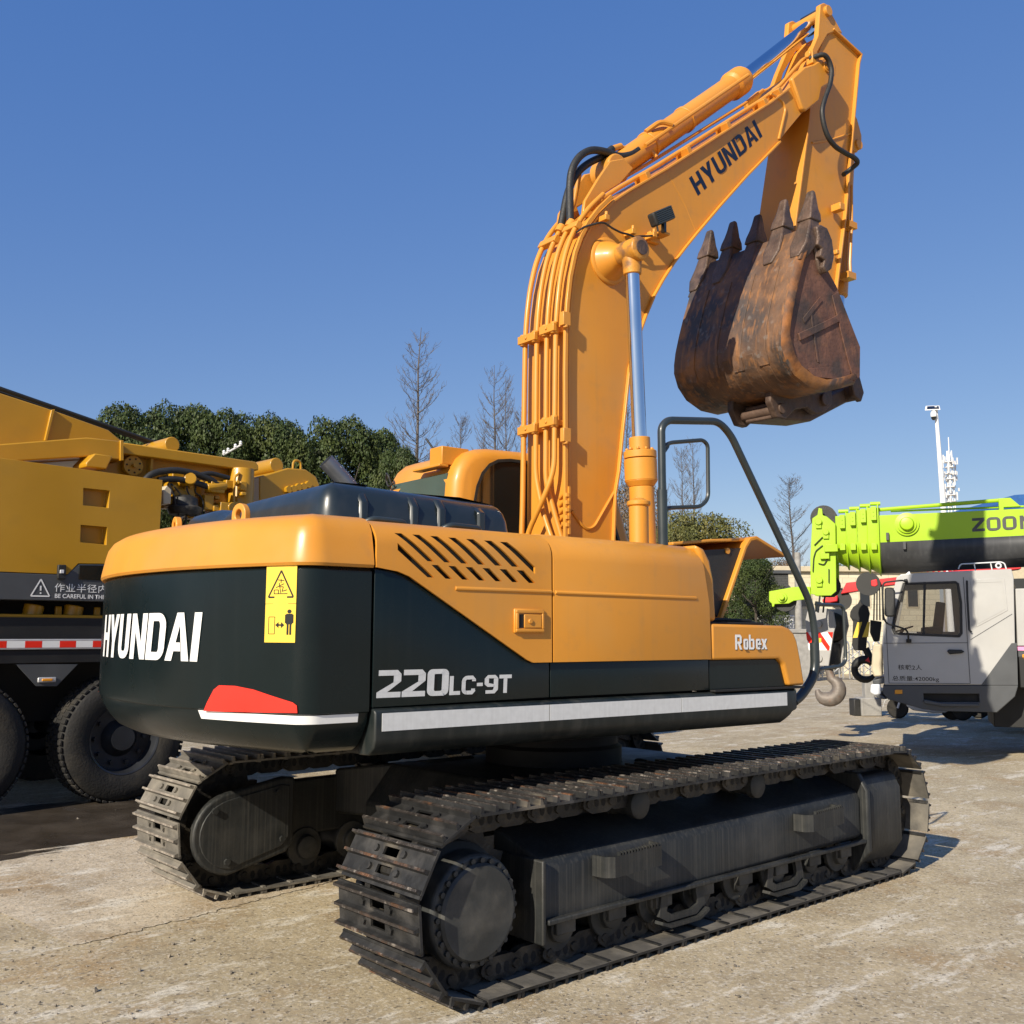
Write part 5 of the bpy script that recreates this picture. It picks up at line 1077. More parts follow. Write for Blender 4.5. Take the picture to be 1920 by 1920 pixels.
g = KG([(1365, 1232), (1380, 1220), (1470, 1222), (1492, 1235), (1470, 1248), (1385, 1255)], KC-.03, KC, KC); KB.p(g, 'door_handle', 'rubber', .01, parent=kc)
q = [Kp(*p, KC-.25) for p in ((1075, 728), (1040, 722), (905, 738), (902, 830), (908, 990), (930, 1035), (1000, 1052), (1068, 1075), (1085, 1100), (1090, 1165))]
g = G(); g.tube([(x, KC-.25+(.2 if i in (0,) else 0)+max(0, (i-6)*.06), z) for i, (x, z) in enumerate(q)], .012, 8, round_=.05); kr = KB.p(g, 'mirror_arm', 'rubber')
g = KG([(922, 775), (975, 775), (992, 800), (996, 965), (985, 985), (925, 985), (915, 965), (916, 790)], KC-.29, KC-.21, KC-.25); KB.p(g, 'mirror', 'rubber', .02, parent=kr)
g = KG([(1055, 715), (1080, 712), (1085, 740), (1060, 745)], KC-.05, KC+.02, KC); g.prism([Kp(*p) for p in ((1072, 1145), (1110, 1145), (1110, 1170), (1072, 1170))], KC-.05, KC); KB.p(g, 'mirror_mount', 'rubber', .006, parent=kr)
g = G(); q = [Kp(*p, KC+.2) for p in ((1448, 640), (1462, 606), (1752, 590), (1780, 600), (1792, 640))]; g.tube([(x, KC+.2, z) for x, z in q], .009, 8, round_=.03)
for xx in (1560, 1680): x, z = Kp(xx, 600, KC+.2); g.tube([(x, KC+.2, z), (x+.02, KC+.2, z-.14)], .008, 6)
KB.p(g, 'roof_rail', 'pole', parent=kc)
x, z = Kp(1735, 618, KC+.15); g = G(); n = 14; g.tube([(x+.03*math.cos(2*math.pi*i/n), KC+.12, z+.03*math.sin(2*math.pi*i/n)) for i in range(n+1)], .012, 6); KB.p(g, 'roof_eye', 'pole', parent=kc)
g = KG([(1050, 690), (1095, 655), (1110, 690)], KC+.3, KC+.5, KC+.3); g2 = g; KB.p(g, 'roof_horn', 'pole', .01, parent=kc)
# skirt
g = KG([(905, 1478), (1872, 1478), (1880, 1478), (1856, 1560), (1728, 1674), (1300, 1664), (1185, 1648), (940, 1580), (905, 1540)], KC+.003, KC+1.75, KC); ksk = KB.p(g, 'cab_skirt', 'cgrey')
g = KG([(1195, 1538), (1595, 1540), (1600, 1600), (1200, 1600)], KC-.1, KC+.25, KC); cut(ksk, g)
b = ksk.modifiers.new('bevel', 'BEVEL'); b.width = .015; b.segments = 2; b.limit_method = 'ANGLE'
g = KG([(1200, 1580), (1330, 1605), (1595, 1610), (1598, 1632), (1340, 1632), (1200, 1608)], KC-.03, KC+.2, KC); KB.p(g, 'entry_step', 'cgrey', .01, parent=ksk)
g = KG([(1190, 1532), (1600, 1534), (1605, 1606), (1195, 1606)], KC+.06, KC+.08, KC); KB.p(g, 'step_shade_panel', 'black', parent=ksk)  # black panel paints the shade inside the step opening
g = KG([(1612, 1476), (1830, 1175), (1868, 1173), (1876, 1476)], KC-.004, KC+.002, KC); KB.p(g, 'grey_corner', 'cgrey', parent=kc)
g = KG([(990, 1510), (1045, 1510), (1045, 1540), (990, 1540)], KC-.015, KC+.01, KC); KB.p(g, 'side_marker', 'amber', .006, parent=ksk)
g = KG([(828, 1440), (912, 1425), (915, 1465), (835, 1475)], KC, KC+1.7, KC); g.prism([Kp(*p) for p in ((845, 1545), (900, 1550), (935, 1580), (870, 1575))], KC, KC+2.1); KB.p(g, 'front_bumper', 'cgrey', .012)
M['lamp'] = mat('headlamp_glass', (.7, .72, .74), .1, coat=1)
g = KG([(818, 1470), (885, 1468), (890, 1545), (845, 1552), (812, 1530)], KC-.01, KC+.22, KC); KB.p(g, 'headlamp', 'lamp', .02)
g = KG([(830, 1195), (850, 1182), (895, 1182), (900, 1415), (838, 1418), (820, 1360)], KC+.05, KC+.5, KC); KB.p(g, 'front_panel', 'beige', .02)
q0, q1 = Kp(1012, 1362), Kp(1185, 1362); o_ = fonttext('lettering', '核载2人', .1, (q0[0], KC-.0015, q0[1]), (1, 0, 0), (0, 0, 1), 'black', kc, .0004); fit(o_, q1[0]-q0[0], Kp(1012, 1324)[1]-q0[1])
q0, q1 = Kp(970, 1438), Kp(1306, 1438); o_ = fonttext('lettering', '总质量:42000kg', .1, (q0[0], KC-.0015, q0[1]), (1, 0, 0), (0, 0, 1), 'black', kc, .0004); fit(o_, q1[0]-q0[0], Kp(970, 1396)[1]-q0[1])
# carrier behind the cab
g = G(); x0 = Kp(1890, 1400)[0]; g.b2((x0, KC+.02, .95), (x0+5, KC+2.2, 1.35)); g.b2((x0-.3, KC+.5, .4), (x0+5, KC+1.7, .95)); KB.p(g, 'carrier_deck', 'cblack', .01)
g = KG([(1858, 782), (2300, 770), (2300, 1190), (1872, 1195)], KC+.04, KC+.6, KC+.04); KB.p(g, 'side_locker', 'silver', .01)
g = KG([(1874, 1200), (2300, 1200), (2300, 1232), (1876, 1228)], KC+.035, KC+.5, KC+.035); M['pink'] = mat('pink_reflector', (.72, .3, .5), .4); KB.p(g, 'pink_strip', 'pink')
g = KG([(1878, 1232), (2300, 1236), (2300, 1400), (1890, 1400)], KC+.036, KC+.5, KC+.036); KB.p(g, 'side_guard', 'cgrey')
g = KG([(1845, 710), (2300, 700), (2300, 780), (1858, 780)], KC+.5, KC+1.5, KC+.5); KB.p(g, 'rear_glazing', 'glass')
g = KG([(1908, 1255), (1935, 1255), (1935, 1290), (1908, 1290)], KC+.02, KC+.04, KC+.03); KB.p(g, 'side_marker', 'amber', .004)
for xx in (5.9, 7.2): wheel(KB, xx, KC+.02, .5, .5, .32, -1, 36)
# boom: deep rounded section
yb = KB_-.42; HB2 = .42
def boom_sec(X, zt, zb, hw, zsplit=None, lower=False):
    zm = zb+(zt-zb)*.42
    if lower: return [(hw, zm)]+[(hw*math.cos(R_(-a)), zm-(zm-zb)*math.sin(R_(a))) for a in range(10, 180, 16)]+[(-hw, zm)]
    return [(hw, zt), (hw, zm)]+[(hw*math.cos(R_(-a)), zm-(zm-zb)*math.sin(R_(a))) for a in range(10, 180, 16)]+[(-hw, zm), (-hw, zt)]
def bl(name, m, a, b_, hw, par=None, bev=.006):
    """a, b_: (x, top z, bottom z) at both ends"""
    g = G(); g.loft([[Vector((X, KB_+y, z)) for y, z in boom_sec(X, zt, zb, hw)] for X, zt, zb in (a, b_)]); return KB.p(g, name, m, bev, parent=par)
e = lambda x, yt, yb2: (Kp(x, yt, yb)[0], Kp(x, yt, yb)[1], Kp(x, yb2, yb)[1])
A_, B_ = e(868, 255, 662), e(1920, 206, 612); k_ = (8-A_[0])/(B_[0]-A_[0]); B_ = (8, A_[1]+(B_[1]-A_[1])*k_, A_[2]+(B_[2]-A_[2])*k_)
kb = bl('boom', 'lime', A_, B_, .42)
# grey lower half as its own skin, a hair proud of the lime section
g = G(); rows = []
for X, zt, zb in (A_, B_):
    X2 = X+(.02 if X < 5 else 0); zm = zb+(zt-zb)*.42; hw = .424
    pts = [(-hw, zm+.08)]+[(-hw*math.cos(R_(a)), zm-(zm-zb+.004)*math.sin(R_(a))) for a in range(10, 180, 16)]+[(hw, zm+.08)]
    rows.append([Vector((X2, KB_+y, z)) for y, z in pts])
g.grid(rows); bgz = KB.p(g, 'boom_underside', 'boomgrey', parent=kb, smooth=60); md = bgz.modifiers.new('thick', 'SOLIDIFY'); md.thickness = .003
# telescoping section collars
for i, (xa, xb, yt, ybm, hw) in enumerate(((585, 640, 255, 640, .34), (660, 718, 235, 655, .37), (735, 795, 215, 668, .40), (812, 870, 200, 685, .435))):
    a_, b_ = e(xa-28, yt, ybm-60), e(xb-5, yt, ybm-18)
    cl = bl('boom_collar', 'lime', (a_[0], a_[1], a_[2]), (b_[0], b_[1], b_[2]), hw, kb, .01)
    a_, b_ = e(xb-10, yt-25, ybm-5), e(xb, yt-25, ybm); bl('collar_rim', 'lime', a_, b_, hw+.03, kb, .004)
    x, z = Kp((xa+xb)/2-5, yt+40, yb-.06); g = G(); g.b2((x-.035, KB_-hw-.07, z-.1), (x+.04, KB_-hw, z+.1)); 
    for dz in (-.035, .02): g.cyl((x, KB_-hw-.07, z+dz), (x, KB_-hw-.076, z+dz), .012, n=8)
    KB.p(g, 'slider_block', 'lime', .006, parent=kb); x, z = Kp((xa+xb)/2-5, 480, yb); g = G(); g.b2((x-.03, KB_-hw-.05, z-.05), (x+.05, KB_-hw, z+.05)); KB.p(g, 'slider_block', 'lime', .006, parent=kb)
    x, z = Kp(xb-60, yt-35, yb); g = G(); g.cyl((x, KB_-.3, z), (x+.14, KB_-.3, z), .03, n=10); KB.p(g, 'collar_pin', 'lime', parent=kb)
g = KG([(395, 275), (432, 250), (440, 200), (465, 205), (470, 252), (500, 262), (562, 315), (568, 800), (530, 832), (440, 832), (384, 820), (380, 560)], KB_-.40, KB_-.34, yb)
g.prism([Kp(*p, yb) for p in ((395, 275), (432, 250), (500, 262), (562, 315), (568, 800), (530, 832), (440, 832), (384, 820), (380, 560))], KB_+.30, KB_+.34); hd = KB.p(g, 'boom_head', 'lime', .006)
g = G()
for (px_, py_, r) in ((440, 300, .05), (493, 375, .045), (445, 720, .05)):
    x, z = Kp(px_, py_, yb); g.cyl((x, KB_-.40, z), (x, KB_-.45, z), r, n=14); g.b2((x-.04, KB_-.43, z-.10), (x+.04, KB_-.40, z-.03))
x, z = Kp(520, 490, yb); g.b2((x-.07, KB_-.5, z-.06), (x+.12, KB_-.40, z+.05)); x, z = Kp(478, 540, yb); g.b2((x-.05, KB_-.46, z-.06), (x+.08, KB_-.40, z+.04)); KB.p(g, 'head_fitting', 'lime', .006, parent=hd)
g = G()
for pts in ([(400, 660), (405, 560), (420, 510), (470, 470)], [(410, 470), (470, 410)], [(515, 740), (515, 640)], [(440, 600), (480, 612), (510, 560), (500, 480)]): g.tube([(x, KB_-.42, z) for x, z in (Kp(*p, KB_-.42) for p in pts)], .008, 6, round_=.03)
KB.p(g, 'sensor_cable', 'rubber', parent=hd)
for (xx, yy, r) in ((455, 285, .19), (480, 760, .17)):
    x, z = Kp(xx+30, yy, KB_)
    for dy in (-.2, 0, .2): g = G(); g.lathe([(r, -.04), (r*.85, -.015), (r*.85, .015), (r, .04)], (x, KB_+dy, z), (0, 1, 0), 24); KB.p(g, 'head_pulley', 'rubber', parent=hd)
# fly pulley arm
g = KG([(85, 802), (210, 780), (258, 770), (380, 768), (388, 852), (330, 862), (262, 870), (225, 890), (125, 893), (120, 912), (106, 914), (104, 890), (84, 872)], KB_-.34, KB_-.29, KB_-.34); fa = KB.p(g, 'pulley_arm', 'lime', .008)
x, z = Kp(178, 845, KB_-.34); g = G(); g.cyl((x, KB_-.34, z), (x, KB_-.37, z), .075, n=20); g.cyl((x, KB_-.37, z), (x, KB_-.42, z), .04, n=16); KB.p(g, 'pulley_hub', 'lime', .006, parent=fa)
x, z = Kp(200, 868, KB_-.2); g = G(); g.lathe([(.165, -.05), (.13, -.02), (.13, .02), (.165, .05)], (x, KB_-.2, z), (0, 1, 0), 28); KB.p(g, 'fly_pulley', 'rubber', parent=fa)
# boom fittings
x, z = Kp(1060, 315, yb); g = G(); g.lathe([(.165, 0), (.165, -.03), (.13, -.035), (.13, -.06), (.10, -.065), (.085, -.12), (.07, -.125), (.0005, -.125)], (x+.03, yb+.0, z-.01), (0, 1, 0), 28, cap=False); KB.p(g, 'boom_trunnion', 'lime', parent=kb)
g = G(); a_, b_ = Kp(870, 205, yb+.1), Kp(1760, 145, yb+.1); g.tube([(a_[0], yb+.1, a_[1]-.02), (b_[0], yb+.1, b_[1])], .028, 8); a_, b_ = Kp(960, 225, yb+.2), Kp(1920, 190, yb+.2); g.tube([(a_[0], yb+.2, a_[1]), (b_[0], yb+.2, b_[1])], .015, 8); KB.p(g, 'tie_bar', 'lime', parent=kb)
g = KG([(1735, 132), (1822, 127), (1880, 175), (1900, 190), (1775, 195), (1772, 245), (1745, 245), (1738, 165)], yb+.06, yb+.16, yb+.06); KB.p(g, 'rope_guide', 'lime', .006, parent=kb)
for xx, yy in ((938, 405), (1060, 470)): x, z = Kp(xx, yy, yb-.02); g = G(); g.b2((x-.02, yb-.05, z-.06), (x+.02, yb, z+.05)); KB.p(g, 'boom_clip', 'boomgrey', .004, parent=kb)
zz = yb-.0035; q0 = Kp(1548, 372, zz); q1 = Kp(1548, 276, zz); hb = q1[1]-q0[1]; sl = (Kp(1920, 352, zz)[1]-q0[1])/(Kp(1920, 352, zz)[0]-q0[0]); wd = (Kp(1870, 360, zz)[0]-q0[0])
fn = lambda u, v, e_: Vector((q0[0]+u, zz-e_, q0[1]+v+sl*u))
tl = lettering('ZOO', hb, fn, gap=.12, sx=1.05, size=wd); KB.p(tl, 'lettering', 'boomgrey', smooth=0, parent=kb)
fn2 = lambda u, v, e_: Vector((q0[0]+wd+.04+u, zz-e_, q0[1]+v+sl*(u+wd)))
KB.p(lettering('M', hb, fn2, sx=1.05), 'lettering', 'boomgrey', smooth=0, parent=kb)
# ropes to the hook
for dx in (-.06, .06):
    a_, b_ = Kp(470+dx*300, 820, KB_+.1), Kp(455+dx*300, 955, KB_+.1); g = G(); g.tube([(a_[0], KB_+.1, a_[1]), (b_[0], KB_+.1, b_[1])], .014, 6); KB.p(g, 'hoist_rope', 'rubber')
a_, b_ = Kp(395, 300, KB_), Kp(-20, 800, KB_+3); g = G(); g.tube([(a_[0], KB_, a_[1]), (b_[0], KB_+3, b_[1])], .005, 6); KB.p(g, 'guy_rope', 'rubber')

# grey hook block hanging from the lime boom
HF = Frame(-86); hp0 = at(*K4(450, 1100), 15.6); YH = HF.Y.dot(hp0)
Hp = lambda x, y, yy=YH: HF.y(*K4(x, y), yy)
HBk = Build(HF, 'hook_block', 'grey hook block with red and white stripes hanging from the lime boom', 'hook block', HF.X.dot(hp0), YH+.2, bz=.6)
pl = [(360, 945), (410, 925), (500, 925), (545, 945), (562, 1050), (548, 1100), (512, 1338), (390, 1338), (352, 1100), (345, 1010)]
cpl = [Hp(*p) for p in pl]
g = G(); g.prism(cpl, YH, YH+.03); fp = HBk.p(g, 'side_plate', 'hookgrey', .006)
g = G(); g.prism(cpl, YH+.43, YH+.46); HBk.p(g, 'side_plate', 'hookgrey', .006)
c_ = Hp(450, 1060)
for i in range(5): g = G(); g.lathe([(.24, -.035), (.20, -.012), (.20, .012), (.24, .035)], (c_[0], YH+.08+.075*i, c_[1]), (0, 1, 0), 28); HBk.p(g, 'sheave', 'grease')
q0, q1 = Hp(400, 1330), Hp(505, 1180); g = G(); g.b2((q0[0], YH+.03, q0[1]), (q1[0], YH+.43, q1[1])); HBk.p(g, 'cross_head', 'grease', .01)
for p in ((445, 1040), (448, 1285)): c_ = Hp(*p); g = G(); g.cyl((c_[0], YH, c_[1]), (c_[0], YH-.03, c_[1]), .055, n=20); HBk.p(g, 'axle_cap', 'hookgrey', .006, parent=fp)
hq = lambda x, y, e_: (lambda p: g.v(p[0], YH-.003-e_, p[1]))(Hp(x, y))
g = G(); g.f([hq(*p, 0) for p in ((351, 1095), (546, 1095), (528, 1226), (371, 1226))]); HBk.p(g, 'white_panel', 'white', smooth=0, parent=fp)
for s_ in ([(351, 1095), (365, 1095), (418, 1185), (418, 1226), (408, 1226), (358, 1150)], [(430, 1095), (452, 1095), (524, 1200), (519, 1226), (505, 1226), (430, 1120)], [(506, 1095), (546, 1095), (539, 1145)]): g = G(); g.f([hq(*p, .003) for p in s_]); HBk.p(g, 'red_stripe', 'red', smooth=0, parent=fp)
g = G(); g.f([hq(*p, .006) for p in ((433, 1138), (462, 1138), (462, 1170), (433, 1170))]); HBk.p(g, 'yellow_sticker', 'yellow', smooth=0, parent=fp)
# hook: a tapering curved bar, facing the camera side of the crane
yh2 = KF.Y.dot(hp0)+.12; hk = lambda x, y: KF.y(*K4(x, y), yh2)
def kf2hf(x, z, dy=0.): w_ = KF.X*x+KF.Y*(yh2+dy); return (HF.X.dot(w_), HF.Y.dot(w_), z)
hc = hk(508, 1502); hr = abs(hk(588, 1502)[0]-hc[0]); top = hk(520, 1345); pts = [(top[0], top[1]+.03), (top[0]-.01, top[1]-.05)]; rad = [.06, .06]
for i in range(15): a = 70-i*(242/14); pts.append((hc[0]+hr*math.cos(R_(a)), hc[1]+hr*math.sin(R_(a)))); rad.append(.068+.05*math.sin(R_(min(180, i*13)))-.012*max(0, i-11))
g = G(); g.tube([kf2hf(*p) for p in pts], rad, 16); HBk.p(g, 'hook', 'hookiron', smooth=60)
g = G(); t3 = kf2hf(*top); g.lathe([(.09, -.04), (.09, .04)], t3, (0, 0, 1), 16); HBk.p(g, 'hook_nut', 'grease', .008)

# ================================================================ RED CRANE behind, its black hook block
YR = KB_+2.6
Rp = lambda x, y, yy=YR: Kp(x, y, yy)
RB = Build(KF, 'truck_crane', 'red crane boom mostly hidden behind the lime boom', 'crane', 4.5, YR+.5)
g = G(); g.prism([Rp(*p) for p in ((600, 820), (640, 740), (860, 715), (1900, 600), (1900, 640), (860, 770), (780, 790))], YR, YR+.35); rb = RB.p(g, 'boom', 'redpaint', .012)
g = G(); g.prism([Rp(*p) for p in ((468, 860), (510, 835), (545, 838), (580, 830), (580, 875), (520, 885), (472, 884))], YR-.05, YR+.3); RB.p(g, 'boom_nose', 'redpaint', .02)
g = G(); g.prism([Rp(*p) for p in ((820, 725), (862, 715), (870, 760), (850, 772), (822, 765))], YR-.15, YR+.1); RB.p(g, 'boom_lug', 'redpaint', .012, parent=rb)
g = G(); x, z = Rp(800, 750); g.lathe([(.2, -.04), (.16, 0), (.2, .04)], (x, YR-.1, z), (0, 1, 0), 24); x, z = Rp(600, 865); g.lathe([(.18, -.04), (.15, 0), (.18, .04)], (x, YR+.1, z), (0, 1, 0), 24); RB.p(g, 'boom_pulley', 'rubber')
g = G()
for i in range(8): x, z = Rp(1110+40*i, 640); x2, z2 = Rp(1150+40*i, 665); g.tube([(x, YR-.2, z), (x2, YR-.2, z2)], .015, 6); g.tube([(x2, YR-.2, z2), (x2, YR-.2, z)], .015, 6)
RB.p(g, 'lattice', 'redpaint', parent=rb)
g = G(); x, z = Rp(1500, 900); g.b2((x, YR+.2, .6), (x+4, YR+2, 2.2)); RB.p(g, 'carrier', 'cblack', .02)
for i in range(4): g = G(); x, z = Rp(845+18*i, 770); x2, z2 = Rp(840+22*i, 1010); g.tube([(x, YR-.1, z), (x2, YR-.1, z2)], .012, 6); RB.p(g, 'hoist_rope', 'rubber')
BB = Build(KF, 'hook_block', 'black hook block with two yellow stripes beside the silver cab', 'hook block', Rp(740, 1230)[0], YR, bz=.9)
g = G(); g.prism([Rp(*p) for p in ((670, 950), (690, 915), (725, 890), (740, 860), (755, 890), (795, 912), (808, 960), (800, 1010), (780, 1230), (700, 1225), (683, 1190), (690, 1020), (668, 985))], YR-.05, YR+.2); bp_ = BB.p(g, 'block_plate', 'cblack', .01)
g = G(); g.e = .052
qq = lambda x, y: (lambda p: g.v(p[0], YR-.053, p[1]))(Rp(x, y))
for s_ in ([(722, 1025), (756, 1022), (722, 1135), (688, 1137)], [(795, 1022), (812, 1022), (800, 1130), (756, 1132)]): g.f([qq(*p) for p in s_])
BB.p(g, 'yellow_stripe', 'yellow', smooth=0, parent=bp_)
g = G(); g.prism([Rp(*p) for p in ((815, 1008), (895, 1020), (890, 1075), (880, 1160), (840, 1165), (812, 1100))], YR-.1, YR+.1); RB.p(g, 'counter_box', 'cblack', .01)
g = G(); x, z = Rp(775, 1365); n = 18; g.tube([(x+.17*math.cos(R_(40+a)), YR, z+.17*math.sin(R_(40+a))) for a in range(0, 290, 16)], [.07]*8+[.06]*8+[.05, .04, .03], 12); g.tube([(x+.02, YR, z+.36), (x+.13, YR, z+.11)], .06, 10); BB.p(g, 'hook', 'cblack')
g = G(); x, z = Rp(790, 1300); g.prism([(x-.03, z), (x+.05, z-.03), (x+.03, z+.06)], YR-.1, YR-.08); BB.p(g, 'red_tag', 'redpaint')

# ================================================================ yard objects beyond
BF = Frame(math.degrees(YAW)-90)
yd = lambda depth: BF.Y.dot(CAM)+depth
class BBuild(Build):
    def __init__(s, name, label, cat, px, depth, group=None, bz=0): super().__init__(BF, name, label, cat, BF.y(px, 1190, yd(depth))[0], yd(depth), group, bz)
def Bx(px, py, depth): return BF.y(px, py, yd(depth))
# scooters behind the cab
def scooter(px, py, label, white):
    p = gnd(px, py); y = KF.Y.dot(p); x = KF.X.dot(p); B = Build(KF, 'electric_scooter', label, 'scooter', x, y, 'scooters parked behind the silver cab')
    R = .20
    for dx in (0, 1.15):
        g = G(); g.lathe([(R*.6, -.035), (R*.85, -.045), (R, -.02), (R, .02), (R*.85, .045), (R*.6, .035)], (x+dx, y, R), (0, 1, 0), 28); wl_ = B.p(g, 'wheel', 'tyre')
        g = G(); g.lathe([(R*.62, -.03), (R*.5, -.02), (R*.2, -.03), (R*.2, .03), (R*.5, .02), (R*.62, .03)], (x+dx, y, R), (0, 1, 0), 16)
        for k in range(3): a = 2*math.pi*k/3; g.tube([(x+dx, y, R), (x+dx+R*.6*math.cos(a), y, R+R*.6*math.sin(a))], .012, 6)
        B.p(g, 'rim', 'rim' if not white else 'pole', parent=wl_)
    m = 'silver' if white else 'redpaint' if 0 else 'cblack'
    g = G(); g.tube([(x, y-.07, R), (x+.08, y-.05, .45), (x+.2, y, 1.0)], .02, 8); g.tube([(x+.2, y-.3, 1.0), (x+.2, y+.3, 1.0)], .015, 8); B.p(g, 'fork', 'pole')
    g = G(); g.loft([[Vector((x+a, y+b_*hw, z)) for a, b_, z in ((dx, -1, z0), (dx, 1, z0), (dx, 1, z1), (dx, -1, z1))] for dx, z0, z1, hw in ((.16, .24, .34, .06), (.28, .17, .28, .11), (.62, .13, .22, .13), (.85, .14, .5, .14), (1.3, .5, .68, .1))]); B.p(g, 'body_fairing', m, .02)
    g = G(); g.loft([[Vector((x+dx, y+b_*.09, z)) for b_, z in ((-1, z0), (1, z0), (1, z1), (-1, z1))] for dx, z0, z1 in ((-.27, R-.02, R+.05), (-.22, R+.13, R+.19), (-.05, R+.22, R+.28), (.14, R+.2, R+.26), (.24, R+.02, R+.1))]); B.p(g, 'mudguard', m, .01)
    g = G(); g.b2((x+.6, y-.13, .68), (x+1.3, y+.13, .76)); B.p(g, 'seat', 'rubber', .03)
scooter(1684, 1347, 'white electric scooter with its front wheel showing below the silver cab', True)
scooter(1786, 1350, 'dark scooter nearest the skirt step under the cab', False)
scooter(1836, 1347, 'black scooter furthest right under the cab skirt', False)
# stone block with stub post
B = BBuild('concrete_block', 'low grey concrete block with a square stub post near the headlamp', 'block', 1628, 20.5)
a_, b_ = Bx(1616, 1334, 20.5), Bx(1653, 1309, 20.5)
g = G(); g.b2((a_[0], B.o.y, 0), (b_[0], B.o.y+.45, b_[1])); B.p(g, 'block_base', 'concrete', .02)
a_, b_ = Bx(1603, 1334, 20.5), Bx(1615, 1311, 20.5); g = G(); g.b2((a_[0], B.o.y+.05, 0), (b_[0], B.o.y+.35, b_[1])); B.p(g, 'rubber_pad', 'rubber', .02)
a_, b_ = Bx(1626, 1312, 20.5), Bx(1644, 1297, 20.5); g = G(); g.b2((a_[0], B.o.y+.1, a_[1]-.03), (b_[0], B.o.y+.3, b_[1]+.3)); B.p(g, 'stub_post', 'concrete', .01)
# retractable gate
D = 36.5; B = BBuild('sliding_gate', 'shiny steel retractable gate of arched hoops across the yard entrance', 'gate', 1560, D)
x = Bx(1482, 1200, D)[0]; xe = Bx(1720, 1200, D)[0]; i = 0; y0 = yd(D)
while x < xe:
    g = G(); h = 1.42
    g.tube([(x, y0, .05), (x, y0, h-.12), (x+.12, y0, h), (x+.24, y0, h-.12), (x+.24, y0, .05)], .03, 8, round_=.1)
    for z in (.25, .55, .85): g.tube([(x, y0-.04, z), (x+.37, y0-.04, z+.3)], .018, 6); g.tube([(x, y0+.04, z+.3), (x+.37, y0+.04, z)], .018, 6)
    B.p(g, 'gate_hoop', 'steelgate', smooth=40); x += .37; i += 1
# gate pillar
B = BBuild('gate_pillar', 'grey stone pillar beside the sliding gate', 'pillar', 1507, 35.5); a_, b_ = Bx(1484, 1262, 35.5), Bx(1530, 1187, 35.5)
g = G(); g.b2((a_[0], B.o.y, 0), (b_[0], B.o.y+.8, b_[1])); B.p(g, 'shaft', 'concrete', .02); g = G(); g.b2((a_[0]-.06, B.o.y-.06, b_[1]), (b_[0]+.06, B.o.y+.86, b_[1]+.14)); B.p(g, 'capstone', 'concrete', .02)
# buildings
D = 42; B = BBuild('brick_building', 'cream brick building with flat roof behind the lime crane', 'building', 1540, D); y0 = yd(D)
a_, b_ = Bx(1452, 1185, D), Bx(1760, 1073, D)
g = G(); g.b2((a_[0], y0, 0), (b_[0], y0+8, b_[1])); w_ = B.p(g, 'wall', 'creambrick'); g = G(); g.b2((a_[0]-.15, y0-.2, b_[1]), (b_[0]+.2, y0+8.2, b_[1]+.22)); B.p(g, 'roof', 'beige', .02)
for px in (1500, 1560, 1610, 1660, 1700): p, q = Bx(px, 1140, D), Bx(px+22, 1100, D); g = G(); g.b2((p[0], y0-.03, p[1]), (q[0], y0+.02, q[1])); wn = B.p(g, 'window', 'beige', .01); g = G(); g.b2((p[0]+.06, y0-.04, p[1]+.06), (q[0]-.06, y0-.02, q[1]-.06)); B.p(g, 'pane', 'glass', parent=wn)
D = 40; B = BBuild('tiled_building', 'dark tiled building behind the raised orange lid', 'building', 1437, D); y0 = yd(D); a_, b_ = Bx(1399, 1185, D), Bx(1478, 1076, D)
g = G(); g.b2((a_[0], y0, 0), (b_[0], y0+1.6, b_[1])); B.p(g, 'wall', 'darktile'); g = G(); g.b2((a_[0]-.1, y0-.1, b_[1]), (b_[0]+.1, y0+1.7, b_[1]+.14)); B.p(g, 'roof', 'cgrey', .02)
D = 44; B = BBuild('low_shed', 'low brown shed with dark open front beyond the step box', 'shed', 1365, D); y0 = yd(D); a_, b_ = Bx(1300, 1185, D), Bx(1402, 1150, D); M['shed'] = mat('brown_shed', (.14, .07, .055), .8)
g = G(); g.b2((a_[0], y0+.5, 0), (b_[0], y0+4, b_[1])); B.p(g, 'wall', 'cblack'); a2 = Bx(1300, 1128, D); g = G(); g.prism([(y0, b_[1]), (y0+4.2, b_[1]), (y0+4.2, a2[1]), (y0+1.0, a2[1])], a_[0]-.2, b_[0]+.2, 'x'); B.p(g, 'roof', 'shed')
D = 39; B = BBuild('boundary_wall', 'low white brick wall in front of the cream building', 'wall', 1470, D); y0 = yd(D); a_, b_ = Bx(1420, 1185, D), Bx(1489, 1157, D); M['whitebrick'] = brickmat('white_brick', (.72, .72, .70), (.68, .68, .66), (.45, .45, .44), .5, .16)
g = G(); g.b2((a_[0], y0, 0), (b_[0], y0+.3, b_[1])); B.p(g, 'wall_face', 'whitebrick', .01); g = G(); g.b2((a_[0], y0-.04, b_[1]), (b_[0], y0+.34, b_[1]+.07)); B.p(g, 'coping', 'whitebrick', .01)
D = 60; B = BBuild('office_building', 'building with a blue roof at the right edge above the lime boom', 'building', 1990, D); y0 = yd(D); a_, b_ = Bx(1868, 1185, D), Bx(2300, 955, D); M['blueroof'] = mat('blue_roof', (.03, .11, .32), .5)
g = G(); g.b2((a_[0]+.4, y0, 0), (b_[0], y0+8, b_[1])); B.p(g, 'wall', 'beige'); g = G(); g.prism([Bx(1866, 946, D), Bx(1895, 930, D), Bx(2300, 905, D), Bx(2300, 955, D), Bx(1866, 956, D)], y0-.5, y0+9); B.p(g, 'roof', 'blueroof')
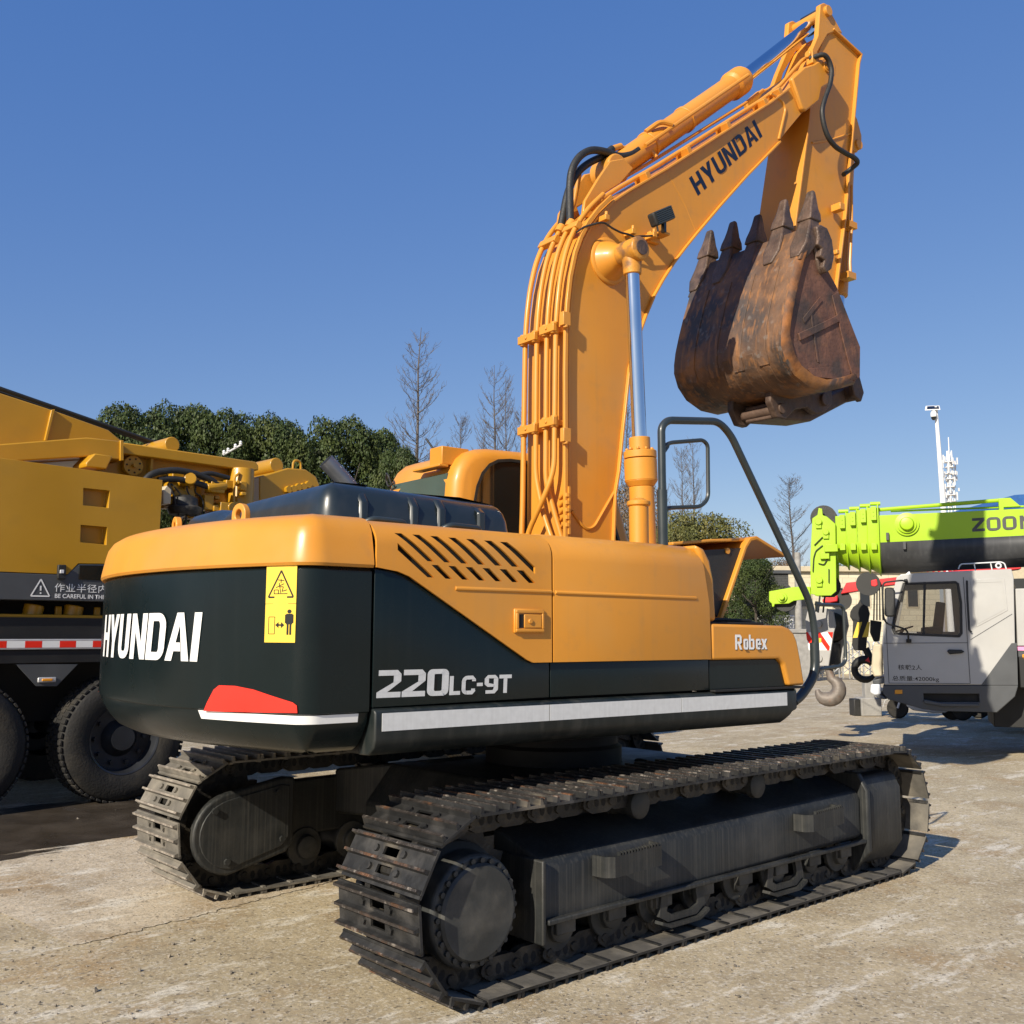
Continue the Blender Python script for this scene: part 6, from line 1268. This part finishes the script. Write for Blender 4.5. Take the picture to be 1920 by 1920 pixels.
# poles
D = 38; B = BBuild('utility_pole', 'plain grey pole rising behind the handrail by the gate', 'pole', 1496, D); a_, b_ = Bx(1497, 1190, D), Bx(1495, 1036, D); y0 = yd(D)
g = G(); g.cyl((a_[0], y0, 0), (b_[0], y0, b_[1]), .15, .11, 16); B.p(g, 'shaft', 'concrete')
D = 30; B = BBuild('utility_pole', 'pole top with white insulators in front of the evergreens', 'pole', 438, D); y0 = yd(D); a_ = Bx(440, 858, D)
g = G(); g.cyl((a_[0], y0, 0), (a_[0], y0, a_[1]-.15), .085, .075, 14); B.p(g, 'shaft', 'pole')
p, q = Bx(418, 853, D), Bx(452, 834, D); g = G(); g.tube([(p[0], y0, p[1]), (q[0], y0, q[1])], .025, 6); ca = B.p(g, 'cross_arm', 'pole')
for t_ in (.05, .28, .68, .97):
    c_ = (p[0]+(q[0]-p[0])*t_, y0, p[1]+(q[1]-p[1])*t_); g = G(); g.lathe([(.03, 0), (.055, .03), (.03, .06), (.05, .09), (.02, .13)], c_, (0, 0, 1), 12); B.p(g, 'insulator', 'white', parent=ca)
D = 36; B = BBuild('camera_pole', 'white pole with solar panel and dome camera above the lime boom', 'camera pole', 1775, D); y0 = yd(D); a_, m_, b_ = Bx(1786, 1190, D), Bx(1768, 940, D), Bx(1755, 775, D)
g = G(); g.cyl((a_[0], y0, 0), (m_[0], y0, m_[1]), .14, .10, 14); g.cyl((m_[0], y0, m_[1]), (b_[0], y0, b_[1]+.25), .095, .06, 14); B.p(g, 'shaft', 'white')
g = G(); q = [Bx(*p, D) for p in ((1730, 772), (1738, 761), (1764, 760), (1759, 771))]; g.loft([[Vector((x, y0+dy, z+dz)) for (x, z), dy in zip(q, (-.2, .12, .12, -.2))] for dz in (0, .03)]); sp_ = B.p(g, 'solar_panel', 'white', .01)
g = G(); q = [Bx(*p, D) for p in ((1734, 770.5), (1740, 763), (1761, 762), (1757, 769.5))]; g.loft([[Vector((x, y0+dy-.02, z+dz+.034)) for (x, z), dy in zip(q, (-.17, .08, .08, -.17))] for dz in (0, .003)]); B.p(g, 'solar_cell', 'navy', parent=sp_)
c_ = Bx(1748, 781, D); g = G(); g.lathe([(.03, .25), (.10, .12), (.11, 0), (.095, -.04)], (c_[0], y0-.12, c_[1]), (0, 0, 1), 20); dc = B.p(g, 'dome_camera', 'white'); g = G(); g.lathe([(.09, -.04), (.085, -.1), (.05, -.15), (.0005, -.17)], (c_[0], y0-.12, c_[1]), (0, 0, 1), 20); B.p(g, 'lens_dome', 'glass', parent=dc)
g = G(); g.tube([(c_[0], y0-.12, c_[1]+.25), (b_[0], y0, b_[1]-.05)], .03, 8); B.p(g, 'camera_bracket', 'white', parent=dc)
D = 130; B = BBuild('cell_tower', 'white lattice mobile phone mast covered in antennas', 'mast', 1796, D); y0 = yd(D); b_ = Bx(1793, 845, D); bx = Bx(1796, 1190, D)[0]; H = b_[1]; r = .55
g = G()
for k in range(3):
    a = 2*math.pi*k/3; g.tube([(bx+r*1.6*math.cos(a), y0+r*1.6*math.sin(a), 0), (bx+r*.55*math.cos(a), y0+r*.55*math.sin(a), H)], .09, 6)
n = 22
for i in range(n):
    z = H*i/n; s_ = 1.6-1.05*i/n; z2 = H*(i+1)/n; s2 = 1.6-1.05*(i+1)/n
    for k in range(3): a, c_ = 2*math.pi*k/3, 2*math.pi*(k+1)/3; g.tube([(bx+r*s_*math.cos(a), y0+r*s_*math.sin(a), z), (bx+r*s2*math.cos(c_), y0+r*s2*math.sin(c_), z2)], .05, 4); g.tube([(bx+r*s_*math.cos(a), y0+r*s_*math.sin(a), z), (bx+r*s_*math.cos(c_), y0+r*s_*math.sin(c_), z)], .04, 4)
B.p(g, 'lattice', 'white'); g = G(); t_ = Bx(1790, 820, D); g.tube([(bx, y0, H-1), (bx, y0, t_[1])], .06, 5); B.p(g, 'spire', 'white')
random.seed(9); g = G()
for py, k in ((858, 5), (868, 6), (880, 7), (890, 5), (905, 4), (920, 4), (932, 6)):
    z = Bx(1795, py, D)[1]
    for j in range(k): a = 2*math.pi*j/k+py; rr = .6+.35*random.random(); g.box((bx+rr*math.cos(a), y0+rr*math.sin(a), z+random.uniform(-.6, .6)), (.15, .15, random.uniform(.4, 1.3)))
    g.lathe([(.65, -.05), (.65, .05)], (bx, y0, z-.6), (0, 0, 1), 12)
B.p(g, 'antenna', 'pole')

# ================================================================ trees
def crown_mesh(name, m, seed, nc=60, nl=170, leaf=.26, H=11., R=3.4, base=.22, up_=1.0):
    rnd = random.Random(seed); bm = bmesh.new(); cl = []
    for i in range(nc):
        t = (i+.5)/nc; zt = t**.85; a = i*2.399+rnd.gauss(0, .4); prof_ = math.sin(math.pi*min(1, .2+.74*zt))**.55; ext = rnd.uniform(.45, .92); r = R*rnd.uniform(.22, .40)
        cl.append((R*prof_*ext*math.cos(a), R*prof_*ext*math.sin(a), min(H*(base+(1-base)*zt), H-r*.8), r))
    for (cx, cyy, cz, r) in cl:
        for j in range(int(nl*(r/R/.3)**2)):
            d = Vector((rnd.gauss(0, 1), rnd.gauss(0, 1), rnd.gauss(.2, 1))).normalized(); bump_ = 1+.16*math.sin(d.x*7+cx*3)*math.sin(d.y*6+cyy)*math.sin(d.z*7+cz); p = Vector((cx, cyy, cz))+Vector((d.x, d.y, d.z*.85))*r*bump_*rnd.uniform(.78, 1.06)
            n = (d+Vector((rnd.gauss(0, .55), rnd.gauss(0, .55), rnd.gauss(.15, .55)))).normalized(); u = n.orthogonal().normalized(); w_ = n.cross(u); a = rnd.random()*6.283; u, w_ = u*math.cos(a)+w_*math.sin(a), w_*math.cos(a)-u*math.sin(a)
            s_ = leaf*rnd.uniform(.5, 1.1); V = [bm.verts.new(p+u*s_*q*.8+w_*s_*.6*e_) for q, e_ in ((-.6, 0), (0, -.6), (.7, 0), (0, .6))]; bm.faces.new(V)
    me = bpy.data.meshes.new(name); bm.to_mesh(me); bm.free(); me.materials.append(M[m]); return me
def trunk_mesh(H, r, mname, limbs=7, seed=1):
    rnd = random.Random(seed); g = G(); g.tube([(0, 0, 0), (.05, .03, H*.3), (-.04, .06, H*.6), (0, 0, H*.85)], [r, r*.8, r*.5, r*.2], 10)
    for i in range(limbs): z = H*rnd.uniform(.25, .7); a = rnd.random()*6.283; L = H*rnd.uniform(.15, .26); g.tube([(0, 0, z), (L*.5*math.cos(a), L*.5*math.sin(a), z+L*.35), (L*math.cos(a), L*math.sin(a), z+L*.9)], [r*.4, r*.25, r*.08], 6)
    me = bpy.data.meshes.new('trunk'); bmesh.ops.recalc_face_normals(g.bm, faces=g.bm.faces); g.bm.to_mesh(me); g.bm.free(); me.materials.append(M[mname]); me.shade_smooth(); return me
CR = [crown_mesh('crown', 'leaf', s, nc=34, nl=820, leaf=.19) for s in (1, 2, 3)]; CRO = [crown_mesh('crown', 'leafo', 5, nc=40, nl=700, leaf=.19, H=9, R=4.2), crown_mesh('crown', 'leafb', 6, nc=34, nl=320, leaf=.17, H=9, R=3.6)]
TRK = trunk_mesh(11, .28, 'barkdark')
def evergreen(px, top, wpx, depth, label, mesh, H, R, group='evergreen trees behind the yard'):
    if px > 1000: wpx *= .72
    p = at(px, 1190, depth); tp_ = at(px, top, depth); k = tp_.z/H; kx = wpx*1.5/FPX*depth/2/R
    t = thing('broadleaf_tree', label, 'tree', (p.x, p.y, 0), random.uniform(0, 360), group)
    for nm, me in (('trunk', TRK), ('crown', mesh)): o = bpy.data.objects.new(nm, me); C.objects.link(o); o.parent = t; o.scale = (kx, kx, k*(H/11 if nm == 'trunk' else 1))
random.seed(21)
EV = [(222, 757, 128, 46, 'dark evergreen at the left end of the tree row above the yellow boom'), (262, 800, 120, 44, 'lower evergreen just right of the row end over the yellow boom'), (325, 749, 125, 47, 'tallest rounded evergreen of the row above the yellow beam'), (398, 762, 118, 46, 'evergreen behind the pole with insulators'), (452, 800, 100, 48, 'shaded evergreen set back between two taller crowns'), (505, 774, 118, 46, 'evergreen right of the insulator pole with notched top'),
      (560, 815, 96, 45, 'shorter evergreen in the dip above the front of the yellow crane'), (630, 778, 122, 46, 'broad evergreen behind the silver exhaust pipe'), (692, 800, 110, 47, 'evergreen behind the orange cab roof bracket'), (742, 836, 84, 44, 'small evergreen beside the tall bare redwood'),
      (1385, 1012, 80, 52, 'dark evergreen just above the front of the raised lid'), (1418, 1046, 100, 38, 'dark evergreen in front of the tiled building under the lid tip')]
for i, (px, tp_, w_, D, lb) in enumerate(EV): evergreen(px, tp_, w_, D, lb, CR[i % 3], 11, 3.4)
for px, tp_, w_, D, lb, mi, H, R in ((1195, 905, 130, 55, 'brownish tree between the boom and the boom ram', 1, 9, 3.6), (1318, 962, 190, 52, 'wide olive green tree behind the mirror frame', 0, 9, 4.2), (1250, 985, 120, 50, 'olive tree right of the boom ram cylinder', 0, 9, 4.2), (1465, 1050, 100, 54, 'brown leafed tree beside the dark tiled building', 1, 9, 3.6), (1512, 1068, 110, 58, 'olive tree above the cream building roof', 0, 9, 4.2), (1080, 1000, 160, 58, 'olive tree glimpsed beside the boom foot', 0, 9, 4.2), (1600, 1060, 160, 60, 'olive tree hidden behind the lime boom sections', 0, 9, 4.2)):
    evergreen(px, tp_, w_, D, lb, CRO[mi], H, R, 'olive and brown trees beyond the gate')
def bare_mesh(seed, H=16., dense=1.):
    rnd = random.Random(seed); g = G(); bend = [Vector((rnd.gauss(0, .06), rnd.gauss(0, .06), H*i/8)) for i in range(9)]; bend[0] = Vector((0, 0, 0))
    g.tube(bend, [.17*(1-i/8)**.9+.012 for i in range(9)], 7)
    for i in range(int(150*dense)):
        t = rnd.uniform(.12, .97); z = H*t; a = rnd.random()*6.283; L = (H*.125*math.sin(math.pi*min(1, .22+.78*(1-t)))*(.35+.65*(1-t))+.25)*rnd.uniform(.6, 1.1); b0_ = Vector((0, 0, z)); d = Vector((math.cos(a), math.sin(a), 0)); r0 = .036*(1-t)+.010
        P_ = [b0_, b0_+d*L*.4+Vector((0, 0, L*.18)), b0_+d*L*.75+Vector((0, 0, L*.5)), b0_+d*L+Vector((0, 0, L*.95))]; g.tube(P_, [r0, r0*.7, r0*.5, .006], 3)
        for k in range(int(8+7*(1-t))):
            u = rnd.uniform(.25, 1); j = min(2, int(u*3)); q = P_[j].lerp(P_[j+1], u*3-j); a2 = a+rnd.uniform(-1.3, 1.3); l2 = L*rnd.uniform(.15, .38); d2 = Vector((math.cos(a2), math.sin(a2), rnd.uniform(.4, 1.2))); e_ = q+d2*l2*.6; g.tube([q, e_, e_+Vector((rnd.gauss(0, .1), rnd.gauss(0, .1), l2*.5))], [.010, .008, .005], 3)
    me = bpy.data.meshes.new('branches'); g.bm.to_mesh(me); g.bm.free(); me.materials.append(M['twig']); return me
BM = [bare_mesh(11), bare_mesh(12, dense=1.2), bare_mesh(13, dense=.9)]
for i, (px, tp_, D, sx, lb) in enumerate(((776, 592, 48, 1.15, 'tallest bare redwood standing alone left of the cab'), (862, 770, 56, .9, 'short bare redwood above the cab roof'), (925, 668, 54, 1., 'bare redwood nearest the boom pipes with wide lower limbs'), (946, 690, 56, .7, 'thin dark bare redwood touching its neighbour left of the boom'), (977, 757, 58, .9, 'bare redwood half hidden by the leftmost boom pipe'), (545, 800, 60, .7, 'bare tree hidden among the evergreens'), (1180, 705, 58, .9, 'bare redwood seen between the boom and the boom ram'), (1283, 832, 58, .9, 'left bare redwood inside the empty mirror frame'), (1305, 812, 57, .85, 'right taller bare redwood inside the empty mirror frame'), (1252, 900, 60, .7, 'small bare tree just left of the mirror frame'), (1490, 890, 55, 1.45, 'dense bare conical tree behind the lime boom head'), (905, 800, 60, .8, 'faint bare tree between two redwoods over the cab'), (750, 800, 58, .7, 'faint bare tree close beside the tallest redwood'))):
    p = at(px, 1190, D); H = at(px, tp_, D).z
    t = thing('bare_tree', lb, 'tree', (p.x, p.y, 0), i*77, 'leafless trees beyond the yard')
    o = bpy.data.objects.new('branches', BM[1 if px == 1490 else i % 3]); C.objects.link(o); o.parent = t; o.scale = (.8*sx*H/16, .8*sx*H/16, H/16)

# ================================================================ ground
def ground_mat(name, base, wet=False, slab=False):
    m = bpy.data.materials.new(name); m.use_nodes = True; N = m.node_tree.nodes; L = m.node_tree.links; b = N['Principled BSDF']; tc = N.new('ShaderNodeTexCoord')
    def noise(sc, det=6, rough=.6, mp=None):
        n = N.new('ShaderNodeTexNoise'); n.inputs['Scale'].default_value = sc; n.inputs['Detail'].default_value = det; n.inputs['Roughness'].default_value = rough
        if mp: q = N.new('ShaderNodeMapping'); q.inputs['Scale'].default_value = mp; q.inputs['Rotation'].default_value = (0, 0, R_(20)); L.new(tc.outputs['Object'], q.inputs[0]); L.new(q.outputs[0], n.inputs[0])
        else: L.new(tc.outputs['Object'], n.inputs[0])
        return n.outputs[0]
    def rng(s, a, b_, c=0., d=1.):
        r = N.new('ShaderNodeMapRange'); L.new(s, r.inputs[0])
        for i, v in enumerate((a, b_, c, d)): r.inputs[i+1].default_value = v
        return r.outputs[0]
    def mix(f, a, c):
        x = N.new('ShaderNodeMix'); x.data_type = 'RGBA'; L.new(f, x.inputs[0])
        for s, i in ((a, 6), (c, 7)):
            if hasattr(s, 'links'): L.new(s, x.inputs[i])
            else: x.inputs[i].default_value = lin(s)
        return x.outputs[2]
    c = mix(rng(noise(.35), .3, .7), [v*.82 for v in base], [v*1.12 for v in base])
    c = mix(rng(noise(1.6, 8), .45, .66), c, (base[0]*.72, base[1]*.70, base[2]*.67))
    c = mix(rng(noise(.8, 8, .7), .53, .63, 0, .75), c, (.40, .28, .15))
    c = mix(rng(noise(1.2, 10, .78, (1, 3.0, 1)), .54, .61, 0, .85), c, (.68, .63, .53))
    c = mix(rng(noise(3.5, 10, .8), .60, .68, 0, .6), c, (.66, .62, .54))
    c = mix(rng(noise(.9, 6, .6), .58, .72, 0, .55), c, (.22, .175, .12))
    c = mix(rng(noise(14, 6, .8), .50, .68, 0, .55), c, (.20, .165, .12))
    c = mix(rng(noise(6, 8, .8), .57, .64, 0, .7), c, (.70, .65, .55))
    c = mix(rng(noise(40, 2, .6), .67, .73, 0, .9), c, (.05, .045, .04))
    vo = N.new('ShaderNodeTexVoronoi'); vo.inputs['Scale'].default_value = 75; L.new(tc.outputs['Object'], vo.inputs[0])
    sp = N.new('ShaderNodeSeparateColor'); L.new(vo.outputs['Color'], sp.inputs[0])
    c = mix(rng(sp.outputs[0], .72, .80, 0, .28), c, (.19, .165, .125)); c = mix(rng(sp.outputs[1], .78, .86, 0, .32), c, (.70, .65, .55)); c = mix(rng(sp.outputs[2], .972, .98, 0, .6), c, (.07, .06, .05))
    L.new(c, b.inputs['Base Color']); b.inputs['Roughness'].default_value = .92; b.inputs['Specular IOR Level'].default_value = .25
    h = N.new('ShaderNodeMath'); h.operation = 'ADD'; L.new(rng(noise(46, 6, .75), 0, 1), h.inputs[0]); L.new(rng(noise(9, 6), 0, 1, 0, 1.2), h.inputs[1])
    bp = N.new('ShaderNodeBump'); bp.inputs['Strength'].default_value = .5; bp.inputs['Distance'].default_value = .015; L.new(h.outputs[0], bp.inputs['Height']); L.new(bp.outputs[0], b.inputs['Normal'])
    if wet:
        b.inputs['Roughness'].default_value = .5; d = N.new('ShaderNodeBsdfTransparent'); ms = N.new('ShaderNodeMixShader'); 
        L.new(mix(rng(noise(1.3), .3, .7), (.028, .022, .016), (.055, .043, .03)), b.inputs['Base Color']); L.new(rng(noise(2.5), .35, .7, .25, .8), b.inputs['Roughness'])
        sep = N.new('ShaderNodeSeparateXYZ'); L.new(tc.outputs['Object'], sep.inputs[0])
        # an elongated spill: fades out by noise at its rim
        e = N.new('ShaderNodeVectorMath'); e.operation = 'LENGTH'; q = N.new('ShaderNodeMapping'); q.inputs['Scale'].default_value = (.22, .9, 1); L.new(tc.outputs['Object'], q.inputs[0]); L.new(q.outputs[0], e.inputs[0])
        s_ = N.new('ShaderNodeMath'); s_.operation = 'ADD'; L.new(e.outputs[1], s_.inputs[0]); L.new(rng(noise(1.1, 8, .65, (.5, 2.5, 1)), 0, 1, -.55, .55), s_.inputs[1])
        f = rng(s_.outputs[0], .93, .99, 0, 1); L.new(f, ms.inputs[0]); L.new(b.outputs[0], ms.inputs[1]); L.new(d.outputs[0], ms.inputs[2]); L.new(ms.outputs[0], N['Material Output'].inputs[0])
    M[name] = m
ground_mat('ground', (.46, .38, .25)); ground_mat('slab', (.52, .435, .315)); ground_mat('wet', (.04, .03, .02), wet=True)
g = G(); g.f([g.v(x, y, 0) for x, y in ((-1500, -1500), (1500, -1500), (1500, 1500), (-1500, 1500))]); struct(g.build('ground', 'ground', smooth=0))
# paler slab left of the near track, with a chipped edge
e1 = [gnd(px, py) for px, py in ((150, 1772), (330, 1735), (470, 1700), (620, 1657))]
random.seed(3); edge = []
A_, B_ = gnd(138, 1775), gnd(620, 1655); d = (B_-A_); A_, B_ = A_, A_+d*3.2; n = 220
for i in range(n+1): p = A_.lerp(B_, i/n); edge.append((p.x+random.gauss(0, .008), p.y+random.gauss(0, .012)))
c0 = gnd(0, 1712); back = [(B_.x, 3.45), (-2.2, 3.45), (-6.5, 3.0), (-6.5, c0.y-.2), (c0.x, c0.y)]
pts = edge+back; g = G(); g.f([g.v(x, y, .004) for x, y in pts]); struct(g.build('slab', 'slab', smooth=0, fix=False))
g = G(); g.f([g.v(x, y, 0) for x, y in ((-5, -1.3), (5, -1.3), (5, 1.6), (-5, 1.6))]); o = struct(g.build('wet_patch', 'wet', smooth=0)); o.location = (-2.0, 4.15, .008); o.rotation_euler.z = R_(3)
# loose grit
rnd = random.Random(8); g = G()
for i in range(900):
    t_ = rnd.random(); px, py = rnd.uniform(-50, 1970), rnd.choice((rnd.uniform(1450, 1930), rnd.uniform(1700, 1930))); p = gnd(px, py)
    if abs(p.x) < 2.3 and abs(p.y) < 1.6: continue
    s_ = rnd.uniform(.003, .009) if i % 25 else rnd.uniform(.009, .018); m_ = Matrix.Rotation(rnd.random()*6, 3, Vector((rnd.random(), rnd.random(), rnd.random()+.1)).normalized())
    V = [g.v(p+Vector((0, 0, s_*.4))+m_ @ Vector((a*s_*rnd.uniform(.7, 1.2), b_*s_*rnd.uniform(.7, 1.2), c_*s_*rnd.uniform(.5, .9)))) for a, b_, c_ in ((1, 0, 0), (-1, 0, 0), (0, 1, 0), (0, -1, 0), (0, 0, 1), (0, 0, -1))]
    for q in ((0, 2, 4), (2, 1, 4), (1, 3, 4), (3, 0, 4), (2, 0, 5), (1, 2, 5), (3, 1, 5), (0, 3, 5)): g.f([V[k] for k in q])
M['grit'] = mat('grit', (.22, .19, .15), .9, var=.6, scale=3); o = g.build('loose_grit', 'grit', smooth=0); o['kind'] = 'stuff'
